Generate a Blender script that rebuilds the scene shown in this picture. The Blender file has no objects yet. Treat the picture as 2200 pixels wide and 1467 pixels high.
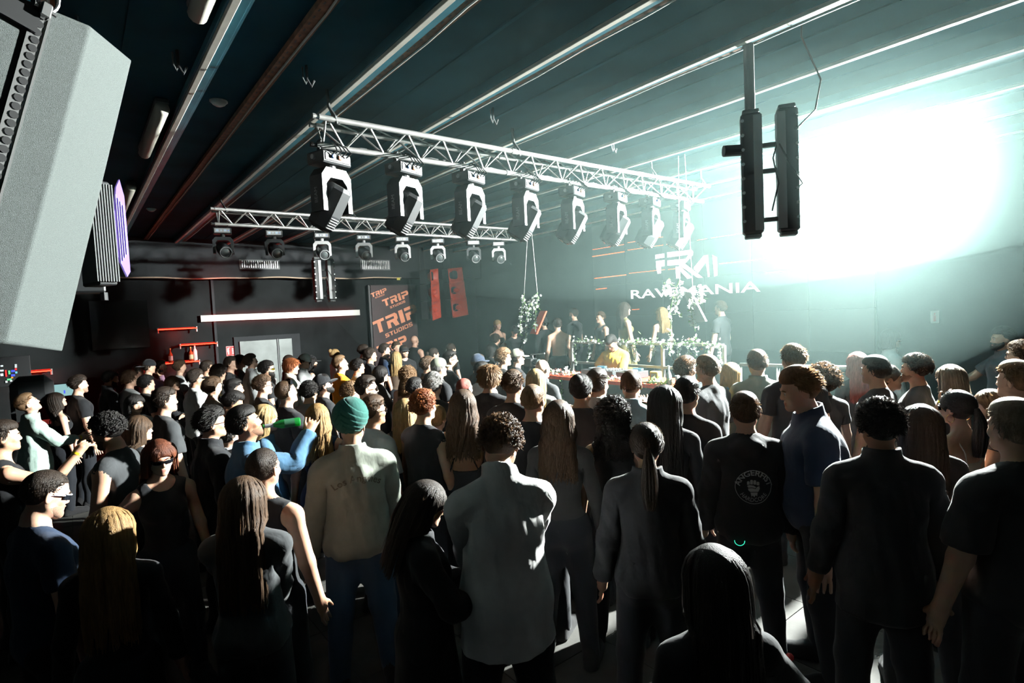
import bpy, bmesh, math, random
import numpy as np
from mathutils import Matrix, Vector
random.seed(7); np.random.seed(7)
# ------------------------------------------------------------------ camera (20 mm, eye height 2.40 m, x = along the trusses, y = along the ceiling beams)
CAM = np.array([0.0, 0.0, 2.40]); FPX = 1199.8
YAW, PITCH, ROLL = [math.radians(q) for q in (51.98, -3.003, -2.71)]
_f = np.array([math.cos(YAW)*math.cos(PITCH), math.sin(YAW)*math.cos(PITCH), math.sin(PITCH)])
_r = np.array([math.sin(YAW), -math.cos(YAW), 0]); _u = np.cross(_r, _f)
_r2 = _r*math.cos(ROLL)+_u*math.sin(ROLL); _u2 = np.cross(_r2, _f)
def ray(u, v):
    """direction in the place of a point measured in the 2200 x 1467 photograph"""
    return _f+_r2*((u-1100)/FPX)-_u2*((v-733.5)/FPX)
def on(u, v, ax, val):
    d = ray(u, v); return CAM+d*((val-CAM[ax])/d[ax])
sc_ = bpy.context.scene
cam_d = bpy.data.cameras.new('camera'); cam_d.sensor_width = 36.0; cam_d.lens = FPX*36/2200; cam_d.clip_start = .05
cam_o = bpy.data.objects.new('camera', cam_d); sc_.collection.objects.link(cam_o)
cam_o.matrix_world = Matrix(((_r2[0],_u2[0],-_f[0],CAM[0]),(_r2[1],_u2[1],-_f[1],CAM[1]),(_r2[2],_u2[2],-_f[2],CAM[2]),(0,0,0,1)))
sc_.camera = cam_o
# world: the club is dark
w_ = bpy.data.worlds.new('world'); sc_.world = w_; w_.use_nodes = True
w_.node_tree.nodes['Background'].inputs[0].default_value = (.5,.7,.75,1); w_.node_tree.nodes['Background'].inputs[1].default_value = .0
# the one bright stage lamp (its housing is built further down at the same place)
LAMP = np.array([8.15, 2.30, 3.93])
ld = bpy.data.lights.new('stage_beam', 'SPOT'); ld.energy = 22500; ld.color = (.93,1.0,.96); ld.shadow_soft_size = .10; ld.spot_size = math.radians(152); ld.spot_blend = .95
lo = bpy.data.objects.new('stage_beam', ld); sc_.collection.objects.link(lo); lo.location = LAMP
lo.rotation_euler = Vector(np.array([2.0,4.6,2.3])-LAMP).to_track_quat('-Z','Y').to_euler()
def lamp(name, kind, loc, energy, col, size=.1, **kw):
    d = bpy.data.lights.new(name, kind); d.energy = energy; d.color = col
    if kind == 'AREA': d.size = size
    else: d.shadow_soft_size = size
    for k, v in kw.items(): setattr(d, k, v)
    o = bpy.data.objects.new(name, d); sc_.collection.objects.link(o); o.location = loc; return o
vs = sc_.view_settings; vs.view_transform = 'Standard'; vs.look = 'None'; vs.gamma = 1.0; vs.exposure = 0.0; vs.use_curve_mapping = False
cy = sc_.cycles; cy.max_bounces = 2; cy.diffuse_bounces = 1; cy.glossy_bounces = 1; cy.transmission_bounces = 1; cy.volume_bounces = 0; cy.transparent_max_bounces = 16
cy.sample_clamp_indirect = 3.0; cy.caustics_reflective = False; cy.caustics_refractive = False; cy.use_denoising = True
cy.use_adaptive_sampling = True; cy.adaptive_threshold = .15; cy.adaptive_min_samples = 10; cy.use_light_tree = False
# ------------------------------------------------------------------ helpers
COL = bpy.context.scene.collection
def link(o, parent=None):
    COL.objects.link(o)
    if parent is not None: o.parent = parent
    return o
def tag(o, label=None, cat=None, group=None, kind=None):
    if label: o['label'] = label
    if cat: o['category'] = cat
    if group: o['group'] = group
    if kind: o['kind'] = kind
    return o
def empty(name, loc=(0,0,0), rz=0.0):
    o = bpy.data.objects.new(name, None); o.empty_display_size = .1
    o.location = loc; o.rotation_euler = (0,0,rz)
    return link(o)
def mesh_from(name, V, F, smooth=False):
    me = bpy.data.meshes.new(name)
    V = np.asarray(V, dtype=np.float32)
    if isinstance(F, np.ndarray) and F.ndim == 2:
        n, k = F.shape
        me.vertices.add(len(V)); me.vertices.foreach_set('co', V.ravel())
        me.loops.add(n*k); me.loops.foreach_set('vertex_index', F.astype(np.int32).ravel())
        me.polygons.add(n); me.polygons.foreach_set('loop_start', np.arange(0, n*k, k, dtype=np.int32))
        me.update(calc_edges=True); me.validate()
    else:
        me.from_pydata([tuple(v) for v in V.tolist()], [], [list(map(int, f)) for f in F]); me.update()
    if smooth: me.polygons.foreach_set('use_smooth', np.ones(len(me.polygons), dtype=bool))
    return me
def ob(name, me, mat=None, parent=None, loc=None, rot=None):
    o = bpy.data.objects.new(name, me)
    if mat is not None:
        if not me.materials: me.materials.append(mat)
        elif me.materials[0] is not mat:
            o.material_slots[0].link = 'OBJECT'; o.material_slots[0].material = mat
    if loc is not None: o.location = loc
    if rot is not None: o.rotation_euler = rot
    return link(o, parent)
def M3(cols):  # 3x3 from column vectors
    return np.array(cols, float).T
def frame(d, up=(0,0,1)):
    d = np.asarray(d, float); d = d/np.linalg.norm(d); up = np.asarray(up, float)
    if abs(d@up) > .99*np.linalg.norm(up): up = np.array([0,1.,0]) if abs(d[1]) < .9 else np.array([1.,0,0])
    x = np.cross(up, d); x /= np.linalg.norm(x); y = np.cross(d, x)
    return x, y, d
class MB:
    """collects shapes of one part and builds ONE mesh object"""
    def __init__(s): s.V = []; s.F = []
    def add(s, V, F):
        n = len(s.V); s.V += [tuple(map(float, v)) for v in V]; s.F += [[i+n for i in f] for f in F]; return s
    def box(s, c, size, R=None, bev=0.0):
        hx, hy, hz = [q/2 for q in size]
        if bev > 0:
            b = min(bev, hx*.9, hy*.9, hz*.9); P = []; F = []
            # 24-vertex chamfered box
            idx = {}
            for sx in (-1,1):
                for sy in (-1,1):
                    for sz in (-1,1):
                        for ax, p in ((0,(sx*hx,sy*(hy-b),sz*(hz-b))),(1,(sx*(hx-b),sy*hy,sz*(hz-b))),(2,(sx*(hx-b),sy*(hy-b),sz*hz))):
                            idx[(sx,sy,sz,ax)] = len(P); P.append(p)
            for sg in (-1,1):
                f = [idx[(sg,a,c2,0)] for a,c2 in ((-1,-1),(1,-1),(1,1),(-1,1))]; F.append(f if sg>0 else f[::-1])
                f = [idx[(a,sg,c2,1)] for a,c2 in ((-1,-1),(1,-1),(1,1),(-1,1))]; F.append(f[::-1] if sg>0 else f)
                f = [idx[(a,c2,sg,2)] for a,c2 in ((-1,-1),(1,-1),(1,1),(-1,1))]; F.append(f if sg>0 else f[::-1])
            for s1 in (-1,1):
                for s2 in (-1,1):
                    F.append([idx[(s1,s2,-1,0)],idx[(s1,s2,1,0)],idx[(s1,s2,1,1)],idx[(s1,s2,-1,1)]])
                    F.append([idx[(s1,-1,s2,0)],idx[(s1,1,s2,0)],idx[(s1,1,s2,2)],idx[(s1,-1,s2,2)]])
                    F.append([idx[(-1,s1,s2,1)],idx[(1,s1,s2,1)],idx[(1,s1,s2,2)],idx[(-1,s1,s2,2)]])
                    for s3 in (-1,1): F.append([idx[(s1,s2,s3,0)],idx[(s1,s2,s3,1)],idx[(s1,s2,s3,2)]])
        else:
            P = [(x*hx,y*hy,z*hz) for x in (-1,1) for y in (-1,1) for z in (-1,1)]
            F = [[0,1,3,2],[4,6,7,5],[0,4,5,1],[2,3,7,6],[0,2,6,4],[1,5,7,3]]
        P = np.array(P)
        if R is not None: P = P@np.asarray(R).T
        return s.add(P+np.asarray(c, float), F)
    def tube(s, pts, r, n=8, cap=True, closed=False):
        pts = [np.asarray(p, float) for p in pts]; m = len(pts)
        rs = r if hasattr(r, '__len__') else [r]*m
        V = []; up = np.array([0,0,1.])
        prev = None
        for i, p in enumerate(pts):
            if closed: d = pts[(i+1)%m]-pts[i-1]
            else: d = pts[min(i+1,m-1)]-pts[max(i-1,0)]
            if prev is None: x, y, d = frame(d, up)
            else:
                d = d/max(np.linalg.norm(d),1e-9); x = prev-d*(prev@d); x /= max(np.linalg.norm(x),1e-9); y = np.cross(d, x)
            prev = x
            for k in range(n):
                a = 2*math.pi*k/n; V.append(p+rs[i]*(math.cos(a)*x+math.sin(a)*y))
        F = []
        for i in range(m if closed else m-1):
            j = (i+1)%m
            for k in range(n): F.append([i*n+k, i*n+(k+1)%n, j*n+(k+1)%n, j*n+k])
        if cap and not closed: F.append(list(range(n))[::-1]); F.append([(m-1)*n+k for k in range(n)])
        return s.add(V, F)
    def cyl(s, a, b, r, n=12, r2=None): return s.tube([a,b], [r, r if r2 is None else r2], n)
    def lathe(s, prof, c=(0,0,0), n=16, axis=(0,0,1), cap=True):
        x, y, d = frame(axis); c = np.asarray(c, float); V = []
        for (r, h) in prof:
            for k in range(n):
                a = 2*math.pi*k/n; V.append(c+d*h+r*(math.cos(a)*x+math.sin(a)*y))
        F = [[i*n+k, i*n+(k+1)%n, (i+1)*n+(k+1)%n, (i+1)*n+k] for i in range(len(prof)-1) for k in range(n)]
        if cap: F.append(list(range(n))[::-1]); F.append([(len(prof)-1)*n+k for k in range(n)])
        return s.add(V, F)
    def prism(s, poly, o, ux, uy, depth):
        """2-D outline extruded along ux x uy"""
        o, ux, uy = [np.asarray(q, float) for q in (o, ux, uy)]; w = np.cross(ux, uy); w /= np.linalg.norm(w); n = len(poly)
        V = [o+a*ux+b*uy for a, b in poly]; V += [v+w*depth for v in V]
        F = [list(range(n))[::-1], list(range(n, 2*n))]+[[i,(i+1)%n,(i+1)%n+n,i+n] for i in range(n)]
        return s.add(V, F)
    def mesh(s, name, smooth=False): return mesh_from(name, s.V, s.F, smooth)
    def build(s, name, mat=None, parent=None, loc=None, rot=None, smooth=False):
        return ob(name, s.mesh(name, smooth), mat, parent, loc, rot)
def copy_tree(o, parent=None):
    c = o.copy(); COL.objects.link(c); c.parent = parent
    for ch in list(o.children): copy_tree(ch, c)
    return c
def smooth_angle(me, ang=40):
    me.polygons.foreach_set('use_smooth', np.ones(len(me.polygons), dtype=bool))
    try: me.set_sharp_from_angle(angle=math.radians(ang))
    except Exception: pass
    return me
def text_mesh(txt, size=1.0, extrude=0.0, shear=0.0, offset=0.0, align='CENTER', res=3):
    cu = bpy.data.curves.new('txt', 'FONT'); cu.body = txt; cu.size = size; cu.extrude = extrude; cu.shear = shear
    cu.offset = offset; cu.align_x = align; cu.resolution_u = res
    o = bpy.data.objects.new('txt', cu); COL.objects.link(o)
    bpy.context.view_layer.update()
    me = bpy.data.meshes.new_from_object(o.evaluated_get(bpy.context.evaluated_depsgraph_get()))
    bpy.data.objects.remove(o); bpy.data.curves.remove(cu)
    V = np.array([v.co[:] for v in me.vertices]); F = [list(p.vertices) for p in me.polygons]
    bpy.data.meshes.remove(me)
    return V, F
# ------------------------------------------------------------------ materials
MATS = {}
def mat(name, col, rough=.6, metal=0.0, spec=.4, bump=None, noise=None, sss=0.0, emit=None, trans=None, sheen=0.0, aniso=None, coat=0.0):
    if name in MATS: return MATS[name]
    m = bpy.data.materials.new(name); m.use_nodes = True; nt = m.node_tree; b = nt.nodes['Principled BSDF']
    b.inputs['Base Color'].default_value = (*col, 1); b.inputs['Roughness'].default_value = rough
    b.inputs['Metallic'].default_value = metal; b.inputs['Specular IOR Level'].default_value = spec
    if coat: b.inputs['Coat Weight'].default_value = coat
    if sss:
        b.inputs['Subsurface Weight'].default_value = sss; b.inputs['Subsurface Radius'].default_value = (1,.3,.15)
        b.inputs['Subsurface Scale'].default_value = .012
    if sheen: b.inputs['Sheen Weight'].default_value = sheen; b.inputs['Sheen Roughness'].default_value = .5
    if emit: b.inputs['Emission Color'].default_value = (*emit[0], 1); b.inputs['Emission Strength'].default_value = emit[1]; m.cycles.emission_sampling = 'NONE'
    tc = None
    if noise or bump: tc = nt.nodes.new('ShaderNodeTexCoord')
    if noise:  # (scale, amount, detail [, stretch])
        nz = nt.nodes.new('ShaderNodeTexNoise'); nz.inputs['Scale'].default_value = noise[0]; nz.inputs['Detail'].default_value = noise[2]
        src = tc.outputs['Object']
        if len(noise) > 3:
            mp = nt.nodes.new('ShaderNodeMapping'); mp.inputs['Scale'].default_value = noise[3]; nt.links.new(src, mp.inputs[0]); src = mp.outputs[0]
        nt.links.new(src, nz.inputs['Vector'])
        r = nt.nodes.new('ShaderNodeMapRange'); r.inputs['From Min'].default_value = .3; r.inputs['From Max'].default_value = .7
        r.inputs['To Min'].default_value = 1-noise[1]; r.inputs['To Max'].default_value = 1+noise[1]
        nt.links.new(nz.outputs['Fac'], r.inputs['Value'])
        mx = nt.nodes.new('ShaderNodeMix'); mx.data_type = 'RGBA'; mx.blend_type = 'MULTIPLY'; mx.inputs['Factor'].default_value = 1
        mx.inputs['A'].default_value = (*col, 1); nt.links.new(r.outputs[0], mx.inputs['B']); nt.links.new(mx.outputs['Result'], b.inputs['Base Color'])
    if bump:  # (scale, strength, distance, detail [, stretch])
        nz = nt.nodes.new('ShaderNodeTexNoise'); nz.inputs['Scale'].default_value = bump[0]; nz.inputs['Detail'].default_value = bump[3]
        src = tc.outputs['Object']
        if len(bump) > 4:
            mp = nt.nodes.new('ShaderNodeMapping'); mp.inputs['Scale'].default_value = bump[4]; nt.links.new(src, mp.inputs[0]); src = mp.outputs[0]
        nt.links.new(src, nz.inputs['Vector'])
        bp = nt.nodes.new('ShaderNodeBump'); bp.inputs['Strength'].default_value = bump[1]; bp.inputs['Distance'].default_value = bump[2]
        nt.links.new(nz.outputs['Fac'], bp.inputs['Height']); nt.links.new(bp.outputs[0], b.inputs['Normal'])
    if trans:  # translucent share
        t = nt.nodes.new('ShaderNodeBsdfTranslucent'); t.inputs['Color'].default_value = (*trans[0], 1)
        ms = nt.nodes.new('ShaderNodeMixShader'); ms.inputs[0].default_value = trans[1]
        nt.links.new(b.outputs[0], ms.inputs[1]); nt.links.new(t.outputs[0], ms.inputs[2]); nt.links.new(ms.outputs[0], nt.nodes['Material Output'].inputs['Surface'])
    MATS[name] = m
    return m
def emat(name, col, strength):
    if name in MATS: return MATS[name]
    m = bpy.data.materials.new(name); m.use_nodes = True; nt = m.node_tree; nt.nodes.clear()
    e = nt.nodes.new('ShaderNodeEmission'); e.inputs[0].default_value = (*col, 1); e.inputs[1].default_value = strength
    o = nt.nodes.new('ShaderNodeOutputMaterial'); nt.links.new(e.outputs[0], o.inputs[0]); MATS[name] = m
    try: m.cycles.emission_sampling = 'NONE'
    except Exception: pass
    return m
def fabric(name, col, fold=1.0):
    return mat('cloth_'+name, col, rough=.85, spec=.2, noise=(9, .10, 3), bump=(13, .5*fold, .012, 3, (1,1,.45)), sheen=.1)
# ------------------------------------------------------------------ the room
YW, XW, XL, YF, ZB, ZC = 13.95, 9.60, -6.0, -7.0, 4.20, 4.285
wallm = mat('wall_paint', (.013,.016,.0165), rough=.85, spec=.2, noise=(2.2,.22,4), bump=(40,.15,.004,4))
darkm = mat('dark_paint', (.020,.024,.027), rough=.75, noise=(3,.2,3)); blackm = mat('black_metal', (.014,.015,.016), rough=.45, spec=.5)
ceilm = mat('ceiling_paint', (.010,.056,.078), rough=.9, spec=.1, noise=(1.5,.25,4)); beamm = mat('beam_blue', (.03,.15,.20), rough=.45, noise=(4,.2,3))
stripm = mat('trunking_cream', (.82,.79,.70), rough=.5, noise=(5,.12,3)); trayb = mat('rusty_tray', (.17,.085,.050), rough=.7, noise=(18,.4,5)); alum = mat('aluminium', (.72,.72,.70), rough=.34, metal=.85, noise=(8,.15,3))
greyp = mat('grey_plastic', (.12,.13,.13), rough=.5); whitep = mat('white_plastic', (.75,.74,.70), rough=.45); glassm = mat('lens_glass', (.05,.06,.06), rough=.05, spec=1.0, coat=1.0)
def struct(o, label=None): o['kind'] = 'structure'; return tag(o, label)
fl = struct(MB().box(((XL+XW)/2,(YF+YW)/2,-.06), (XW-XL+.4,YW-YF+.4,.10)).build('floor', mat('floor_joint', (.012,.012,.012), rough=.8)), 'dark dance floor under the crowd')
tm = mat('floor_tile', (.055,.054,.050), rough=.75, spec=.2, noise=(3,.35,5), bump=(55,.25,.003,4)); TL = .76
tme = MB().box((0,0,-.005), (TL-.006,TL-.006,.010)).mesh('tile'); nt_ = 0
for i in range(-2, 13):
    for j in range(-1, 16):
        x, y = i*TL+.2, j*TL+.1
        if not (-1.9 < x < 7.0 and y < 11.5): continue
        if (x*.615+y*.787) < 1.2: continue
        ob('tile', tme, tm, fl, (x,y,0), (0,0,0))
ext = MB()
for (x0,y0,x1,y1) in ((7.0,-6.9,9.6,13.9),(XL,11.6,7.0,13.9)): ext.box(((x0+x1)/2,(y0+y1)/2,-.006), (x1-x0,y1-y0,.010))
ext.build('floor_edge', tm, fl)
ce = struct(MB().box(((XL+XW)/2,(YF+YW)/2,ZC+.05), (XW-XL+.4,YW-YF+.4,.10)).build('ceiling', ceilm), 'dark teal club ceiling carried by parallel beams')
BX = [.859+.9816*i for i in range(-2, 9)]; yl = 13.62-YF
beam_me = MB().box((0,0,.045), (.10,yl,.09), bev=.004).box((0,0,.010), (.125,yl,.018)).mesh('beam'); strip_me = MB().box((0,0,-.010), (.042,yl,.030), bev=.003).mesh('strip')
tr = MB(); tr.box((0,0,.0), (.085,yl,.006)); tr.box((-.04,0,.018), (.005,yl,.036)); tr.box((.04,0,.018), (.005,yl,.036)); tray_me = tr.mesh('cable_tray')
pts = []
rr = random.Random(3); cab = MB()
cab.tube([(rr.uniform(-.012,.012), -yl/2+yl*k/40, -.008+rr.uniform(-.002,.002)) for k in range(41)], .007, 5); cable_me = cab.mesh('cable')
hol = MB()
for k in range(int(yl/.09)):
    for sx in (-.022,.022): hol.box((sx,-yl/2+.05+k*.09+(sx > 0)*.03,-.0035), (.010,.030,.002))
hole_me = hol.mesh('slot_row')
yc = (13.62+YF)/2; battm = MB().box((0,0,0), (.03,yl,.012)).mesh('batten')
for i, x in enumerate(BX):
    b = ob('beam', beam_me, beamm, ce, (x,yc,ZB)); ob('trunking_strip', strip_me, stripm, b, (-.030,0,0))
    if i <= 5:
        t = ob('cable_tray', tray_me, trayb, ce, (x+.125 if i != 2 else x+.43,yc,ZB+.03)); ob('cable', cable_me, mat('cable_grey', (.42,.41,.38), rough=.6), t, (.012,0,-.002)); ob('slot_row', hole_me, blackm, t)
    ob('batten', battm, ceilm, ce, (x+.52,yc,ZC-.006))
def wall(name, c, s, lab, m=wallm): return struct(MB().box(c, s).build(name, m), lab)
wb = wall('wall_back', ((XL+XW)/2,YW+.1,ZC/2), (XW-XL+.4,.2,ZC), 'charcoal wall with the double door and bar shelves')
wr = wall('wall_right', (XW+.1,(YF+YW)/2,ZC/2), (.2,YW-YF,ZC), 'dark wall behind the stage')
wl = wall('wall_left', (XL-.1,(YF+YW)/2,ZC/2), (.2,YW-YF,ZC), 'dark side wall beyond the bar'); wf = wall('wall_front', ((XL+XW)/2,YF-.1,ZC/2), (XW-XL,.2,ZC), 'dark wall behind the photographer')
zc = on(500,597,1,13.6)[2]
bh = struct(MB().box(((XL+XW)/2,13.785,(zc+ZC)/2), (XW-XL,.33,ZC-zc)).build('trim_1', darkm), 'dark boxed soffit running above the bar wall')
# pilaster edge between bar niche and door wall
p0 = on(466,720,1,YW); struct(MB().box((p0[0]-.03,YW-.03,zc/2), (.05,.06,zc)).build('trim_2', darkm), 'dark corner strip beside the bar shelves')
# double door
a = on(512,732,1,YW); b = on(625,727,1,YW); dz = (a[2]+b[2])/2; xs_ = on(594,728,1,YW)[0]
steel = mat('door_steel', (.16,.18,.175), rough=.5, metal=.25, noise=(3,.25,4))
dr = struct(MB().box(((a[0]+b[0])/2+.05,YW-.02,dz/2+.02), (b[0]-a[0]+.30,.05,dz+.16)).build('door_1', darkm), 'grey steel double door in a dark frame')
for (x0,x1) in ((a[0],xs_-.02),(xs_+.02,b[0])):
    lf = MB().box(((x0+x1)/2,YW-.06,dz/2), (x1-x0-.01,.05,dz-.01), bev=.004).build('door_leaf', steel, dr)
    MB().box((x0+.09 if x0 > a[0] else x1-.09,YW-.10,1.02), (.03,.03,.16)).cyl((x0+.09 if x0 > a[0] else x1-.09,YW-.12,1.06),((x0+.21) if x0 > a[0] else x1-.21,YW-.12,1.06),.011,8).build('door_handle', alum, lf)
MB().box((xs_,YW-.065,dz/2), (.03,.05,dz)).build('door_mullion', greyp, dr)
# wall-mounted white panel bar with red light behind
redE = emat('red_led', (1,.035,.015), 9.0); redD = emat('red_led_dim', (1,.03,.015), 1.6)
l0 = on(431,684,1,YW-.10); l1 = on(773,671.5,1,YW-.10); hb = (on(471,675.6,1,YW)[2]-on(471,689.5,1,YW)[2])
lb = empty('wall_light_panel', ((l0[0]+l1[0])/2,YW-.10,(l0[2]+l1[2])/2)); tag(lb, 'long pale horizontal panel with red glow above the double door', 'wall light')
MB().box((0,0,0), (l1[0]-l0[0],.02,hb), bev=.003).build('face_panel', mat('panel_pale', (.36,.36,.33), rough=.4, metal=.2, noise=(1.2,.3,3)), lb)
MB().box((0,.055,0), (l1[0]-l0[0]-.1,.09,.06)).build('bracket', darkm, lb)
for s_ in (1,-1): MB().box((0,.035,s_*(hb/2-.012)), (l1[0]-l0[0]-.12,.012,.006)).build('led_strip', redD, lb)
# bar shelves
def shelf(u0, v0, u1, v1, label, bright=redE, back=.25):
    p = on(u0,v0,1,YW-back); q = on(u1,v1,1,YW-back); z = (p[2]+q[2])/2; w = q[0]-p[0]
    r = empty('bar_shelf', ((p[0]+q[0])/2,YW-back/2,z)); tag(r, label, 'shelf', 'red lit bar shelves')
    MB().box((0,0,0), (w,back,.025), bev=.003).build('board', mat('shelf_glass', (.35,.05,.04), rough=.15), r)
    MB().box((0,-back/2-.004,0), (w-.02,.008,.018)).build('led_strip', bright, r)
    MB().box((0,back/2-.02,.02), (w-.04,.006,.010)).build('led_strip', redD, r)
    for s_ in (-1,1): MB().cyl((s_*(w/2-.01),-back/2+.02,-.075),(s_*(w/2-.01),-back/2+.02,.035),.016,10).build('post', alum, r)
    return r, p, q, z
sh1 = shelf(338,709,424,704,'topmost red lit bar shelf, empty'); sh2 = shelf(386,742,468,737,'second red lit bar shelf, above the bottles')
sh3 = shelf(352,780,430,777,'lower red lit bar shelf holding bottles'); sh4 = shelf(45,800,112,797,'red lit bar shelf at the far left above the monitors')
for (u,v,e) in ((381,716,6),(427,750,6),(391,788,6),(75,806,7)):
    p = on(u,v,1,YW-.35); lamp('shelf_glow', 'POINT', (p[0],YW-.20,p[2]-.02), e, (1,.03,.015), .05)
lamp('soffit_glow', 'POINT', (on(470,585,1,13.3)[0],13.3,zc-.10), 5, (1,.03,.02), .1)
for s_ in (1,-1):
    pg = lamp('panel_glow', 'AREA', (lb.location[0],YW-.075,lb.location[2]+s_*(hb/2-.004)), 5.0, (1,.03,.02), l1[0]-l0[0]-.2, shape='RECTANGLE', size_y=.012); pg.rotation_euler = (math.pi/2,0,0)
def bottle(u, v, sh, label, glass, h=.30, lab=None):
    p = on(u,v,1,YW-.13); z0 = sh[3]+.0125; r = empty('bottle', (p[0],YW-.13,z0)); tag(r, label, 'bottle')
    MB().lathe([(.001,0),(.040,.0),(.042,.01),(.042,h*.55),(.030,h*.66),(.015,h*.74),(.014,h*.95),(.016,h*.96),(.016,h)], n=14).build('glass', glass, r, smooth=True)
    if lab: MB().lathe([(.0425,h*.14),(.0430,h*.15),(.0430,h*.45),(.0425,h*.46)], n=14, cap=False).build('paper_label', lab, r)
    MB().lathe([(.017,h*.93),(.017,h*1.02)], n=12).build('cap', mat('gold_cap', (.5,.35,.1), rough=.3, metal=.8), r)
amber = mat('amber_glass', (.35,.06,.02), rough=.1, spec=.8); clearg = mat('pale_glass', (.55,.62,.6), rough=.1, spec=.9)
bottle(367,775,sh3,'amber bottle with a cream label, left on the lower bar shelf',amber,.30,whitep); bottle(411,772,sh3,'amber bottle with a pale label beside the tall clear bottle',amber,.30,mat('label_green', (.45,.5,.3))); bottle(420,770,sh3,'tall slim clear bottle at the right of the lower bar shelf',clearg,.36)
# red safety sign, dark screen, vents, conduit
def sign(name, u0, v0, u1, v1, ax, val, label, cat, m, draw=None, t=.012):
    p = on(u0,v0,ax,val); q = on(u1,v1,ax,val); c = (p+q)/2; s = np.abs(p-q); s[ax] = t; r = empty(name, c); tag(r, label, cat)
    MB().box((0,0,0), s).build('plate', m, r)
    if draw: draw(r, s)
    return r
def fire(r, s):
    w, h = s[0], s[2]; m = mat('sign_white', (.8,.8,.78)); mb = MB(); y = -.009
    mb.box((-w*.25,y,-h*.08), (w*.14,.003,h*.5), bev=.001).box((-w*.25,y,h*.25), (w*.10,.003,h*.12)).box((-w*.18,y,h*.32), (w*.2,.003,h*.05)).box((-w*.36,y,h*.1), (w*.04,.003,h*.4)); mb.build('extinguisher_symbol', m, r)
    f2 = MB()
    for k in range(4): f2.prism([(w*.12,-h*.32+k*h*.16),(w*.34,-h*.30+k*h*.16),(w*.28,-h*.20+k*h*.16),(w*.18,-h*.19+k*h*.16)], (0,y+.001,0), (1,0,0), (0,0,1), .003)
    f2.build('flame_symbol', m, r)
    b_ = MB()
    for sx in (-1,1): b_.box((sx*w*.47,y,0), (w*.03,.003,h*.97)).box((0,y,sx*h*.47), (w*.97,.003,h*.03))
    b_.build('border', m, r)
sign('safety_sign',485,744,506,764,1,YW-.01,'red and white fire extinguisher sign left of the double door','sign',mat('sign_red', (.55,.035,.03), rough=.5),fire)
sign('wall_screen',190,647,323,745,1,YW-.04,'large dark glossy screen on the wall behind the hanging speaker','screen',mat('screen_glass', (.012,.014,.014), rough=.12, spec=.7),None,.06)
for (u0,v0,u1,v1,lab) in ((517,560,598,576,'ventilation grille in the soffit left of the hanging light bars'),(776,560,836,578,'ventilation grille in the soffit above the diagonal banner')):
    p = on(u0,v0,1,13.6); q = on(u1,v1,1,13.6); w = q[0]-p[0]; h = p[2]-q[2]; r = empty('air_vent', ((p[0]+q[0])/2,13.6,(p[2]+q[2])/2)); tag(r, lab, 'vent', 'soffit vents')
    MB().box((0,-.004,0), (w+.06,.012,h+.06)).build('frame', greyp, r); MB().box((0,-.011,0), (w,.004,h)).build('duct_opening', blackm, r); n = int(w/.045)
    for k in range(n): ob('slat', MATS.setdefault('_slat%.2f'%h, MB().box((0,0,0), (.012,.02,h)).mesh('slat')), alum, r, (-w/2+(k+.5)*w/n,-.022,0))
con = MB(); con.tube([np.array([x,13.60,zc+.012*math.sin(x*2.1)+.008*math.sin(x*5.3)]) for x in np.linspace(on(205,597,1,13.6)[0],on(862,598,1,13.6)[0],60)], .016, 6)
tag(con.build('cable_run', mat('cable_tan', (.55,.42,.30), rough=.5), None, smooth=True), 'tan cable run along the bottom edge of the soffit', 'cable')
p = on(856,599,1,13.58); tag(MB().box(p, (.09,.02,.06)).build('cable_tag', mat('tag_yellow', (.7,.6,.08))), 'small yellow tag at the right end of the soffit cable', 'tag')
# ------------------------------------------------------------------ banner with diagonal lettering
GL = {'T':[(0,0),(1,0),(1,.22),(.68,.22),(.68,1),(.36,1),(.36,.22),(0,.22)],
 'R':[(0,0),(.85,0),(1,.15),(1,.48),(.88,.60),(1,1),(.64,1),(.48,.62),(.30,.62),(.30,1),(0,1),(0,.40),(.70,.40),(.70,.22),(0,.22)],
 'I':[(0,0),(1,0),(1,1),(0,1)],
 'P':[(0,0),(.85,0),(1,.15),(1,.50),(.85,.65),(.32,.65),(.32,1),(0,1),(0,.42),(.68,.42),(.68,.24),(0,.24)],
 'S':[(0,.1),(.1,0),(1,0),(1,.2),(.25,.2),(.25,.4),(.9,.4),(1,.5),(1,.9),(.9,1),(0,1),(0,.8),(.75,.8),(.75,.6),(.1,.6),(0,.5)],
 'U':[(0,0),(.25,0),(.25,.8),(.75,.8),(.75,0),(1,0),(1,.9),(.9,1),(.1,1),(0,.9)],
 'D':[(0,0),(.85,0),(1,.15),(1,.85),(.85,1),(0,1),(0,.3),(.25,.3),(.25,.8),(.75,.8),(.75,.2),(0,.2)],
 'O':[(0,.1),(.1,0),(.9,0),(1,.1),(1,.9),(.9,1),(.1,1),(0,.9),(0,.28),(.22,.28),(.22,.8),(.78,.8),(.78,.2),(0,.2)]}
def flat_poly(polys, depth_vec):
    """2-D outlines already in 3-D -> thin solid (triangulated caps)"""
    mb = MB()
    for P in polys:
        n = len(P); tri = mathutils_tess(P); d = np.asarray(depth_vec); V = [np.asarray(p) for p in P]+[np.asarray(p)+d for p in P]
        F = [list(t) for t in tri]+[[q+n for q in t][::-1] for t in tri]+[[i,(i+1)%n,(i+1)%n+n,i+n] for i in range(n)]; mb.add(V, F)
    return mb
def mathutils_tess(P):
    from mathutils.geometry import tessellate_polygon
    return tessellate_polygon([[Vector(p) for p in P]])
YB = YW-.16; b0 = on(796,612.5,1,YB); b1 = on(892,612.5,1,YB); zbot = .55
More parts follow.
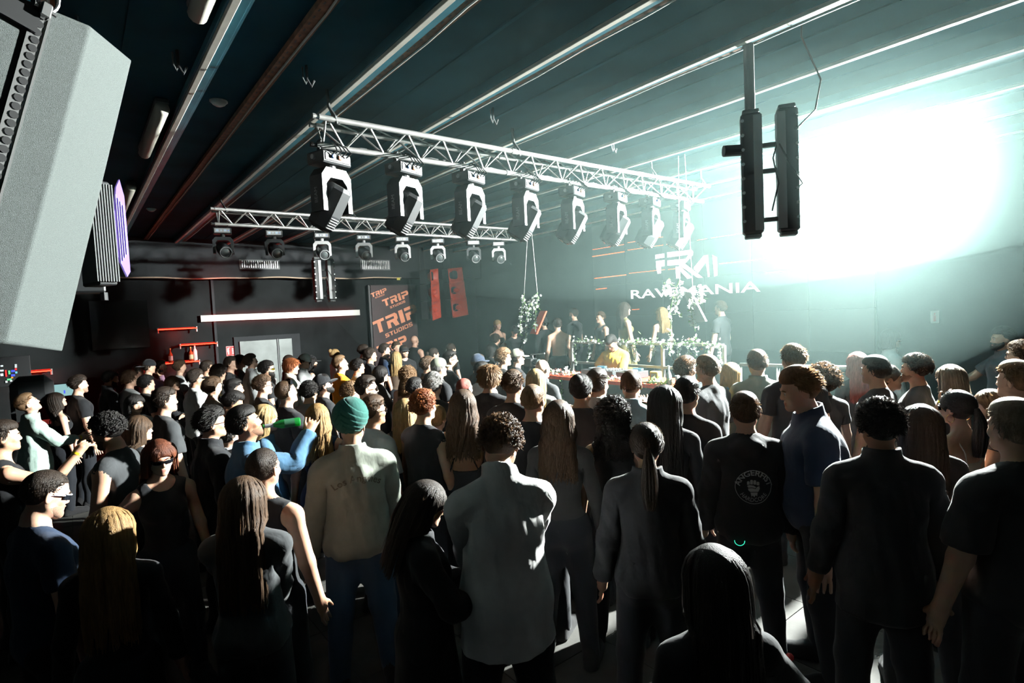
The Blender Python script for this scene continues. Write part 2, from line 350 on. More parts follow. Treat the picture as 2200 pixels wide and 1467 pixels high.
bn = empty('hanging_banner', ((b0[0]+b1[0])/2,YB,(b0[2]+zbot)/2)); tag(bn, 'tall dark banner with diagonal orange TRIP STUDIOS lettering', 'banner')
w = b1[0]-b0[0]; MB().box((0,.012,0), (w,.02,b0[2]-zbot)).build('fabric', mat('banner_black', (.045,.022,.024), rough=.55, noise=(2,.3,3)), bn)
MB().cyl((-w/2-.03,.02,(b0[2]-zbot)/2),(w/2+.03,.02,(b0[2]-zbot)/2),.02,10).build('top_rod', blackm, bn); MB().box((-w/2-.04,.03,0), (.05,.04,b0[2]-zbot)).build('side_post', blackm, bn)
for s_ in (-.4,.4): MB().cyl((w*s_,.02,(b0[2]-zbot)/2),(w*s_,.02,zc-bn.location[2]+.01),.006,6).build('hanger', blackm, bn)
orange = mat('banner_orange', (.95,.36,.19), rough=.5, noise=(1.2,.25,2))
def letters(word, o, ux, uy, gap=.16, iw=.36):
    ws = [iw if c == 'I' else 1.0 for c in word]; tot = sum(ws)+gap*(len(word)-1); x = 0; polys = []
    for c, w_ in zip(word, ws):
        P = []
        for (a_, b_) in GL[c]:
            q = np.array(o, float)+np.array(ux, float)*((x+a_*w_)/tot)+np.array(uy, float)*b_
            P.append(on(780+q[0]/8.15, 560+q[1]/8.15, 1, YB-.004)-np.array(bn.location))
        polys.append(P); x += w_+gap
    flat_poly(polys, (0,.003,0)).build('lettering', orange, bn)
for (o, ux, uy) in (((130,575),(270,-102),(22,72)),((328,690),(447,-178),(36,120)),((160,1078),(745,-325),(62,215)),((232,1508),(510,-210),(44,160))): letters('TRIP', o, ux, uy)
for (o, ux, uy) in (((210,640),(160,-62),(8,24)),((470,802),(262,-112),(10,38)),((385,1285),(470,-215),(18,66)),((400,1720),(330,-150),(14,52))): letters('STUDIOS', o, ux, uy, .2, .3)
# ------------------------------------------------------------------ red horn speakers
redp = mat('horn_red', (.85,.10,.05), rough=.35); 
def horn_stack(u, v, label, yaw, tilt, sc=1.0):
    c = on(u,v,1,13.1); r = empty('horn_speaker', c); tag(r, label, 'speaker', 'red horn speaker stacks'); r.rotation_euler = (tilt,math.radians(-7),yaw); r.scale = (sc,)*3
    W = .50; H = [.40,.48,.52]; z = .70
    for k, h in enumerate(H):
        z -= h; zc_ = z+h/2; W_ = W*(1+.06*k)
        bx = MB().box((0,.21,zc_), (W_*.8,.20,h-.03)).build('cabinet', darkm, r)
        n = 28; V = []; F = []
        for i in range(6):
            t = i/5; 
            for j in range(n):
                a_ = 2*math.pi*j/n; sq = 1/max(abs(math.cos(a_)),abs(math.sin(a_))); e = (1-t)**1.6; rad = .075+.0*t
                px = math.cos(a_)*(rad*(1-e)+e*sq*(W_/2)); pz = math.sin(a_)*(rad*(1-e)+e*sq*(h/2-.005)); V.append((px,-.06+t*.26,zc_+pz))
        F = [[i*n+j,i*n+(j+1)%n,(i+1)*n+(j+1)%n,(i+1)*n+j] for i in range(5) for j in range(n)]
        hn = MB().add(V,F).build('horn_flare', redp, bx, smooth=True)
        if k:
            MB().lathe([(.001,-.09),(.045,-.075),(.080,0),(.060,.07),(.01,.14)], c=(0,-.01,zc_), n=14, axis=(0,1,0)).build('phase_plug', redp, bx, smooth=True)
            sp = MB()
            for q in range(4): a_ = q*math.pi/2+.4; sp.cyl((0,.02,zc_),(math.cos(a_)*W_*.38,-.02,zc_+math.sin(a_)*h*.38),.006,5)
            sp.build('spoke', redp, bx)
        else: MB().box((.06,.06,zc_), (.20,.02,h*.6), R=ry(.2)).build('deflector', darkm, bx)
        rim = MB(); 
        for s_ in (-1,1): rim.box((s_*W_/2,-.055,zc_), (.015,.02,h)).box((0,-.055,zc_+s_*(h/2-.006)), (W_,.02,.012))
        rim.build('rim', redp, bx)
    MB().cyl((-.15,.3,.68),(-.15,.3,1.40),.008,6).cyl((.15,.3,.68),(.15,.3,1.40),.008,6).build('chain', blackm, r)
    return r
from math import pi
def ry(a): c, s_ = math.cos(a), math.sin(a); return np.array([[c,0,s_],[0,1,0],[-s_,0,c]])
horn_stack(932,632,'left stack of three red horn speakers beside the banner',.62,.05,.955); horn_stack(981,628,'right stack of three red horn speakers beside the banner',.10,.05,.955)
# ------------------------------------------------------------------ LED wall with logo
XS = XW-.10; YS0 = on(1275,560,0,XS)[1]; PW = on(1275,560,0,XS)[1]-on(1344,541,0,XS)[1]; PH = PW*.72
scr = empty('led_wall', (XS,YS0-PW*3.5,2.6)); tag(scr, 'large LED wall showing a white RMI logo, RAVEMANIA lettering and thin red lines', 'screen')
ledm = mat('led_black', (.016,.018,.019), rough=.5, noise=(300,.3,1)); pan_me = MB().box((0,0,0), (.06,PW-.008,PH-.008), bev=.003).mesh('panel')
for i in range(6):
    for j in range(4): ob('led_panel', pan_me, ledm, scr, (0,YS0-PW*(i+.5)-scr.location[1],1.52+PH*(j+.5)-2.6))
MB().box((.05,PW*.5,1.52+PH*2-2.6), (.03,PW*6,PH*4)).build('support_frame', blackm, scr)
XF = XS-.034
def sp(cx, cy): return on(1240+cx/4.583, 490+cy/4.583, 0, XF)-np.array(scr.location)
whiteE = emat('led_white', (.95,1,.98), 1.5); orE = emat('led_orange', (1,.13,.04), 3.0)
logo = [[(770,262),(858,248),(860,290),(770,305)], [(775,325),(862,312),(862,375),(828,378),(826,445),(792,450),(780,400)],
 [(885,238),(1128,213),(1143,232),(1140,265),(1062,350),(1240,486),(1188,490),(1000,362),(888,370),(888,318),(1070,300),(1095,262),(888,290)],
 [(968,380),(1015,375),(1135,488),(1085,500),(1012,420),(1018,495),(975,495)], [(1150,385),(1245,270),(1290,262),(1305,478),(1288,482),(1268,335),(1192,442),(1150,405)], [(1330,262),(1378,285),(1383,465),(1350,478)]]
flat_poly([[sp(*q) for q in P] for P in logo], (-.003,0,0)).build('logo', whiteE, scr)
V, F = text_mesh('RAVEMANIA', 1.0, .0, offset=.012); V = np.asarray(V); V[:,0] -= V[:,0].min(); V /= np.array([V[:,0].max(), V[:,1].max(), 1]); V2 = []
L0 = sp(530,695); L1 = sp(1805,622); hgt = abs(sp(530,612)[2]-L0[2])
for (x_, y_, _z) in V: q = L0+(L1-L0)*x_; q = q+np.array([0,0,hgt*y_]); V2.append(q)
MB().add(V2, [f[::-1] for f in F]).build('lettering', whiteE, scr)
ln = MB()
for (x0,y0,x1,y1) in ((150,283,465,235),(152,214,460,163),(497,146,845,88),(497,219,848,168),(880,163,930,156),(170,498,483,463),(510,447,865,410),(895,409,1060,392),(185,605,292,594),(1180,122,1280,106),(1320,100,1735,36),(1400,355,1800,313),(1840,305,2200,272),(1855,445,2200,415),(540,805,612,800)):
    th = .5*(7 if y0 in (283,498,605,355,445,305) else 4); ln.prism([(0,-th),(1,-th),(1,th),(0,th)] if False else [(0,0),(1,0),(1,1),(0,1)], sp(x0,y0), sp(x1,y1)-sp(x0,y0), (0,0,.004*th), .002)
ln.build('red_line', orE, scr)
sign('extinguisher_sign',1999,668,2018,694,0,XW-.01,'small pale fire extinguisher sign on the wall at the right','sign',mat('sign_pale', (.55,.52,.50)),lambda r,s: MB().box((-.008,0,-s[2]*.1), (.004,s[1]*.3,s[2]*.5)).box((-.008,0,s[2]*.25), (.004,s[1]*.2,s[2]*.12)).build('extinguisher_symbol', mat('sign_red', (.5,.04,.04)), r))
# ------------------------------------------------------------------ trusses and moving heads
def truss(y, x0, x1, label):
    zb, zt, hy = 3.85, 4.045, .11; r = empty('lighting_truss', ((x0+x1)/2,y,zt)); tag(r, label, 'truss', 'aluminium lighting trusses'); L = x1-x0; n = int(round(L/.36))
    for (yy, z, e) in ((-hy,0,.03),(hy,0,-.02),(0,zb-zt,.02)):
        c = MB().cyl((-L/2-e,yy,z),(L/2+.02,yy,z),.024,14).build('chord', alum, r, smooth=False); smooth_angle(c.data)
        for k in range(1, int(L/2)+1): ob('coupler', MATS.setdefault('_coup', MB().cyl((-.05,0,0),(.05,0,0),.028,14).mesh('coupler')), alum, c, (-L/2+k*2.0,yy,z))
        ob('end_pin', MATS.setdefault('_pin', MB().cyl((-.03,0,0),(.0,0,0),.018,10).cyl((-.05,0,0),(-.03,0,0),.021,10).mesh('end_pin')), blackm if z else alum, c, (-L/2-e,yy,z))
    step = L/n; tops = {-1:(-hy,0),1:(hy,0)}
    def brace(key, a, b):
        d = b-a; k = '_brace_'+key
        if k not in MATS: MATS[k] = smooth_angle(MB().cyl((0,0,0),(0,0,np.linalg.norm(d)),.0085,8).mesh('brace'))
        o = ob('brace', MATS[k], alum, r, a); o.rotation_euler = Vector(d).to_track_quat('Z','Y').to_euler()
    for s_ in (-1,1):
        for i in range(n):
            xa = -L/2+.04+i*(L-.08)/n; xm = xa+(L-.08)/n/2; xb = xa+(L-.08)/n
            a = np.array([xa,s_*hy,0]); m = np.array([xm,0,zb-zt]); b = np.array([xb,s_*hy,0]); brace('s%.2f'%L, a, m); brace('t%.2f'%L, m, b)
    for i in range(n):
        xa = -L/2+.04+i*(L-.08)/n; xb = xa+(L-.08)/n; brace('u%.2f'%L, np.array([xa,-hy,0]), np.array([xb,hy,0]))
    for s_ in (-1,1): brace('e', np.array([-L/2+.03,s_*hy,0]), np.array([-L/2+.03,0,zb-zt]))
    for sx in (-L/2+.12, -L/2+2.05, L/2-1.2, L/2-.1):   # slings up to the beams
        MB().tube([(sx,-hy,-.03),(sx-.02,-hy-.02,.02),(sx-.05,-hy+.02,.10),(sx-.07,-hy+.03,.41)], .014, 6).tube([(sx+.02,-hy,-.03),(sx-.01,-hy+.03,.03),(sx-.06,-hy+.02,.12)], .012, 6).build('sling', mat('sling_black', (.02,.022,.022), rough=.7), r)
    cb = MB(); rr = random.Random(int(y*10))
    cb.tube([(-L/2+.1+k*(L-.2)/60, hy-.02+rr.uniform(-.012,.012), .02+rr.uniform(-.01,.012)) for k in range(61)], .008, 5)
    cb.tube([(-L/2+.1+k*(L-.2)/60, .02+rr.uniform(-.012,.012), zb-zt+.028+rr.uniform(-.006,.012)) for k in range(61)], .006, 5); cb.build('cable', blackm, r)
    return r
T1Y, T2Y, TX0, TX1 = 4.636, 8.87, 1.70, 7.20
truss(T1Y, TX0, TX1, 'nearer lighting truss carrying eight beam heads'); truss(T2Y, TX0, TX1, 'farther lighting truss carrying eight small spot heads')
bodyb = mat('fixture_black', (.028,.031,.033), rough=.5, spec=.4); bodyg = mat('fixture_silver', (.46,.47,.47), rough=.42, metal=.2); litf = mat('fixture_lit_front', (.60,.62,.61), rough=.45)
def obox(mb, c, s, ax, bev=.0): return mb.box(c, s, R=M3(ax), bev=bev)
def beam_head():
    """hanging beam moving head, origin on the truss chord; local x = across, -y = toward the hall"""
    r = empty('moving_head_light'); E3 = np.eye(3)
    for s_ in (-1,1): MB().tube([(s_*.09,.033*math.cos(a),.033*math.sin(a)) for a in np.linspace(-2.4,2.4,9)], .009, 6, cap=True).box((s_*.09,0,-.045), (.03,.04,.03)).build('clamp', blackm, r)
    ba = MB().box((0,0,-.115), (.30,.20,.10), bev=.012).build('base', bodyb, r)
    MB().box((.0,-.102,-.115), (.25,.006,.06), bev=.002).build('connector_recess', blackm, ba)
    MB().cyl((-.055,-.10,-.112),(-.055,-.125,-.112),.014,10).build('power_connector', mat('conn_blue', (.02,.12,.45), rough=.4), ba); MB().box((.015,-.112,-.112), (.030,.016,.030), bev=.003).build('data_connector', mat('conn_orange', (.85,.16,.03), rough=.4), ba)
    lead = MB()
    for q in range(4): lead.tube([(-.07+q*.05,-.115,-.10),(-.05+q*.05,-.16,-.07),(-.03+q*.04,-.11,-.01),(.0+q*.03,-.03,.035)], .006, 5)
    lead.build('lead', blackm, ba); MB().cyl((.15,0,-.115),(.175,0,-.115),.02,10).build('knob', bodyg, ba); MB().cyl((-.15,0,-.115),(-.175,0,-.115),.02,10).build('knob', bodyg, ba)
    yk = MB().cyl((0,0,-.165),(0,0,-.20),.05,14)
    arch = [(-.155,-.55),(-.155,-.26),(-.105,-.195),(.105,-.195),(.155,-.26),(.155,-.55),(.112,-.55),(.112,-.33),(.065,-.275),(-.065,-.275),(-.112,-.33),(-.112,-.55)]
    y0 = -.07; flat = flat_poly([[np.array([a,y0,b]) for a, b in arch]], (0,.14,0)); yk.add(flat.V, flat.F); ykn = yk.build('yoke', bodyb, r)
    flat_poly([[np.array([a*.97,y0-.008,b]) for a, b in arch]], (0,.007,0)).build('yoke_lit_cover', litf, ykn)  # near-white colour paints the strong light falling on the yoke's front plate
    V, F = text_mesh('BEAM', .052, 0); V = np.asarray(V); MB().add([(-.157,v[1]-.015,-.42+v[0]*1.0) for v in V], F).build('yoke_lettering', mat('print_lamp', (.55,.55,.55)), ykn)
    # head: faceted barrel tipped down and away
    ax = np.array([-.22,.50,-.84]); ax /= np.linalg.norm(ax); c = np.array([0,.0,-.47]); x_, y_, d_ = frame(ax, (0,1,.2)); hd = MB()
    def oct_(h, w, t): return [c+d_*h+x_*a*w+y_*b*t for a, b in ((-.42,-1),(.42,-1),(1,-.42),(1,.42),(.42,1),(-.42,1),(-1,.42),(-1,-.42))]
    rings = [oct_(-.16,.075,.085), oct_(-.13,.098,.110), oct_(.08,.104,.128), oct_(.20,.100,.115), oct_(.22,.085,.095)]
    Vv = [p for g in rings for p in g]; Ff = [[i*8+j,i*8+(j+1)%8,(i+1)*8+(j+1)%8,(i+1)*8+j] for i in range(4) for j in range(8)]+[list(range(8))[::-1],[32+j for j in range(8)]]
    he = MB().add(Vv, Ff).build('head', bodyb, r)
    MB().lathe([(.001,.222),(.070,.226),(.078,.235),(.082,.222)], c=c, n=20, axis=ax).build('lens', glassm, he, smooth=True)
    vt = MB()
    for q in range(5): p = c+d_*(.10+q*.022)-y_*(.128-.001*q)*1.0; vt.box(p, (.075,.006,.006), R=M3((x_,y_,d_)))
    vt.build('cooling_vent', bodyg, he)
    return r
def spot_head(lit):
    r = empty('spot_moving_head'); 
    for s_ in (-1,1): MB().tube([(s_*.07,.032*math.cos(a),.032*math.sin(a)) for a in np.linspace(-2.4,2.4,9)], .008, 6).box((s_*.07,0,-.04), (.022,.03,.03)).build('clamp', blackm, r)
    ba = MB().box((0,0,-.10), (.24,.17,.085), bev=.010).build('base', bodyb, r); MB().box((0,-.088,-.10), (.20,.006,.06), bev=.002).build('display_bezel', bodyg, ba)
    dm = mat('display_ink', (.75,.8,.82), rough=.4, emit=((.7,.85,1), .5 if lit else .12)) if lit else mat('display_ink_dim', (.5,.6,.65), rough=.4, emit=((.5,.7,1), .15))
    dp = MB()
    for (x, w, h) in ((-.062,.034,.030),(-.012,.026,.008),(-.012,.008,.026),(.038,.036,.030)): dp.box((x,-.092,-.10), (w,.003,h))
    dp.build('display', dm, ba); MB().box((.078,-.092,-.10), (.008,.003,.008)).build('status_lamp', emat('led_blue', (.1,.3,1), 2.0), ba)
    ym = bodyg if lit else bodyb  # yoke colour stands in for light: silver where it falls, black elsewhere
    arch = [(-.135,-.42),(-.135,-.235),(-.095,-.185),(.095,-.185),(.135,-.235),(.135,-.42),(.098,-.42),(.098,-.265),(.070,-.235),(-.070,-.235),(-.098,-.265),(-.098,-.42)]
    yk = MB().cyl((0,0,-.14),(0,0,-.19),.03,12); fp = flat_poly([[np.array([a,-.05,b]) for a, b in arch]], (0,.10,0)); yk.add(fp.V, fp.F); yk.build('yoke', ym, r)
    ax = np.array([.18,-.86,-.36]); ax /= np.linalg.norm(ax); c = np.array([0,0,-.36])
    he = MB().lathe([(.001,-.17),(.055,-.165),(.080,-.12),(.090,-.02),(.088,.06),(.086,.13),(.078,.14)], c=c, n=22, axis=ax).build('head', bodyb, r, smooth=True)
    MB().lathe([(.079,.11),(.080,.155),(.070,.155),(.068,.12)], c=c, n=22, axis=ax, cap=False).build('lens_ring', greyp, he, smooth=True); MB().lathe([(.001,.150),(.035,.146),(.069,.125)], c=c, n=22, axis=ax, cap=False).build('lens', glassm, he, smooth=True)
    return r
ordn = ['first','second','third','fourth','fifth','sixth','seventh','eighth']
proto = beam_head(); L1X = [on(u,v,1,T1Y)[0] for u, v in ((706,322),(866,348),(1006,370),(1126,388),(1228,402),(1322,414),(1396,424),(1462,433))]
for i, x in enumerate(L1X):
    o = proto if i == 0 else copy_tree(proto); o.location = (x,T1Y,3.85); o.rotation_euler = (0,0,.34)
    tag(o, '%s beam moving head from the left end of the nearer truss' % ordn[i], 'stage light', 'beam heads on the nearer truss')
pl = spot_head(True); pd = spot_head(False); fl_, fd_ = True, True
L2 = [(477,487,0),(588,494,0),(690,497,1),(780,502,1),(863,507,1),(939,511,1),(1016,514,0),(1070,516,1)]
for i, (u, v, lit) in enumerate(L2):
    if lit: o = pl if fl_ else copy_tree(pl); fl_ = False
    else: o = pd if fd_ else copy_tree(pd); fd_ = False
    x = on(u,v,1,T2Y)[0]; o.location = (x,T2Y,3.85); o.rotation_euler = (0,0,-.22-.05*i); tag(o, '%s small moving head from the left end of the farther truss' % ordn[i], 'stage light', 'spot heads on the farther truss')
# hanging twin light columns: one pair under the farther truss, one pair on the right
def column_pair(name, locs, label, drop, studs=True, w=.10, yaw=0.0, pole=None):
    r = empty(name, locs); tag(r, label, 'light column', 'hanging twin columns'); r.rotation_euler = (0,0,yaw)
    for s_ in (-1,1):
        co = MB().box((s_*.115,0,-drop/2), (w,.12,drop-.06), bev=.012).build('column', bodyb, r); MB().box((s_*.115,0,-drop+.015), (w*.8,.10,.03), bev=.006).box((s_*.115,0,-.015), (w*.8,.10,.03), bev=.006).build('end_cap', greyp, co)
        MB().box((s_*(.115-w*.30),-.063,-drop/2), (w*.42,.010,drop-.10)).build('reflector_strip', bodyg, co)
        if studs:
            st = MATS.setdefault('_stud%s'%name, MB().cyl((0,0,0),(0,-.012,0),.011,8).mesh('stud'))
            for k in range(int(drop/.10)): ob('stud', st, alum, co, (s_*(.115+w*.42),-.058,-.08-k*.10))
    for z in (-drop*.28,-drop*.48,-drop*.86): MB().box((0,.01,z), (.16,.03,.03)).build('crossbar', blackm, r)
    cb = MB(); cb.tube([(.06,-.02,-.25*drop),(.02,-.06,-.4*drop),(.05,-.07,-.6*drop),(.01,-.03,-.8*drop)], .006, 5); cb.tube([(.06,-.07,-.3*drop),(.14,-.08,-.5*drop),(.20,-.07,-.62*drop),(.13,-.05,-.68*drop)], .005, 5); cb.build('cable', blackm, r)
    return r
p = on(693,556,1,T2Y+.5); q = on(697,646,1,T2Y+.5)
cp = column_pair('light_column', (p[0],T2Y+.5,p[2]+.02), 'pair of hanging light columns below the third small moving head', p[2]-q[2]+.04, w=.115)
for s_ in (-1,1): MB().cyl((s_*.11,0,0),(s_*.11,0,4.2-p[2]),.01,6).build('hanger', blackm, cp)
yA = 2.0; tA = on(1628,225,1,yA); bA = on(1640,508,1,yA)
cp2 = column_pair('light_column', ((tA[0]+bA[0])/2+.12,yA,tA[2]), 'pair of dark hanging columns silhouetted against the bright haze at the right', tA[2]-bA[2], w=.135, yaw=-1.0)
MB().cyl((-.115,0,-.02),(-.115,0,4.2-tA[2]),.035,12).build('drop_pole', bodyb, cp2); MB().cyl((-.17,-.02,-.27),(-.30,-.06,-.27),.04,12).build('side_lamp', bodyb, cp2)
hg = MB(); hg.tube([(-.115,0,.62),(-.05,.05,.66),(.02,.03,.74),(.0,.0,.80)], .006, 5).tube([(-.115,0,.60),(-.2,.02,.58),(-.22,-.03,.62),(-.16,-.05,.64)], .006, 5).tube([(.12,0,-.22),(.30,.02,-.05),(.34,.03,.15),(.22,.0,.45),(.24,.02,.80)], .006, 5); hg.build('supply_cable', blackm, cp2)
# ------------------------------------------------------------------ the lit stage lamp
r = empty('stage_wash_light', LAMP); tag(r, 'glaring white stage lamp in the haze at the right', 'stage light')
ax = np.array([2.0,4.6,2.3])-LAMP; ax /= np.linalg.norm(ax); c = -ax*.16
he = MB().lathe([(.001,-.24),(.12,-.23),(.17,-.16),(.185,.0),(.185,.10),(.165,.10),(.160,.06)], c=c, n=28, axis=ax, cap=False).build('head', bodyb, r, smooth=True)
MB().lathe([(.001,.070),(.158,.068)], c=c, n=28, axis=ax, cap=False).build('lens', emat('lamp_lens', (.95,1,.98), 60.0), he)
x_, y_, d_ = frame(ax); yk = MB()
for s_ in (-1,1): yk.tube([c+x_*s_*.20,c+x_*s_*.22+np.array([0,0,.22])], .02, 8)
yk.tube([c+x_*-.22+np.array([0,0,.22]),c+x_*.22+np.array([0,0,.22])], .02, 8).cyl(c+np.array([0,0,.22]),c+np.array([0,0,.30]),.025,10); yk.build('yoke', bodyb, r)
MB().box(c+np.array([0,0,.27]), (.26,.20,.10), bev=.01).build('base', bodyb, r)
# ------------------------------------------------------------------ the big speaker hanging close at the left
spk = mat('speaker_grain', (.072,.086,.083), rough=.75, spec=.35, noise=(420,.35,2), bump=(620,.8,.004,2)); dS = 1.55
def at_d(u, v, d): return CAM+ray(u,v)*d
KS = 1.32
r = empty('hanging_speaker', at_d(80,400,dS*KS)); tag(r, 'large grey textured speaker cabinet hanging close at the upper left', 'speaker'); o0 = np.array(r.location)
A = at_d(196,56,1.50*KS); Bp = at_d(14,738,1.34*KS)          # edge between the two visible faces
Cc = at_d(283,128,1.88*KS); Dd = at_d(133,757,1.72*KS)       # far edge of the bright face
Ee = at_d(-330,-160,1.12*KS); up_ = (A-Bp); Ff_ = Bp+(Ee-A)  # left face runs out of the picture
T0 = at_d(110,-10,1.45)
back = np.cross(Cc-A, Bp-A); back /= np.linalg.norm(back); dirb = ray(80,400); dirb /= np.linalg.norm(dirb)
dep = dirb*.50
front = [Ee,A,Cc]; low = [Ff_,Bp,Dd]; V = front+[Cc+dep*.8,Ee+dep]+low+[Dd+dep*.8,Ff_+dep]; V = [v-o0 for v in V]
F = [[0,1,6,5],[1,2,7,6],[2,3,8,7],[3,4,9,8],[4,0,5,9],[0,4,3,2,1],[5,6,7,8,9]]
m_ = MB().add(V, F); me = m_.mesh('cabinet'); bm = bmesh.new(); bm.from_mesh(me); bmesh.ops.recalc_face_normals(bm, faces=bm.faces); bmesh.ops.bevel(bm, geom=list(bm.edges), offset=.010, segments=3, profile=.5, affect='EDGES'); bm.to_mesh(me); bm.free()
cabn = ob('cabinet', me, spk, r)
# flying track with shackle on the left face
nrm = np.cross(A-Ee, Bp-A); nrm /= np.linalg.norm(nrm); nrm = nrm if nrm@(CAM-A) > 0 else -nrm
def onface(u, v):
    d = ray(u,v); t = ((A-CAM)@nrm)/(d@nrm); return CAM+d*t
t0 = onface(95,10)-o0; t1 = onface(-60,560)-o0; dv = t1-t0; Lt = np.linalg.norm(dv); dv /= Lt; sx = np.cross(dv, nrm)
chrome = mat('chrome', (.75,.76,.76), rough=.25, metal=.9)
tk = MB(); R_ = M3((sx,nrm,dv)); mid = (t0+t1)/2
tk.box(mid+nrm*.001, (.050,.004,Lt), R=R_).box(mid+sx*.022+nrm*.003, (.007,.008,Lt), R=R_).box(mid-sx*.022+nrm*.003, (.007,.008,Lt), R=R_); tr_ = tk.build('fly_track', chrome, r)
sl = MB()
for k in range(int(Lt/.030)): sl.lathe([(.001,0),(.0125,0),(.0125,.003)], c=t0+dv*(k+.5)*.030+nrm*.0025, n=10, axis=nrm)
sl.build('track_hole', blackm, tr_)
shk = MB(); c = t0+dv*.03+nrm*.02
shk.tube([c+sx*.028*math.cos(a)-dv*.045+dv*.045*math.sin(a)*-1 for a in np.linspace(0,2*math.pi,17)[:-1]], .006, 8, closed=True).box(c, (.03,.03,.05), R=R_, bev=.004).cyl(c-sx*.03-dv*.005,c+sx*.03-dv*.005,.008,10); shk.build('shackle', chrome, tr_)
MB().tube([c-dv*.07, c-dv*.07+np.array([.02,.05,1.2])], .006, 6).build('chain', chrome, r)
bk = MB().box(onface(30,25)-o0+nrm*.008, (.12,.016,.07), R=R_).build('rigging_block', blackm, r)
# black finned lamp panel with violet front behind it, and the box below
p = at_d(206,505,3.4); r = empty('fin_panel_light', p); tag(r, 'black finned panel lamp with a violet lit front beyond the hanging speaker', 'stage light'); r.rotation_euler = (0,0,.35)
MB().box((0,0,0), (.10,.22,.62), bev=.008).build('housing', bodyb, r); fin = MATS.setdefault('_fin', MB().box((0,0,0), (.006,.20,.58)).mesh('fin'))
for k in range(9): ob('fin', fin, greyp, r, (-.06+k*.014,-.03,0))
pv = MB(); pv.prism([(-.055,-.20),(.02,-.34),(.055,-.30),(.055,.24),(.02,.36),(-.02,.30),(-.055,.12)], (.095,-.09,.03), (.55,0,0), (0,0,.85), .02); pv.build('violet_panel', mat('violet', (.18,.12,.45), rough=.4, emit=((.35,.22,1), .22)), r)
rb = MB(); 
for k in range(4): rb.box((.077+k*.012,-.113,.03), (.003,.005,.42-.04*k))
rb.build('panel_rib', mat('violet_light', (.5,.45,.8), emit=((.5,.4,1), .3)), r); MB().cyl((0,0,.3),(0,0,1.9),.008,6).build('hanger', alum, r)
p = at_d(190,590,3.6); tag(MB().box(p, (.16,.22,.24), bev=.01).cyl(p+np.array([.07,-.08,-.12]),p+np.array([.07,-.08,-.17]),.02,8).cyl(p+np.array([0,0,.1]),p+np.array([0,0,2.0]),.008,6).build('hanging_box', bodyb), 'small black hanging unit below the finned panel lamp', 'speaker')
# ------------------------------------------------------------------ ceiling fittings
def batten_lamp(u0, v0, u1, v1, label):
    a = on(u0,v0,2,ZC-.08); b = on(u1,v1,2,ZC-.08); x = (a[0]+b[0])/2; L = abs(b[1]-a[1]); r = empty('batten_lamp', (x,(a[1]+b[1])/2,ZC)); tag(r, label, 'ceiling lamp', 'unlit ceiling batten lamps')
    MB().box((0,0,-.02), (.10,L,.04), bev=.008).build('tray', greyp, r); MB().tube([(0,-L/2,-.06),(0,-L/2+.03,-.075),(0,L/2-.03,-.075),(0,L/2,-.06)], [.035,.055,.055,.035], 12).build('diffuser', mat('diffuser_cream', (.55,.53,.46), rough=.45), r, smooth=True)
batten_lamp(452,-40,424,38,'unlit batten lamp at the top edge of the picture'); batten_lamp(352,232,308,332,'unlit batten lamp right of the hanging speaker'); batten_lamp(282,402,262,455,'unlit batten lamp behind the violet panel')
for (u, v, lab) in ((470,222,'round white smoke detector on the dark ceiling'),(325,451,'faint smoke detector on the ceiling farther back')):
    p = on(u,v,2,ZC-.02); r = empty('smoke_detector', (p[0],p[1],ZC)); tag(r, lab, 'smoke detector'); MB().lathe([(.06,0),(.06,-.015),(.05,-.03),(.025,-.045),(.001,-.048)], n=18).build('housing', whitep, r, smooth=True); MB().cyl((0,0,0),(0,0,-.01),.07,18).build('base_plate', whitep, r)
for (u, v, lab) in ((660,170,'ceiling hook left of the nearer truss'),(1060,255,'ceiling hook above the middle of the nearer truss'),(1318,318,'ceiling hook above the right part of the nearer truss'),(383,140,'ceiling bracket beside the unlit batten lamps')):
    p = on(u,v,2,ZC-.10); r = empty('ceiling_hook', (p[0],p[1],ZC)); tag(r, lab, 'hook', 'ceiling hooks'); MB().tube([(0,0,0),(0,0,-.10),(.03,0,-.15),(.05,0,-.10)], .010, 6).build('hook', bodyb, r); MB().tube([(-.03,0,-.02),(-.03,0,-.10),(-.01,0,-.14),(0,0,-.10)], .006, 6).build('carabiner', greyp, r)
# ------------------------------------------------------------------ stage, booth, railings
XR = 7.40; ZS = .72; stm = mat('stage_black', (.03,.032,.034), rough=.7)
def platform(x0, x1, y0, y1, z, label):
    r = empty('stage_platform', ((x0+x1)/2,(y0+y1)/2,0)); tag(r, label, 'stage'); MB().box((0,0,z-.02), (x1-x0,y1-y0,.04)).build('deck', stm, r)
    MB().box((-(x1-x0)/2+.01,0,(z-.04)/2), (.02,y1-y0,z-.04)).build('front_skirt', darkm, r); MB().box((0,-(y1-y0)/2+.01,(z-.04)/2), (x1-x0-.04,.02,z-.04)).build('side_skirt', darkm, r)
platform(7.32,9.48,4.2,8.02,ZS,'higher black stage deck behind the flowered railing'); platform(7.0,9.48,8.04,12.2,.50,'lower black stage deck left of the flowered railing'); platform(5.95,7.30,4.0,7.9,.22,'low black riser under the booth table')
galv = mat('galvanised', (.58,.58,.54), rough=.4, metal=.7, noise=(9,.2,3))
def railing(name, x, ys, zt, zl, z0, label, pr=.024):
    r = empty(name, (x,(ys[0]+ys[-1])/2,z0)); tag(r, label, 'railing'); y0 = r.location[1]
    for y in ys: MB().box((0,y-y0,(zt-z0)/2), (pr*2,pr*2,zt-z0), bev=.004).build('post', galv, r)
    for z in (zt,zl): MB().box((0,(ys[0]+ys[-1])/2-y0,z-z0), (pr*1.8,abs(ys[0]-ys[-1]),pr*1.8), bev=.004).build('rail', galv, r)
    return r
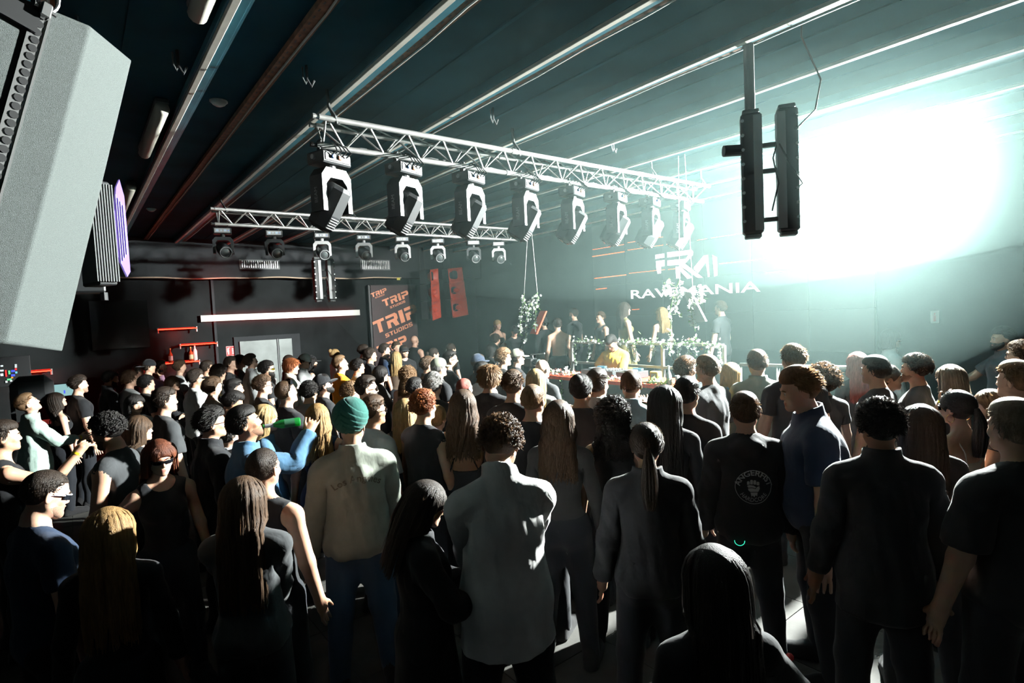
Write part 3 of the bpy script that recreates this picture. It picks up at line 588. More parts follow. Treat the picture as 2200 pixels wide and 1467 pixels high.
ry0 = on(1228,737,0,XR)[1]; ry1 = on(1423,738,0,XR)[1]; ry2 = on(1555,739,0,XR)[1]; zt = 1.775; zl = 1.40
rail = railing('stage_railing', XR, [ry0,ry1,ry2], zt, zl, ZS, 'square tube stage railing hung with flower garlands behind the booth table')
petal = mat('petal_white', (.82,.84,.80), rough=.6, trans=((.8,.85,.8), .3)); leafm = mat('leaf_green', (.16,.26,.10), rough=.6, trans=((.2,.4,.1), .35)); pinkm = mat('petal_pink', (.75,.25,.22), rough=.6)
def flower(mb, p, s, rnd):
    a0 = rnd.uniform(0,6.28); n = np.array([rnd.uniform(-1,.2),rnd.uniform(-1,.4),rnd.uniform(-.3,.8)]); x, y, d = frame(n)
    for k in range(5):
        a = a0+k*1.2566; b = a+.45; c = a-.45; P = lambda q, h, l: p+(x*math.cos(q)+y*math.sin(q))*s*h+d*s*l
        mb.add([p, P(c,.7,.15), P(a,1.0,.30), P(b,.7,.15)], [[0,1,2],[0,2,3]])
def leaf(mb, p, s, rnd):
    n = np.array([rnd.uniform(-1,1),rnd.uniform(-1,1),rnd.uniform(-1,.6)]); x, y, d = frame(n)
    mb.add([p, p+d*s*.45+x*s*.22, p+d*s, p+d*s*.45-x*s*.22], [[0,1,2],[0,2,3]])
def garland(parent, path, nf, nl, fs, ls, jit, seed, name='garland', pink=0):
    rnd = random.Random(seed); o = np.array(parent.location); path = np.array(path, float); seg = np.linalg.norm(np.diff(path,axis=0),axis=1); cs = np.concatenate([[0],np.cumsum(seg)])
    def pt():
        q = rnd.uniform(0,cs[-1]); return np.array([np.interp(q,cs,path[:,k]) for k in range(3)])+np.array([rnd.gauss(0,jit) for _ in range(3)])-o
    f_ = MB(); l_ = MB(); g_ = MB()
    for i in range(nf): flower(g_ if i < pink else f_, pt(), fs*rnd.uniform(.7,1.3), rnd)
    for i in range(nl): leaf(l_, pt(), ls*rnd.uniform(.6,1.3), rnd)
    st = MB().tube(path-o, .006, 5).build(name+'_stem', leafm, parent)
    if f_.V: tag(f_.build('blossoms', petal, parent), kind='stuff')
    if l_.V: tag(l_.build('leaves', leafm, parent), kind='stuff')
    if g_.V: tag(g_.build('pink_blossoms', pinkm, parent), kind='stuff')
def gp(lst, x): return [on(u,v,0,x) for u, v in lst]
garland(rail, [(XR-.03,y,zt+.03+.02*math.sin(y*9)) for y in np.linspace(ry0-.05,ry2+.05,30)], 190, 210, .022, .07, .035, 1, pink=10)
for i, pth in enumerate((((1232,742),(1234,765),(1238,785)),((1267,742),(1264,760),(1262,776)),((1348,745),(1345,770),(1344,790)),((1365,742),(1366,762),(1365,778)),((1402,742),(1403,752),(1403,762)),((1460,740),(1459,755),(1458,768)),((1478,742),(1480,755),(1478,765)),((1490,742),(1494,755),(1494,768)),((1520,742),(1524,755),(1522,770)),((1546,745),(1547,760),(1546,780)))):
    garland(rail, gp(pth, XR-.05), 26, 10, .020, .05, .016, 20+i, 'trailing_garland')
# booth table with red cloth, decks and flowers
XT = 6.0; ty0 = on(1172,808,0,XT)[1]; ty1 = on(1445,828,0,XT)[1]; tz = 1.345; tb = empty('booth_table', (XT+.35,(ty0+ty1)/2,.22)); tag(tb, 'booth table with a bright red cloth top in front of the yellow shirted performer', 'table'); W = abs(ty0-ty1); H = tz-.22
MB().box((0,0,H-.015), (.72,W,.03), bev=.004).build('table_top', darkm, tb); MB().box((-.34,0,(H-.03)/2), (.03,W,H-.03)).build('front_panel', mat('booth_front', (.05,.055,.058), rough=.6), tb); MB().box((-.02,0,H+.004), (.70,W+.02,.008), bev=.002).box((-.365,0,H-.022), (.008,W+.02,.045)).build('red_cloth', mat('red_cloth', (.72,.07,.025), rough=.7, noise=(12,.2,3)), tb)
for s_ in (-1,1): MB().box((.28,s_*(W/2-.08),(H-.03)/2), (.05,.05,H-.03)).build('leg', blackm, tb)
for s_ in (-1,1): MB().box((.0,s_*(W/2-.01),(H-.03)/2), (.66,.02,H-.03)).build('side_panel', darkm, tb)
def deck(y, label, kind):
    r = empty('dj_deck' if kind else 'dj_mixer', (XT+.40,y,tz+.008)); tag(r, label, 'dj equipment', 'dj equipment on the booth table')
    MB().box((0,0,.05), (.38,.30,.10), bev=.006).build('housing', bodyb, r)
    if kind: MB().cyl((-.02,0,.10),(-.02,0,.118),.10,24).build('jog_wheel', greyp, r); MB().box((.14,0,.115), (.06,.16,.03), bev=.003).build('display', mat('deck_display', (.05,.1,.12), rough=.2, emit=((.2,.6,.8), .5)), r)
    else:
        kn = MB()
        for a in range(4):
            for b in range(5): kn.cyl((-.10+b*.05,-.10+a*.065,.10),(-.10+b*.05,-.10+a*.065,.122),.010,8)
        kn.build('knob', alum, r)
    return r
dy = on(1318,800,0,XT+.4)[1]
deck(dy+.36,'left player deck on the booth table',1); deck(dy,'mixer between the two player decks',0); deck(dy-.36,'right player deck on the booth table',1)
fb = empty('table_flowers', (XT+.10,on(1208,800,0,XT+.1)[1],tz+.008)); tag(fb, 'bed of orange and white flowers along the left of the booth table', 'flowers')
garland(fb, [(XT+.12,y,tz+.04) for y in np.linspace(on(1178,800,0,XT+.1)[1],on(1240,806,0,XT+.1)[1],8)], 90, 60, .026, .06, .035, 61, pink=34)
garland(fb, gp(((1205,812),(1208,830),(1207,850),(1210,862)), XT-.04), 18, 40, .018, .05, .018, 62)
f2 = empty('table_flowers', (XT+.08,on(1322,815,0,XT+.1)[1],tz+.008)); tag(f2, 'small red and white flowers on the table before the decks', 'flowers'); garland(f2, [(XT+.06,y,tz+.03) for y in np.linspace(on(1305,812,0,XT+.1)[1],on(1345,816,0,XT+.1)[1],5)], 34, 16, .022, .04, .02, 63, pink=20)
f3 = empty('table_flowers', (XT+.06,on(1420,826,0,XT+.1)[1],tz+.008)); tag(f3, 'green leaves at the right end of the booth table', 'flowers'); garland(f3, [(XT+.06,y,tz+.03) for y in np.linspace(on(1398,824,0,XT+.1)[1],on(1440,826,0,XT+.1)[1],5)], 8, 50, .02, .10, .03, 64, pink=3)
p = on(1409,806,0,XT+.2); yb = empty('snack_box', (XT+.2,p[1],tz+.008)); tag(yb, 'yellow and white cardboard box on the right of the booth table', 'box'); MB().box((0,0,.075), (.10,.14,.15), bev=.01).build('carton', mat('carton', (.80,.50,.12), rough=.6), yb); MB().box((-.052,0,.08), (.004,.08,.07)).build('print', mat('carton_white', (.8,.78,.72)), yb); MB().box((-.054,-.01,.085), (.003,.03,.03)).build('logo', pinkm, yb)
def cup(u, v, x, label, kind='bottle'):
    p = on(u,v,0,x); r = empty('bottle' if kind == 'bottle' else 'cup', (x,p[1],tz+.008)); tag(r, label, 'bottle' if kind == 'bottle' else 'cup')
    if kind == 'bottle': MB().lathe([(.001,0),(.034,0),(.036,.02),(.036,.13),(.014,.18),(.013,.23),(.001,.232)], n=14).build('glass', clearg, r, smooth=True); MB().cyl((0,0,.23),(0,0,.25),.015,10).build('cap', whitep, r)
    else: MB().lathe([(.001,0),(.030,0),(.042,.12),(.039,.12),(.028,.01)], n=14, cap=False).build('wall', mat('cup_plastic', (.6,.62,.6), rough=.3), r, smooth=True); MB().cyl((0,0,.02),(0,0,.085),.034,14).build('drink', mat('drink_orange', (.7,.3,.05), rough=.1), r)
cup(1437,810,XT+.1,'clear bottle at the right end of the booth table'); cup(1457,812,XT+.15,'plastic cup with orange drink at the right end of the booth table','cup')
# side rails at the right of the stage
def pipe_rail(pts, posts, label):
    o = np.mean(pts[0],axis=0); r = empty('guard_rail', (o[0],o[1],0)); tag(r, label, 'railing', 'guard rails right of the stage')
    for P in pts: MB().cyl(P[0]-[o[0],o[1],0],P[1]-[o[0],o[1],0],.022,10).build('rail', galv, r, smooth=True)
    for P in posts: MB().cyl(np.array([P[0]-o[0],P[1]-o[1],0]),np.array([P[0]-o[0],P[1]-o[1],P[2]]),.022,10).build('post', galv, r, smooth=True)
X2 = 6.9; a = on(1590,783,0,X2); b = on(1880,791,0,X2); c = on(1590,846,0,X2); d = on(1880,858,0,X2); e1 = on(1671,786,0,X2)
pipe_rail([(a,b),(c,d)], [a,e1,b], 'steel guard rail right of the booth, at waist height behind the dancers')
# swings with flower chains
def swing(chain, board, bm_, label, flows, x, leafy):
    tp = [on(u,v,0,x) for u, v in chain[0::2]]; bt = [on(u,v,0,x) for u, v in chain[1::2]]; o = (bt[0]+bt[1])/2; r = empty('flower_swing', o); tag(r, label, 'swing', 'swings hung with flowers')
    for t_, b_ in zip(tp, bt):
        top = b_+(t_-b_)*((ZC-b_[2])/(t_[2]-b_[2])); n = int(np.linalg.norm(top-b_)/.05); lk = MB()
        for k in range(n):
            a = b_+(top-b_)*(k/n); c = b_+(top-b_)*min(1,(k+1.2)/n); lk.tube([a-o,c-o], .0045, 5)
        lk.build('chain', mat('chain_steel', (.30,.30,.28), rough=.5, metal=.5), r)
    P = [on(u,v,0,x) for u, v in board]; flat_poly([[p-o for p in P]], (.035,0,0)).build('board', bm_, r)
    for i, pth in enumerate(flows): garland(r, gp(pth, x-.04), 46, 26 if leafy else 8, .024, .07, .022, 80+i+int(x*10), 'garland')
    return r
swing([(1134,495),(1126,632),(1142,495),(1155,634)], [(1160,668),(1173,668),(1152,718),(1138,717)], mat('swing_red', (.80,.12,.07), rough=.45), 'swing with green and white garlands and a tilted red board',
      [((1126,632),(1122,660),(1118,690),(1117,718)),((1124,640),(1132,665),(1131,700),(1128,735)),((1155,634),(1140,648),(1134,668),(1138,690)),((1157,636),(1152,655),(1150,680),(1150,708))], 6.6, True)
swing([(1459,505),(1460,618),(1481,500),(1488,618)], [(1468,625),(1484,628),(1516,690),(1492,694)], mat('swing_white', (.62,.66,.64), rough=.5), 'swing with white garlands and a pale tilted board by the logo',
      [((1437,605),(1432,618),(1434,632)),((1460,600),(1452,620),(1446,640),(1440,665),(1442,695),(1440,720),(1438,760)),((1470,618),(1460,630),(1452,655),(1456,672),(1463,680)),((1486,640),(1484,665),(1488,690),(1494,712)),((1504,615),(1506,630),(1503,650))], 6.2, False)
# ------------------------------------------------------------------ control position at the far left
p = on(20,798,1,10.5); r = empty('control_monitor', p); tag(r, 'light control monitor with coloured cells at the left edge', 'monitor'); MB().box((0,0,0), (.46,.04,.42), bev=.006).build('housing', blackm, r)
cols = {'r':(.8,.05,.05),'g':(.15,.7,.3),'b':(.08,.12,.8),'w':(.7,.8,.8),'c':(.2,.6,.7),'o':(.8,.35,.05)}
for (u, v, w, h, cc) in ((13,802,5,14,'r'),(20,800,5,8,'g'),(28,797,9,4,'b'),(35,800,5,4,'c'),(28,806,9,4,'b'),(34,788,5,3,'w'),(34,793,5,4,'r'),(34,784,5,3,'w'),(26,811,5,3,'o'),(20,815,10,3,'g'),(4,805,7,5,'w'),(4,796,8,3,'w'),(4,786,6,3,'w'),(14,820,5,4,'w'),(24,818,5,3,'w')):
    a = on(u-w/2,v-h/2,1,10.47); b = on(u+w/2,v+h/2,1,10.47); MB().box((a+b)/2-p, (abs(b[0]-a[0]),.006,abs(a[2]-b[2]))).build('screen_cell', emat('cell_'+cc, cols[cc], 1.3), r)
MB().box((0,.03,-.45), (.05,.04,.60)).box((0,.03,-.76), (.4,.3,.02)).build('stand', blackm, r)
q = on(20,798,1,10.5); dk = empty('control_desk', (q[0]-.05,10.55,0)); tag(dk, 'dark control desk under the monitors at the left edge', 'desk'); zt_ = q[2]-.775; MB().box((0,0,zt_-.03), (1.1,.6,.06)).build('top', blackm, dk)
for sx in (-.5,.5):
    for sy in (-.25,.25): MB().box((sx,sy,(zt_-.06)/2), (.05,.05,zt_-.06)).build('leg', blackm, dk)
p = on(70,838,1,9.7); r = empty('black_speaker', (p[0],9.7,0)); tag(r, 'black loudspeaker on a stand at the left, beside the monitors', 'speaker'); MB().box((0,0,p[2]-.02), (.44,.36,.42), bev=.09).build('cabinet', bodyb, r); MB().box((0,-.185,p[2]-.02), (.26,.03,.28)).build('grille', bodyb, r); MB().cyl((0,0,0),(0,0,p[2]-.26),.03,10).build('pole', blackm, r); MB().box((0,0,.01), (.45,.45,.02)).build('base_plate', blackm, r)
p = on(131,838,1,10.9); r = empty('laptop_screen', p); tag(r, 'small bright blue screen between the first two heads at the left', 'monitor'); MB().box((0,0,0), (.36,.02,.20), bev=.004).build('housing', blackm, r); MB().box((0,-.013,0), (.34,.004,.18)).build('display', emat('screen_pale', (.35,.62,.62), .9), r); MB().box((.04,-.016,-.03), (.02,.003,.05)).build('screen_icon', emat('cell_b', cols['b'], 1.0), r); MB().cyl((0,.01,-.10),(0,.01,-p[2]),.02,8).build('stand', blackm, r)
# ------------------------------------------------------------------ people: signed-distance modelling
class SDF:
    """smooth union of simple solids on a non-uniform grid, meshed with surface nets"""
    def __init__(s, xs, ys, zs):
        s.ax = [np.asarray(a, np.float32) for a in (xs, ys, zs)]
        s.D = np.full([len(a) for a in s.ax], .5, np.float32)
    def _sub(s, lo, hi):
        sl = []
        for a, l, h in zip(s.ax, lo, hi):
            i = max(0, int(np.searchsorted(a, l))-1); j = min(len(a), int(np.searchsorted(a, h))+1); sl.append(slice(i, max(j, i+1)))
        g = np.meshgrid(*[a[q] for a, q in zip(s.ax, sl)], indexing='ij', sparse=True)
        return tuple(sl), g
    def _mix(s, sl, d, k, op):
        A = s.D[sl]
        if op == 'u':
            h = np.clip(.5+.5*(A-d)/k, 0, 1); s.D[sl] = A+(d-A)*h-k*h*(1-h)
        elif op == 's':
            d = -d; h = np.clip(.5-.5*(A-d)/k, 0, 1); s.D[sl] = A+(d-A)*h+k*h*(1-h)
    def ell(s, c, r, k=.02, op='u', rot=None):
        c = np.asarray(c); r = np.asarray(r); m = r.max()+k+.03
        sl, (x, y, z) = s._sub(c-m, c+m); x = x-c[0]; y = y-c[1]; z = z-c[2]
        if rot is not None:
            Rm = np.asarray(rot); x, y, z = (Rm[0,0]*x+Rm[1,0]*y+Rm[2,0]*z, Rm[0,1]*x+Rm[1,1]*y+Rm[2,1]*z, Rm[0,2]*x+Rm[1,2]*y+Rm[2,2]*z)
        k0 = np.sqrt((x/r[0])**2+(y/r[1])**2+(z/r[2])**2)+1e-9; k1 = np.sqrt((x/r[0]**2)**2+(y/r[1]**2)**2+(z/r[2]**2)**2)+1e-9
        s._mix(sl, (k0*(k0-1)/k1).astype(np.float32), k, op); return s
    def cap(s, a, b, ra, rb=None, k=.02, sy=1.0, op='u'):
        """tapered capsule, flattened by sy along y"""
        rb = ra if rb is None else rb; a = np.asarray(a, float); b = np.asarray(b, float); m = max(ra, rb)*max(1, sy)+k+.03
        sl, (x, y, z) = s._sub(np.minimum(a, b)-m, np.maximum(a, b)+m)
        A = a.copy(); B = b.copy(); yc = A[1]; A[1] = 0; B[1] = (B[1]-yc)/sy; y = (y-yc)/sy
        d = B-A; L = max(d@d, 1e-9); px = x-A[0]; py = y-A[1]; pz = z-A[2]
        t = np.clip((px*d[0]+py*d[1]+pz*d[2])/L, 0, 1)
        q = np.sqrt((px-t*d[0])**2+(py-t*d[1])**2+(pz-t*d[2])**2)-(ra+(rb-ra)*t)
        s._mix(sl, (q*min(1, sy)).astype(np.float32), k, op); return s
    def both(s, fn, a, *rest, **kw):
        """mirror in x; a (and b) are points"""
        pts = [np.asarray(a)]+([np.asarray(rest[0])] if fn == 'cap' else []); tail = rest[1:] if fn == 'cap' else rest
        for g in (1, -1): getattr(s, fn)(*[p*np.array([g,1,1]) for p in pts], *tail, **kw)
        return s
    def cut(s, f, k=.008):
        """keep only where f(x,y,z) <= 0"""
        g = np.meshgrid(*s.ax, indexing='ij', sparse=True); d = f(*g).astype(np.float32)
        h = np.clip(.5-.5*(s.D-d)/k, 0, 1); s.D = (s.D+(d-s.D)*h+k*h*(1-h)).astype(np.float32); return s
    def mesh(s):
        D = s.D; ins = D < 0; n = D.shape
        c = np.zeros([q-1 for q in n], np.int8)
        for i in (0,1):
            for j in (0,1):
                for k in (0,1): c += ins[i:n[0]-1+i, j:n[1]-1+j, k:n[2]-1+k]
        I = np.argwhere((c > 0) & (c < 8)); idx = -np.ones(c.shape, np.int32); idx[tuple(I.T)] = np.arange(len(I))
        acc = np.zeros((len(I), 3)); cnt = np.zeros(len(I))
        X = [a.astype(float) for a in s.ax]
        for a0 in range(8):
            for ax in range(3):
                o0 = np.array([(a0>>2)&1, (a0>>1)&1, a0&1])
                if o0[ax]: continue
                o1 = o0.copy(); o1[ax] = 1
                p0 = I+o0; p1 = I+o1; d0 = D[tuple(p0.T)].astype(float); d1 = D[tuple(p1.T)].astype(float)
                m = (d0 < 0) != (d1 < 0); t = np.where(m, d0/np.where(d0 == d1, 1, d0-d1), 0)
                P = np.stack([X[q][p0[:,q]] for q in range(3)], 1); P[:,ax] += t*(X[ax][p1[:,ax]]-X[ax][p0[:,ax]])
                acc[m] += P[m]; cnt[m] += 1
        V = acc/np.maximum(cnt, 1)[:,None]; Fs = []
        for ax in range(3):
            e = [slice(1,-1)]*3; e[ax] = slice(0, n[ax]-1); e1 = list(e); e1[ax] = slice(1, n[ax])
            A = ins[tuple(e)]; B = ins[tuple(e1)]; off = np.array([1,1,1]); off[ax] = 0
            u, v = [(1,2),(2,0),(0,1)][ax]
            for m, flip in ((A & ~B, False), (~A & B, True)):
                P = np.argwhere(m)+off
                if not len(P): continue
                q = []
                for du, dv in ((-1,-1),(0,-1),(0,0),(-1,0)):
                    w = P.copy(); w[:,u] += du; w[:,v] += dv; q.append(idx[tuple(w.T)])
                q = np.stack(q, 1); Fs.append(q[:, ::-1] if flip else q)
        F = np.concatenate(Fs); F = F[(F >= 0).all(1)]
        return V, F
def decimate(V, F, target):
    """collapse to about `target` triangles -> V, triangles"""
    me = mesh_from('tmp', V, F); o = bpy.data.objects.new('tmp', me); COL.objects.link(o)
    m = o.modifiers.new('d', 'DECIMATE'); m.ratio = min(1.0, target/(2.0*len(F))); m.use_collapse_triangulate = True
    dg = bpy.context.evaluated_depsgraph_get(); dg.update(); ev = o.evaluated_get(dg); e = ev.to_mesh()
    e.calc_loop_triangles()
    v = np.empty(len(e.vertices)*3, np.float32); e.vertices.foreach_get('co', v)
    t = np.empty(len(e.loop_triangles)*3, np.int32); e.loop_triangles.foreach_get('vertices', t)
    ev.to_mesh_clear(); bpy.data.objects.remove(o); bpy.data.meshes.remove(me)
    return v.reshape(-1,3).astype(float), t.reshape(-1,3)
def relax(V, F, it=2, lam=.5):
    E = np.concatenate([F[:, [i, (i+1) % F.shape[1]]] for i in range(F.shape[1])]); E = np.concatenate([E, E[:, ::-1]])
    for _ in range(it):
        s = np.zeros_like(V); c = np.zeros(len(V)); np.add.at(s, E[:,0], V[E[:,1]]); np.add.at(c, E[:,0], 1)
        V = V+lam*(s/np.maximum(c,1)[:,None]-V)
    return V
def ss(a, b, x):
    t = np.clip((x-a)/(b-a), 0, 1); return t*t*(3-2*t)
def axis_pts(*segs):
    """(start, stop, step) pieces glued into one axis"""
    out = []
    for a, b, st in segs: out.append(np.linspace(a, b, max(1, int(round((b-a)/st))), endpoint=False))
    return np.concatenate(out+[[segs[-1][1]]])
AD = np.array([.6428, 0, -.766])                       # rest direction of the right (+x) arm
SH = np.array([.176, -.014, 1.424]); EL = SH+AD*.285; WR = SH+AD*.54
HIP = np.array([.092, 0, .93]); KN = np.array([.105, .012, .50]); AN = np.array([.112, -.02, .085])
def neg(p): return np.asarray(p)*np.array([-1,1,1])
def head_prims(g, female):
    f = .94 if female else 1.0
    g.ell((0,-.004,1.708), (.077*f,.096*f,.092), .02)
    g.ell((0,.036,1.652), (.060*f,.062,.080), .03)
    g.both('cap', (.048*f,.012,1.628), (.012,.078,1.593), .019 if female else .022, .017 if female else .021, k=.02)
    g.ell((0,.082,1.592), (.018,.014,.014), .014)
    g.both('ell', (.044*f,.064,1.656), (.020,.018,.017), .018)
    g.both('cap', (.010,.092,1.700), (.046*f,.072,1.700), .008 if female else .0105, .008, k=.014)
    g.both('ell', (.031*f,.108,1.681), (.017,.017,.012), .010, op='s')
    g.both('ell', (.031*f,.0805,1.682), (.0135,.0135,.0125), .003)
    g.cap((0,.092,1.688), (0,.1075,1.656), .0078, .0105, k=.010)
    g.both('ell', (.0095,.100,1.6510), (.0075,.010,.007), .006)
    g.cap((-.013,.0965,1.6255), (.013,.0965,1.6255), .0058, k=.005); g.cap((-.011,.0955,1.6135), (.011,.0955,1.6135), .0068, k=.005)
    g.cap((-.018,.105,1.6195), (.018,.105,1.6195), .0028, k=.003, op='s')
    ang = math.radians(22); Rr = np.array([[math.cos(ang),-math.sin(ang),0],[math.sin(ang),math.cos(ang),0],[0,0,1]])
    for sg in (1,-1):
        R = Rr.copy() if sg > 0 else Rr.T
        g.ell((sg*.079*f,-.008,1.674), (.0075,.020,.031), .006, rot=R); g.ell((sg*.088*f,-.002,1.678), (.006,.011,.018), .004, op='s', rot=R)
def body_template(female):
    xs = axis_pts((-.70,-.50,.0075),(-.50,-.10,.012),(-.10,.10,.005),(.10,.50,.012),(.50,.70,.0075))
    ys = axis_pts((-.20,-.11,.012),(-.11,.135,.0055),(.135,.22,.012))
    zs = axis_pts((-.02,.14,.012),(.14,.80,.022),(.80,1.06,.008),(1.06,1.50,.015),(1.50,1.575,.008),(1.575,1.82,.0052))
    g = SDF(xs, ys, zs)
    if female:
        g.ell((0,-.005,1.33), (.142,.095,.15), .03); g.cap((0,-.005,1.28),(0,-.005,1.10), .118, .108, k=.05, sy=.72)
        g.ell((0,-.012,.97), (.168,.115,.13), .05); g.both('ell', (.075,-.055,.93), (.085,.075,.085), .04)
        g.both('ell', (.068,.072,1.315), (.060,.055,.060), .03); g.both('cap', (.05,-.012,1.46), SH*[.92,1,1], .045, .047, k=.05, sy=.9)
        ar = (.047,.039,.038,.026); lg = (.088,.060,.060,.036); nk = (.050,.047)
    else:
        g.ell((0,-.008,1.34), (.166,.112,.16), .04); g.cap((0,-.008,1.27),(0,-.005,1.08), .140, .130, k=.05, sy=.75)
        g.ell((0,-.008,.97), (.160,.112,.12), .05); g.both('ell', (.070,-.05,.93), (.080,.070,.085), .04)
        g.both('ell', (.075,.060,1.37), (.085,.045,.065), .03); g.both('cap', (.045,-.016,1.468), SH, .048, .052, k=.05, sy=.9)
        ar = (.053,.045,.045,.031); lg = (.088,.062,.062,.040); nk = (.060,.055)
    sh = SH*[.92,1,1] if female else SH
    g.both('cap', (.022,-.034,1.535), (.115,-.022,1.452), .040 if not female else .034, .044 if not female else .038, k=.04)
    g.both('cap', sh, EL, ar[0], ar[1], k=.04); g.both('cap', EL, WR, ar[2], ar[3], k=.02)
    g.both('cap', HIP, KN, lg[0], lg[1], k=.05); g.both('cap', KN, AN, lg[2], lg[3], k=.02); g.both('ell', (KN+AN)/2+[0,-.025,.06], (.045,.045,.11), .03)
    g.both('cap', AN+[0,-.03,-.03], (.125,.15,.035), .036, .030, k=.02)
    g.cap((0,-.022,1.47), (0,-.005,1.60), nk[0], nk[1], k=.03)
    head_prims(g, female)
    # hands: palm, four unequal slightly curled fingers, thumb from the palm's side
    hd = AD; side = np.array([0,1.,0]); nrm = np.cross(hd, side)   # palm faces the body
    for sg in (1,-1):
        m = np.array([sg,1,1])
        def P(u, v, w): return (WR+hd*u+side*v+nrm*w)*m
        g.cap(P(.0,0,0), P(.05,.0,0), .026, .030, k=.02, sy=1.25)
        for j, (v, L) in enumerate(((.033,.070),(.011,.080),(-.011,.074),(-.033,.058))):
            a = P(.082,v*.92,.0); b = P(.082+L*.55,v*1.08,.010); c = P(.082+L*.9,v*1.12,.030)
            g.cap(P(.05,v*.8,0), a, .0115, .0100, k=.006); g.cap(a, b, .0098, .0090, k=.003); g.cap(b, c, .0090, .0076, k=.003)
        g.cap(P(.012,.022,.006), P(.048,.052,.016), .0135, .0115, k=.010); g.cap(P(.048,.052,.016), P(.082,.060,.026), .0110, .0085, k=.003)
    return g
def weights(P):
    """bone weights from the rest position alone, so cloth and skin move alike"""
    x, y, z = P.T; W = {}
    arm = {}
    for sg, nm in ((1,'R'),(-1,'L')):
        q = P*np.array([sg,1,1]); t = (q[:,0]-.160)+.15*(q[:,2]-1.40)
        v = q-SH; s_ = v@AD; dist = np.linalg.norm(v-np.outer(np.clip(s_,0,.8),AD),axis=1)
        a = ss(-.025,.055,t)*(1-ss(.12,.18,dist))*(q[:,0] > 0)
        fo = ss(.24,.33,s_); ha = ss(.525,.56,s_); f1 = ss(.615,.630,s_); f2 = ss(.665,.68,s_); th = (q[:,1] > .041+.0*q[:,1])*ha
        f1 = f1*(1-th); f2 = f2*(1-th)
        W['up'+nm] = a*(1-fo); W['fo'+nm] = a*fo*(1-ha); W['ha'+nm] = a*ha*(1-f1); W['f1'+nm] = a*f1*(1-f2); W['f2'+nm] = a*f1*f2
        arm[nm] = a
    rest = 1-arm['R']-arm['L']; zz = z+.55*np.maximum(0, y-.02)*(z < 1.66)*(z > 1.50)
    head = ss(1.555,1.595,zz); neck = ss(1.465,1.535,z)*(1-head); top = ss(1.16,1.34,z)*(1-ss(1.465,1.535,z)); hi = ss(1.465,1.535,z)
    spine = ss(.98,1.12,z)*(1-ss(1.16,1.34,z)); low = 1-ss(.98,1.12,z)
    W['head'] = rest*head*ss(1.465,1.535,z); W['neck'] = rest*hi*(1-head); W['chest'] = rest*top; W['spine'] = rest*spine
    leg = 1-ss(.86,1.0,z); R = ss(-.03,.03,x)
    for nm, sd in (('R',R),('L',1-R)):
        sh = 1-ss(.45,.55,z); ft = 1-ss(.06,.12,z)
        W['th'+nm] = rest*low*leg*sd*(1-sh); W['sn'+nm] = rest*low*leg*sd*sh*(1-ft); W['ft'+nm] = rest*low*leg*sd*ft
    W['pelvis'] = rest*low*(1-leg)
    return W
def T4(R=None, p=(0,0,0)):
    """rotation R about pivot p"""
    M = np.eye(4); p = np.asarray(p, float)
    if R is not None: M[:3,:3] = R; M[:3,3] = p-R@p
    return M
def rx(a): c, s_ = math.cos(a), math.sin(a); return np.array([[1,0,0],[0,c,-s_],[0,s_,c]])
def ry(a): c, s_ = math.cos(a), math.sin(a); return np.array([[c,0,s_],[0,1,0],[-s_,0,c]])
def rz(a): c, s_ = math.cos(a), math.sin(a); return np.array([[c,-s_,0],[s_,c,0],[0,0,1]])
def align(a, b):
    a = a/np.linalg.norm(a); b = b/np.linalg.norm(b); v = np.cross(a, b); c = a@b
    if c < -.999: return -np.eye(3)+2*np.outer([0,1,0],[0,1,0])
    K = np.array([[0,-v[2],v[1]],[v[2],0,-v[0]],[-v[1],v[0],0]]); return np.eye(3)+K+K@K/(1+c)
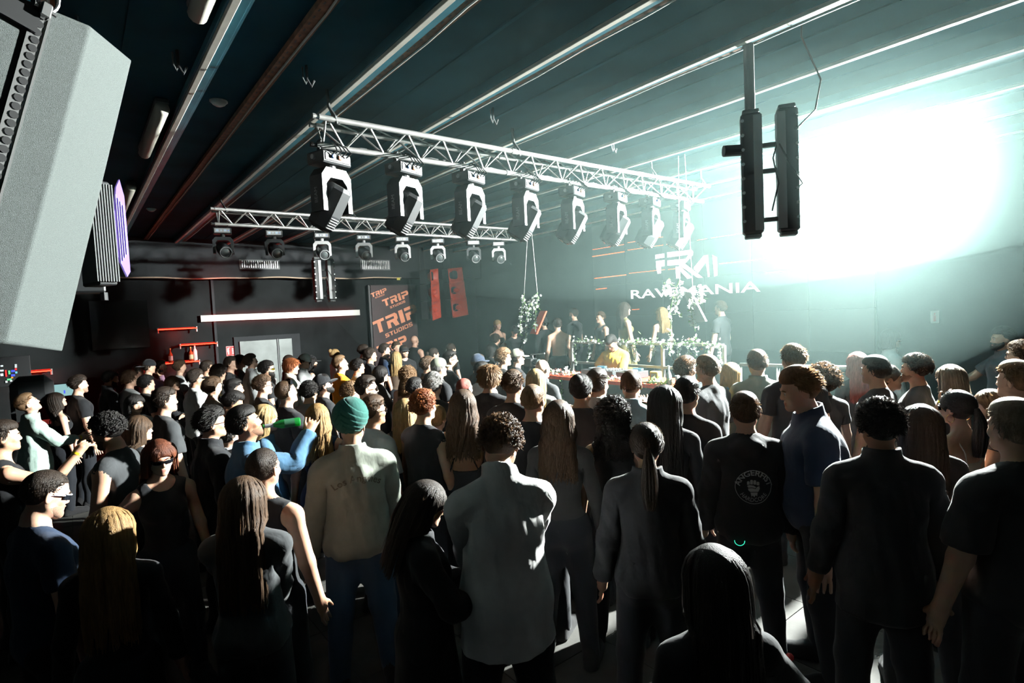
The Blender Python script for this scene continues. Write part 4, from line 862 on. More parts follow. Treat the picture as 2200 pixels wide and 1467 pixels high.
def pose_mats(pz):
    """pz: dict with spine/chest/neck/head (pitch,yaw,roll deg), hR/hL hand targets in rest units, poles, curl, legs"""
    def E(k):
        p, y, r = [math.radians(q) for q in pz.get(k, (0,0,0))]; return rz(y)@rx(-p)@ry(r)   # +pitch bows forward
    M = {}; M['pelvis'] = np.eye(4)
    M['spine'] = T4(E('spine'), (0,0,1.03)); M['chest'] = M['spine']@T4(E('chest'), (0,-.01,1.22))
    M['neck'] = M['chest']@T4(E('neck'), (0,-.02,1.50)); M['head'] = M['neck']@T4(E('head'), (0,-.005,1.60))
    for nm, sg in (('R',1),('L',-1)):
        m = np.array([sg,1,1]); sh = SH*m; el = EL*m; wr = WR*m; ad = AD*m
        Mc = M['chest']; tgt = np.asarray(pz.get('h'+nm, (.27*sg,.06,.87)), float)
        # two-bone reach in the chest frame (target given in body rest frame)
        tg = np.linalg.inv(Mc)@np.append(tgt, 1); v = tg[:3]-sh; L1, L2 = .285, .255; d = min(np.linalg.norm(v), (L1+L2)*.998); u = v/np.linalg.norm(v)
        pole = np.asarray(pz.get('p'+nm, (.35*sg,-.75,-.3)), float); pp = pole-u*(pole@u); pp /= np.linalg.norm(pp)
        ca = (L1*L1+d*d-L2*L2)/(2*L1*d); ca = max(-1, min(1, ca)); ud = u*ca+pp*math.sqrt(1-ca*ca); e2 = sh+ud*L1; fd = (sh+u*d)-e2
        R1 = align(ad, ud); Mu = Mc@T4(R1, sh); R1i = R1.T; R2 = align(ad, R1i@fd); Mf = Mu@T4(R2, el)
        tw = math.radians(pz.get('tw'+nm, 0)); k = ad; K = np.array([[0,-k[2],k[1]],[k[2],0,-k[0]],[-k[1],k[0],0]])
        Rt = np.eye(3)+math.sin(tw)*K+(1-math.cos(tw))*K@K; Mf = Mf@T4(Rt, wr)
        M['up'+nm] = Mu; M['fo'+nm] = Mf
        cu = math.radians(pz.get('c'+nm, 12)); ax = np.array([0,1.,0])   # finger curl axis = hand side axis
        def Rc(a):
            a = a*sg; return ry(a)
        wb = math.radians(pz.get('wb'+nm, 0)); M['ha'+nm] = Mf@T4(ry(wb*sg), wr)
        M['f1'+nm] = M['ha'+nm]@T4(Rc(cu), wr+ad*.082); M['f2'+nm] = M['f1'+nm]@T4(Rc(cu*1.1), wr+ad*.125)
        th = math.radians(pz.get('t'+nm, 0)); sp = math.radians(pz.get('s'+nm, 3)); kn = math.radians(pz.get('k'+nm, 0))
        Mt = T4(rx(th)@ry(-sp*sg), HIP*m); M['th'+nm] = Mt; M['sn'+nm] = Mt@T4(rx(-kn), KN*m); M['ft'+nm] = M['sn'+nm]@T4(rx(kn-th), AN*m)
    return M
def skin(V, W, M):
    out = np.zeros_like(V); tot = np.zeros(len(V))
    for b, w in W.items():
        k = w > 1e-4
        if not k.any(): continue
        A = M[b]; out[k] += w[k,None]*(V[k]@A[:3,:3].T+A[:3,3]); tot[k] += w[k]
    return out/np.maximum(tot,1e-6)[:,None]
def vnoise(P, f, seed=0):
    """cheap smooth noise from summed sines"""
    r = np.random.RandomState(seed); o = np.zeros(len(P))
    for i in range(6):
        k = r.randn(3)*f; o += np.sin(P@k+r.rand()*6.28)
    return o/6
# ---- garments -----------------------------------------------------
GX = axis_pts((-.66,-.24,.013),(-.24,.24,.010),(.24,.66,.013)); GY = axis_pts((-.27,.27,.011))
def garment(kind, female=False):
    zs = axis_pts((.40,.86,.018),(.86,1.40,.014),(1.40,1.60,.008)); g = SDF(GX, GY, zs)
    sh = SH*[.92,1,1] if female else SH
    sarm = lambda x,y,z: (np.abs(x)-sh[0])*AD[0]+(z-sh[2])*AD[2]
    acut = lambda x,y,z,L: np.minimum(sarm(x,y,z)-L, np.abs(x)-(.150 if female else .175)-.35*np.clip(1.36-z,0,.2)+0*y)
    def neckhole(w=.078, d=.055, y0=.016, zc=1.562):
        g.ell((0,y0,zc), (w,w*1.02,d), .006, op='s'); g.cap((0,-.02,1.40),(0,-.002,1.62), .060, .060, k=.004, op='s')
    fit = {'tee':.018,'tee_loose':.032,'polo':.024,'shirt':.026,'hoodie':.040,'jacket':.036,'long':.012,'muscle':.022,'tank':.008,'cami':.006,'backless':.006,'dress':.008,'bra':.006}[kind]
    if female:
        g.ell((0,-.005,1.33), (.142+fit,.095+fit,.15+fit*.4), .03); g.cap((0,-.005,1.28),(0,-.003,1.06), .118+fit, .114+fit*1.5, k=.05, sy=.76)
        g.ell((0,-.012,.96), (.168+fit,.118+fit,.13), .05); g.both('ell', (.075,-.05,.93), (.085+fit*.6,.075+fit*.6,.085), .04); g.both('ell', (.068,.070,1.315), (.060+fit*.6,.055+fit*.6,.060+fit*.6), .04)
    else:
        g.ell((0,-.008,1.34), (.168+fit,.114+fit,.165), .04); g.cap((0,-.008,1.27),(0,-.003,1.02), .145+fit, .148+fit*1.2, k=.05, sy=.78)
        g.ell((0,-.008,.95), (.163+fit*1.1,.116+fit,.13), .05); g.both('ell', (.075,.058,1.37), (.088+fit*.5,.047+fit*.5,.068), .04); g.both('ell', (.070,-.045,.93), (.085+fit*.5,.070+fit*.6,.085), .04)
    g.both('cap', (.030,-.034,1.520), (.115,-.022,1.452), .040+fit*.3, .044+fit*.4, k=.04)
    g.cap((0,-.058,1.44),(0,-.048,1.505), .046+fit*.3, k=.03)
    g.both('cap', (.045,-.016,1.468), sh, .050+fit*.4, .052+fit*.5, k=.05, sy=.95)
    r0 = (.048 if female else .054)+fit*.7; hem = .88
    if kind in ('tee','tee_loose','polo'):
        L = {'tee':.17,'tee_loose':.235,'polo':.20}[kind]; g.both('cap', sh, sh+AD*.30, r0, r0*1.02+fit*.4, k=.03)
        g.cut(lambda x,y,z: acut(x,y,z,L)); hem = .86 if kind != 'polo' else .88
        neckhole(.080 if not female else .088, .050)
    elif kind in ('shirt','hoodie','jacket','long'):
        g.both('cap', sh, EL, r0, r0*.92, k=.03); g.both('cap', EL, WR-AD*.02, r0*.88, .040+fit*.55, k=.02); g.cut(lambda x,y,z: acut(x,y,z,.535 if kind != 'shirt' else .50))
        hem = {'shirt':.76,'hoodie':.86,'jacket':.88,'long':.90}[kind]
        if kind == 'shirt': g.cap((0,-.005,1.0),(0,-.005,.72), .165+fit, .175+fit, k=.04, sy=.80)
        neckhole(.074, .050)
    elif kind == 'muscle':
        neckhole(.080, .055); g.cut(lambda x,y,z: acut(x,y,z,.065))
    elif kind == 'tank':
        neckhole(.095, .10, .02, 1.545); g.both('ell', (.235,-.01,1.43), (.095,.20,.115), .02, op='s'); g.cut(lambda x,y,z: acut(x,y,z,.02))
    elif kind == 'dress':
        g.both('ell', (.235,-.01,1.43), (.095,.20,.115), .02, op='s'); neckhole(.095,.11,.02); g.cap((0,-.005,.95),(0,0,.50), .185, .24, k=.05, sy=.85); hem = .50
    elif kind in ('cami','backless','bra'):
        top = 1.375; bk = {'cami':1.33,'backless':1.20,'bra':1.31}[kind]
        g.cut(lambda x,y,z: z-(bk+(top-bk)*np.clip((y+.06)/.16,0,1))); g.cut(lambda x,y,z: acut(x,y,z,.03)); hem = .93 if kind != 'bra' else 1.235
    if hem: g.cut(lambda x,y,z: hem-z)
    if kind in ('cami','bra'):
        for sg in (1,-1):
            pts = [(.082*sg,.108,1.36),(.088*sg,.085,1.43),(.092*sg,.02,1.505),(.090*sg,-.055,1.485),(.080*sg,-.098,1.40),(.075*sg,-.106,1.32)]
            for a, b in zip(pts, pts[1:]): g.cap(a, b, .0075, k=.003)
    if kind == 'backless':
        for sg in (1,-1):
            pts = [(.082*sg,.108,1.36),(.088*sg,.085,1.43),(.092*sg,.02,1.505),(.085*sg,-.06,1.48),(.02*sg,-.112,1.38),(-.075*sg,-.112,1.30),(-.11*sg,-.085,1.20)]
            for a, b in zip(pts, pts[1:]): g.cap(a, b, .0085, k=.003)
    if kind in ('shirt','polo','jacket'):   # collar band standing round the neck
        xx, yy, zz = np.meshgrid(*g.ax, indexing='ij', sparse=True)
        r = np.sqrt((xx/.076)**2+((yy+.014)/.074)**2); sl = zz+.0-.42*(yy*-1)*-1
        d = np.maximum(np.abs(r-1-(1.56-zz)*1.2)*.074-.0085, np.maximum(1.470-zz, (zz+.42*np.maximum(yy,-.02))-(1.578 if kind != 'jacket' else 1.572))); g._mix((slice(None),)*3, d.astype(np.float32), .006, 'u')
    if kind == 'hoodie':
        g.ell((0,-.105,1.475), (.105,.055,.062), .03); g.both('cap', (.085,-.06,1.50), (.055,.075,1.455), .028, .022, k=.03); g.cap((0,-.02,1.42),(0,.0,1.62), .066, k=.006, op='s')
    if kind == 'bra': pass
    return g
def trousers(kind, female=False):
    zs = axis_pts((-.01,.86,.02),(.86,1.10,.014)); g = SDF(GX[(np.abs(GX) < .36)], GY, zs)
    if female: g.ell((0,-.010,.97), (.180,.130,.14), .04); g.both('ell', (.075,-.055,.93), (.098,.090,.098), .04)
    else: g.ell((0,-.008,.97), (.172,.128,.13), .04); g.both('ell', (.072,-.05,.93), (.092,.084,.095), .04)
    if kind == 'skirt': g.cap((0,-.005,.95),(0,0,.58), .185, .225, k=.05, sy=.85); g.cut(lambda x,y,z: .58-z)
    elif kind == 'shorts': g.both('cap', HIP, KN, .104, .105, k=.05); g.cut(lambda x,y,z: .52-z)
    else:
        w = .020 if kind == 'baggy' else .0
        g.both('cap', HIP, KN, .102+w*.4, .078+w*1.4, k=.05); g.both('cap', KN, AN+[0,0,.0], .076+w*1.4, .060+w*1.8, k=.03); g.both('ell', (KN+AN)/2+[0,-.025,.06], (.060+w,.060+w,.14), .03); g.cut(lambda x,y,z: .035-z)
    g.cut(lambda x,y,z: z-1.045)
    return g
def shoe_mesh():
    g = SDF(axis_pts((.03,.21,.010)), axis_pts((-.14,.25,.012)), axis_pts((-.02,.18,.009)))
    g.cap((.112,-.055,.055),(.118,.06,.055), .050, .048, k=.03); g.cap((.118,.05,.045),(.128,.16,.042), .046, .042, k=.03); g.cap((.112,-.03,.09),(.112,-.03,.13), .052, k=.03)
    g.cap((.112,-.06,.012),(.128,.17,.012), .052, .050, k=.01); g.cut(lambda x,y,z: .0-z); return g
# ---- hair ----------------------------------------------------------
HC = np.array([0,-.004,1.705])
def hairline(P):
    """>0 where hair grows on the rest head"""
    x, y, z = P.T
    front = .062-.55*(y-.0)+0*(z)               # hairline rises toward the brow
    return np.minimum(z-(1.640+np.clip((y+.03)*1.45,-.05,.125)), 1.0)
def hair_base(thick, short=False, top=0.0, back=0.0, low=1.60, front=.0, lumps=0.0, side=0.0, seed=1):
    g = SDF(axis_pts((-.16,.16,.0075)), axis_pts((-.19,.16,.0075)), axis_pts((1.42,1.93,.0075)))
    g.ell((0,-.008,1.712), (.079+thick+side,.100+thick,.094+thick), .02)
    if top: g.ell((0,.010,1.765), (.070+side,.088,.045+top), .03)
    if back: g.ell((0,-.055,1.66), (.070+side,.055+back,.10), .03)
    if lumps:
        r = np.random.RandomState(seed); n = 90
        for i in range(n):
            a = r.rand()*2*math.pi; c = 1-1.35*r.rand(); sn = math.sqrt(max(0,1-c*c)); d = np.array([math.cos(a)*sn, math.sin(a)*sn, c])
            p = HC+d*np.array([.080+thick+side,.100+thick,.094+thick+top*.8]); g.ell(p, (lumps,)*3, .008)
    g.ell((0,.105,1.640 if not short else 1.648), (.085+side,.075 if not short else .088,.082-front), .012, op='s')      # the face stays free
    g.both('ell', (.088+side,.010,1.655), (.035,.030,.045), .010, op='s')  # ears
    k_ = 1.9 if short else .9
    g.cut(lambda x,y,z: (low+np.clip((y+(.035 if short else .02))*k_,-.02,.125 if short else .2))-z, .01)
    return g
def ribbons(paths, width, nrm_c=HC, taper=True):
    """thin three-sided strands along many polylines of equal length: paths (n,m,3)"""
    n, m, _ = paths.shape
    t = np.gradient(paths, axis=1); t /= np.maximum(np.linalg.norm(t,axis=2,keepdims=True),1e-9)
    nr = paths-nrm_c; nr[:,:,2] *= .3; nr /= np.maximum(np.linalg.norm(nr,axis=2,keepdims=True),1e-9)
    b = np.cross(t, nr); b /= np.maximum(np.linalg.norm(b,axis=2,keepdims=True),1e-9); nr = np.cross(b, t)
    w = width*(1-.85*np.linspace(0,1,m)**2.5) if taper else np.full(m, width); w = w[None,:,None]
    V = np.stack([paths-b*w, paths+nr*w*.55, paths+b*w], 2).reshape(-1,3)
    base = (np.arange(n)[:,None]*m+np.arange(m-1)[None,:]).ravel()*3; F = []
    for a, c in ((0,1),(1,2)): F.append(np.stack([base+a, base+c, base+3+c, base+3+a], 1))
    return V, np.concatenate(F)
def scalp_pts(n, seed, lo=-.35, allow_front=True):
    r = np.random.RandomState(seed); out = []
    while len(out) < n:
        a = r.rand(n)*2*math.pi; c = lo+(1-lo)*r.rand(n); sn = np.sqrt(1-c*c); d = np.stack([np.cos(a)*sn, np.sin(a)*sn, c], 1)
        P = HC+d*np.array([.079,.100,.094]); ok = (hairline(P) > 0)
        out += list(np.concatenate([P[ok], d[ok]], 1))
    out = np.array(out[:n]); return out[:,:3], out[:,3:]
def tufts(n, length, width, seed, flow, lift=.5, m=5, curl=0.0, lo=-.35, jit=.35, lift_out=0.0):
    """short locks: flow(P)-> direction field"""
    r = np.random.RandomState(seed); P, N = scalp_pts(n, seed, lo); P = P+N*lift_out
    Fd = flow(P, N)+r.randn(n,3)*jit; Fd -= N*np.sum(Fd*N,1,keepdims=True)*(1-0); Fd /= np.maximum(np.linalg.norm(Fd,axis=1,keepdims=True),1e-6)
    L = length*(.6+.8*r.rand(n)); s_ = np.linspace(0,1,m); path = np.zeros((n,m,3)); lf = lift*(.6+.8*r.rand(n))
    b = np.cross(N, Fd); ph = r.rand(n)*6.28
    for i, q in enumerate(s_):
        path[:,i] = P+N*(L*lf*q*(1-.35*q))[:,None]+Fd*(L*(1-.5*lf)*q)[:,None]
        if curl: path[:,i] += (b*np.cos(ph+q*9)[:,None]+N*np.sin(ph+q*9)[:,None])*(curl*min(1,q*3))
    return ribbons(path, width)
def long_paths(n, length, seed, m=16, wave=0.0, spread=.02, freq=22, part=0.0, tight=0.0, back=True):
    """strands fall over the skull, then hang"""
    r = np.random.RandomState(seed); a = r.rand(n)*2*math.pi
    P0, N0 = scalp_pts(n, seed, .05); path = np.zeros((n,m,3)); R = np.array([.088,.106,.102])
    P = HC+N0*R; out = N0.copy(); out[:,2] = 0; out[:,1] -= .55; out[:,0] *= 1.0
    out[:,0] += np.sign(N0[:,0])*.15; out /= np.maximum(np.linalg.norm(out,axis=1,keepdims=True),1e-6)
    tot = length*(.82+.25*r.rand(n))+(P[:,2]-1.66); step = tot/(m-1); ph = r.rand(n)*6.28; lay = r.rand(n)*.018
    for i in range(m):
        path[:,i] = P
        rel = (P-HC)/R; nn = rel/R; nn /= np.maximum(np.linalg.norm(nn,axis=1,keepdims=True),1e-6); dn = np.tile(np.array([0,0,-1.]),(n,1))
        w = np.clip((rel[:,2]+.05)/.9,0,1)[:,None]; g_ = dn+out*w*1.2; up = rel[:,2] > -.1
        g_ = np.where(up[:,None], g_-nn*np.sum(g_*nn,1,keepdims=True), dn+out*(spread+.02)); g_ /= np.linalg.norm(g_,axis=1,keepdims=True); P = P+g_*step[:,None]
        rel = (P-HC)/R; q = np.linalg.norm(rel,axis=1); k = (q < 1)&(rel[:,2] > -.4); P[k] = HC+rel[k]/q[k,None]*R
        # keep hair off the face and behind the shoulders
        y_lim = np.where(np.abs(P[:,0]) < .066, -.055, .03); low = P[:,2] < 1.70; P[low,1] = np.minimum(P[low,1], y_lim[low])
        bk = P[:,2] < 1.56; P[bk,1] = np.minimum(P[bk,1], -.075-.03*(np.abs(P[bk,0]) < .10)); P[bk,1] = np.maximum(P[bk,1], -.17)
        if tight: P[:,0] *= 1-tight*(P[:,2] < 1.66)*.12
    Z = np.clip((1.70-path[:,:,2])/.1,0,1)
    path[:,:,0] += wave*Z*np.sin(path[:,:,2]*freq+ph[:,None]); path[:,:,1] += wave*.7*Z*np.cos(path[:,:,2]*freq*1.1+ph[:,None])-lay[:,None]*Z
    return path
def merge(*vf):
    V = []; F = []; o = 0
    for v, f in vf:
        f = np.asarray(f)
        if f.shape[1] == 3: f = np.concatenate([f, f[:, :1]*0-1], 1)
        V.append(v); F.append(np.where(f < 0, -1, f+o)); o += len(v)
    return np.concatenate(V), np.concatenate(F)
def mesh_mixed(name, V, F):
    """F (n,4) with -1 marking triangles"""
    tri = F[:,3] < 0; q = F[~tri]; t = F[tri][:, :3]
    me = bpy.data.meshes.new(name); me.vertices.add(len(V)); me.vertices.foreach_set('co', np.asarray(V,np.float32).ravel())
    n = len(q)*4+len(t)*3; me.loops.add(n); me.loops.foreach_set('vertex_index', np.concatenate([q.ravel(), t.ravel()]).astype(np.int32))
    me.polygons.add(len(q)+len(t)); me.polygons.foreach_set('loop_start', np.concatenate([np.arange(len(q))*4, len(q)*4+np.arange(len(t))*3]).astype(np.int32))
    me.update(calc_edges=True); me.validate(); me.polygons.foreach_set('use_smooth', np.ones(len(me.polygons), dtype=bool)); return me
_swirl = lambda P, N: np.stack([-N[:,1]*.5, np.full(len(P),.25)+0*N[:,0], -N[:,2]*.0-.35*(1-N[:,2])], 1)
_fwd = lambda P, N: np.stack([N[:,0]*.2, np.full(len(P),1.0)*(N[:,2] > .35)-.2, -1.0*(N[:,2] <= .35)+0*N[:,0]], 1)
_down = lambda P, N: np.stack([N[:,0]*.8, N[:,1]*.8, -np.ones(len(P))], 1)
_back = lambda P, N: np.stack([N[:,0]*.15, -np.ones(len(P)), -.35*np.ones(len(P))], 1)
HAIR = {}
def hair_mesh(kind):
    if kind in HAIR: return HAIR[kind]
    def B(dec=1500, **kw): V, F = hair_base(**kw).mesh(); return decimate(V, F, dec)
    H = HC[None]
    if kind == 'buzz': parts = [B(short=True, thick=.0015, low=1.62)]+[tufts(1500,.012,.0020,3,_swirl,.7,3)]
    elif kind == 'fade': parts = [B(short=True, thick=.002, top=.008, low=1.64)]+[tufts(1300,.030,.0034,4,_fwd,.6,4,lo=.25), tufts(600,.012,.0022,44,_down,.5,3)]
    elif kind == 'crop': parts = [B(short=True, thick=.006, top=.010, low=1.612, front=.006)]+[tufts(1900,.032,.0032,5,_fwd,.55,4)]
    elif kind == 'quiff': parts = [B(short=True, thick=.005, top=.022, low=1.615, front=.008)]+[tufts(1500,.045,.0036,6,_back,.6,5,lo=-.1), tufts(500,.014,.0024,46,_down,.5,3)]
    elif kind == 'slick': parts = [B(short=True, thick=.006, top=.016, low=1.61)]+[tufts(1500,.055,.0034,7,_back,.25,5,lo=-.3,lift_out=.006)]
    elif kind == 'tousled': parts = [B(short=True, thick=.010, top=.020, low=1.61, front=.018)]+[tufts(1500,.055,.0042,8,_fwd,.5,5,jit=.7)]
    elif kind == 'fringe': parts = [B(thick=.017, top=.010, low=1.595, front=.040)]+[tufts(900,.060,.0060,9,_fwd,.18,6,lift_out=.013)]
    elif kind == 'bowl': parts = [B(thick=.019, top=.006, low=1.615, front=.052, back=.01)]+[tufts(1000,.070,.0065,10,_down,.10,6,lift_out=.018,jit=.15)]
    elif kind == 'curly': parts = [B(2600, short=True, thick=.007, top=.016, low=1.615, front=.018, lumps=.011)]+[tufts(1200,.034,.0044,11,_swirl,.65,7,curl=.008,jit=.9,lift_out=.008)]
    elif kind == 'afro': parts = [B(2600, thick=.045, top=.025, low=1.60, front=.03, lumps=.020, side=.01)]+[tufts(1000,.045,.0050,12,_swirl,.9,7,curl=.009,jit=1.2,lift_out=.045)]
    elif kind == 'bald': parts = [B(300, thick=.0005, low=1.70)]; 
    elif kind == 'receding': parts = [B(short=True, thick=.002, low=1.61)]+[tufts(1400,.020,.0026,14,_down,.4,4,lo=-.4)]
    elif kind == 'bob': parts = [B(thick=.020, low=1.585, front=.034, back=.012), ribbons(long_paths(320,.11,15,12,.002,.01), .011)]
    elif kind == 'long': parts = [B(thick=.015, low=1.54, front=.0, back=.014), ribbons(long_paths(420,.34,16,16,.003,.02), .0105)]
    elif kind == 'xlong': parts = [B(thick=.015, low=1.54, front=.0, back=.014), ribbons(long_paths(460,.52,17,18,.004,.015), .0105)]
    elif kind == 'wavy': parts = [B(thick=.017, low=1.54, front=.0, back=.018, lumps=.008), ribbons(long_paths(420,.36,18,22,.012,.05,26), .0105)]
    elif kind == 'curlylong': parts = [B(2600,thick=.028, low=1.53, front=.018, back=.03, lumps=.010, side=.008), tufts(900,.05,.0050,29,_down,.6,8,curl=.010,jit=.7,lift_out=.030), ribbons(long_paths(520,.26,19,30,.020,.12,75), .0075)]
    elif kind in ('pony','bun','braid','topbun'):
        parts = [B(thick=.010, low=1.605, front=.004)]+[tufts(1100,.036,.0034,20,_back,.06,5,lift_out=.010,jit=.10)]
        r = np.random.RandomState(5)
        if kind == 'pony':
            n = 170; t = np.linspace(0,1,14); pa = np.zeros((n,14,3)); an = r.rand(n)*6.28; rr = .026*np.sqrt(r.rand(n))
            for i, q in enumerate(t): pa[:,i] = np.array([0,-.118-.035*math.sin(min(1,q*2)*1.9)+.02*q,1.70-.33*q])+np.stack([np.cos(an),np.sin(an),0*an],1)*(rr*(.5+1.2*math.sin(q*2.6)))[:,None]
            parts.append(ribbons(pa, .008, np.array([0,-.13,1.55])))
        elif kind == 'braid':
            n = 3; t = np.linspace(0,1,40); pa = np.zeros((n,40,3))
            for i in range(n):
                pa[i] = np.stack([.014*np.sin(t*40+i*2.09), -.125-.02*np.sin(t*2)+.008*np.cos(t*80+i*4.18), 1.64-.34*t], 1)
            mb = MB()
            for i in range(n): mb.tube(pa[i], .013, 5)
            V = np.array(mb.V); F4 = np.array([f if len(f) == 4 else [f[0],f[1],f[2],-1] for f in mb.F]); parts.append((V, F4))
        else:
            c = np.array([0,-.10,1.775]) if kind == 'topbun' else np.array([0,-.135,1.70]); n = 260; d = r.randn(n,3); d /= np.linalg.norm(d,axis=1,keepdims=True); ax = np.cross(d, r.randn(n,3)); ax /= np.linalg.norm(ax,axis=1,keepdims=True)
            t = np.linspace(0,1.7,9); pa = np.stack([c+(d*np.cos(q)+ax*np.sin(q))*.040 for q in t], 1); parts.append(ribbons(pa, .008, c, False))
    V, F = merge(*[(np.asarray(v), np.asarray(f)) for v, f in parts])
    HAIR[kind] = mesh_mixed('hair_'+kind, V, F); return HAIR[kind]
HAIRCOL = {'black':(.012,.010,.009),'dark':(.028,.018,.012),'brown':(.075,.042,.022),'light':(.19,.115,.06),'blond':(.42,.29,.13),'gold':(.30,.18,.07),'ginger':(.26,.085,.03),'auburn':(.13,.038,.016),'grey':(.22,.21,.20),'pink':(.30,.09,.07),'ash':(.25,.20,.15)}
def hair_mat(c):
    col = HAIRCOL[c]
    return mat('hair_'+c, col, rough=.55, spec=.32, noise=(70,.45,2,(1,1,.15)), bump=(260,.8,.006,2,(1,1,.12)), trans=(tuple(min(1,q*2.2) for q in col), .28))
SKINCOL = {'fair':(.62,.38,.27),'mid':(.52,.30,.20),'tan':(.40,.21,.125),'brown':(.23,.115,.065),'dark':(.10,.05,.03)}
def skin_mat(c, hi=False): return mat('skin_'+c+('_near' if hi else ''), SKINCOL[c], rough=.48, spec=.45, sss=.22 if hi else 0.0, noise=(14,.06,3), bump=(90,.12,.002,3))

def stubble_mat(sk, h):
    a, b = SKINCOL[sk], HAIRCOL[h]; return mat('stubble_%s_%s' % (sk, h), tuple(a[i]*.45+b[i]*.55 for i in range(3)), rough=.8, spec=.2, noise=(400,.4,1))
# ------------------------------------------------------------------ one person
BODY = {}; GARM = {}; HEADC = np.array([0,.02,1.685])
def body_data(female, hi):
    k = (female, hi)
    if k not in BODY:
        if (female,'raw') not in BODY:
            V, F = body_template(female).mesh(); BODY[(female,'raw')] = (relax(V, F, 1, .35), F)
        V, F = BODY[(female,'raw')]; V, F = decimate(V, F, 15000 if hi else 6500)
        c = V[F].mean(1); mi = np.zeros(len(F), np.int32)
        f = .94 if female else 1.0
        for sg in (1,-1):
            d = c-np.array([sg*.031*f,.0805,1.682]); r_ = np.linalg.norm(d,axis=1)
            e = (r_ < .0150)&(d[:,1] > .007)&(np.abs(d[:,2]) < .0075); mi[e] = 1; mi[e&(np.hypot(d[:,0],d[:,2]) < .0062)] = 2
        mi[(np.abs(c[:,0]) < .020)&(c[:,1] > .094)&(np.abs(c[:,2]-1.6195) < .0100)] = 3
        BODY[k] = (V, F, weights(V), mi)
    return BODY[k]
def garm_data(kind, female, hi):
    k = (kind, female, hi)
    if k not in GARM:
        kr = (kind, female, 'raw')
        if kr not in GARM:
            if kind in ('jeans','baggy','skirt','shorts'): g = trousers(kind, female)
            else: g = garment(kind, female)
            V, F = g.mesh(); V = relax(V, F, 1, .3)
            # soft folds
            e = vnoise(V*np.array([1,1,.6]), 24, 3)*.5+vnoise(V*np.array([1.4,1.4,.35]), 46, 4)*.4
            e = e+.45*(np.abs(vnoise(V*np.array([1,1,.45])+np.array([0,0,.3])*np.abs(V[:,:1]), 34, 9))**.6-.5)*-1
            nr = np.zeros_like(V); fn = np.cross(V[F[:,1]]-V[F[:,0]], V[F[:,2]]-V[F[:,0]])
            for q in range(F.shape[1]): np.add.at(nr, F[:,q], fn)
            nr /= np.maximum(np.linalg.norm(nr,axis=1,keepdims=True),1e-12)
            amp = {'shirt':.017,'jacket':.016,'hoodie':.014,'tee_loose':.012,'tee':.008,'polo':.011,'baggy':.012,'jeans':.006}.get(kind,.003)
            V = V+nr*(amp*e*(1-ss(1.42,1.47,V[:,2])*.7))[:,None]
            GARM[kr] = (V, F)
        V, F = GARM[kr]; V, F = decimate(V, F, 9000 if hi else 3200); GARM[k] = (V, F, weights(V))
    return GARM[k]
EYE_W = mat('eye_white', (.7,.68,.64), rough=.15); IRIS = mat('iris', (.05,.03,.02), rough=.1); 
def lip_mat(c):
    q = SKINCOL[c]; return mat('lip_'+c, (q[0]*.85, q[1]*.55, q[2]*.6), rough=.4)
def part_mesh(name, V, F, mats, mi=None):
    me = mesh_from(name, V, np.asarray(F), True)
    for m in mats: me.materials.append(m)
    if mi is not None and len(me.polygons) == len(mi): me.polygons.foreach_set('material_index', mi)
    return me
def widen(V, bw, belly=0.0):
    k = 1+(bw-1)*(1-ss(1.46,1.56,V[:,2])); o = V.copy(); o[:,0] *= k; o[:,1] *= k
    if belly: o[:,1] += np.where(V[:,1] > 0, belly*np.exp(-((V[:,2]-1.08)/.16)**2)*(np.abs(V[:,0]) < .25), 0)
    return o
SLEEVE = {'tee':.14,'tee_loose':.20,'polo':.17,'shirt':.47,'hoodie':.51,'jacket':.51,'long':.51,'muscle':.04,'tank':0,'cami':0,'backless':0,'dress':0,'bra':0}
HEM = {'shirt':.78,'hoodie':.88,'jacket':.90,'long':.92,'cami':.95,'backless':.95,'bra':1.25,'dress':.52}
def tuck(V, top, leg):
    """draw the covered skin in a little so that no cloth is pierced when the joints bend"""
    o = V.copy()
    if leg and leg != 'skirt':
        lo = .56 if leg == 'shorts' else .10
        for sg in (1,-1):
            k = (V[:,0]*sg > 0)*(1-ss(.84,.94,V[:,2]))*ss(lo-.04,lo+.02,V[:,2]); t = np.clip((HIP[2]-V[:,2])/(HIP[2]-AN[2]),0,1)
            ax = (HIP+(AN-HIP)*t[:,None])*np.array([sg,1,1]); o[:,:2] += (ax-V)[:,:2]*(k*.16)[:,None]
        k = (1-ss(.98,1.02,V[:,2]))*ss(.80,.90,V[:,2])*(np.abs(V[:,0]) < .25); o[:,:2] *= 1-.06*k[:,None]
    if top:
        hem = HEM.get(top,.88); up = {'cami':1.30,'backless':1.17,'bra':1.33,'dress':1.36,'tank':1.38}.get(top,1.44)
        k = ss(hem,hem+.03,V[:,2])*(1-ss(up-.03,up+.02,V[:,2]))*(np.abs(V[:,0]) < .20); o[:,:2] *= 1-.07*k[:,None]
        if SLEEVE[top] > .05:
            for sg in (1,-1):
                m = np.array([sg,1,1]); v = V-SH*m; s_ = v@(AD*m); c = SH*m+np.outer(s_,AD*m); dist = np.linalg.norm(V-c,axis=1)
                k = ss(-.02,.05,s_)*(1-ss(SLEEVE[top]-.03,SLEEVE[top],s_))*(dist < .10)*(V[:,0]*sg > .17); o += (c-V)*(k*.25)[:,None]
    return o
SHOE = None
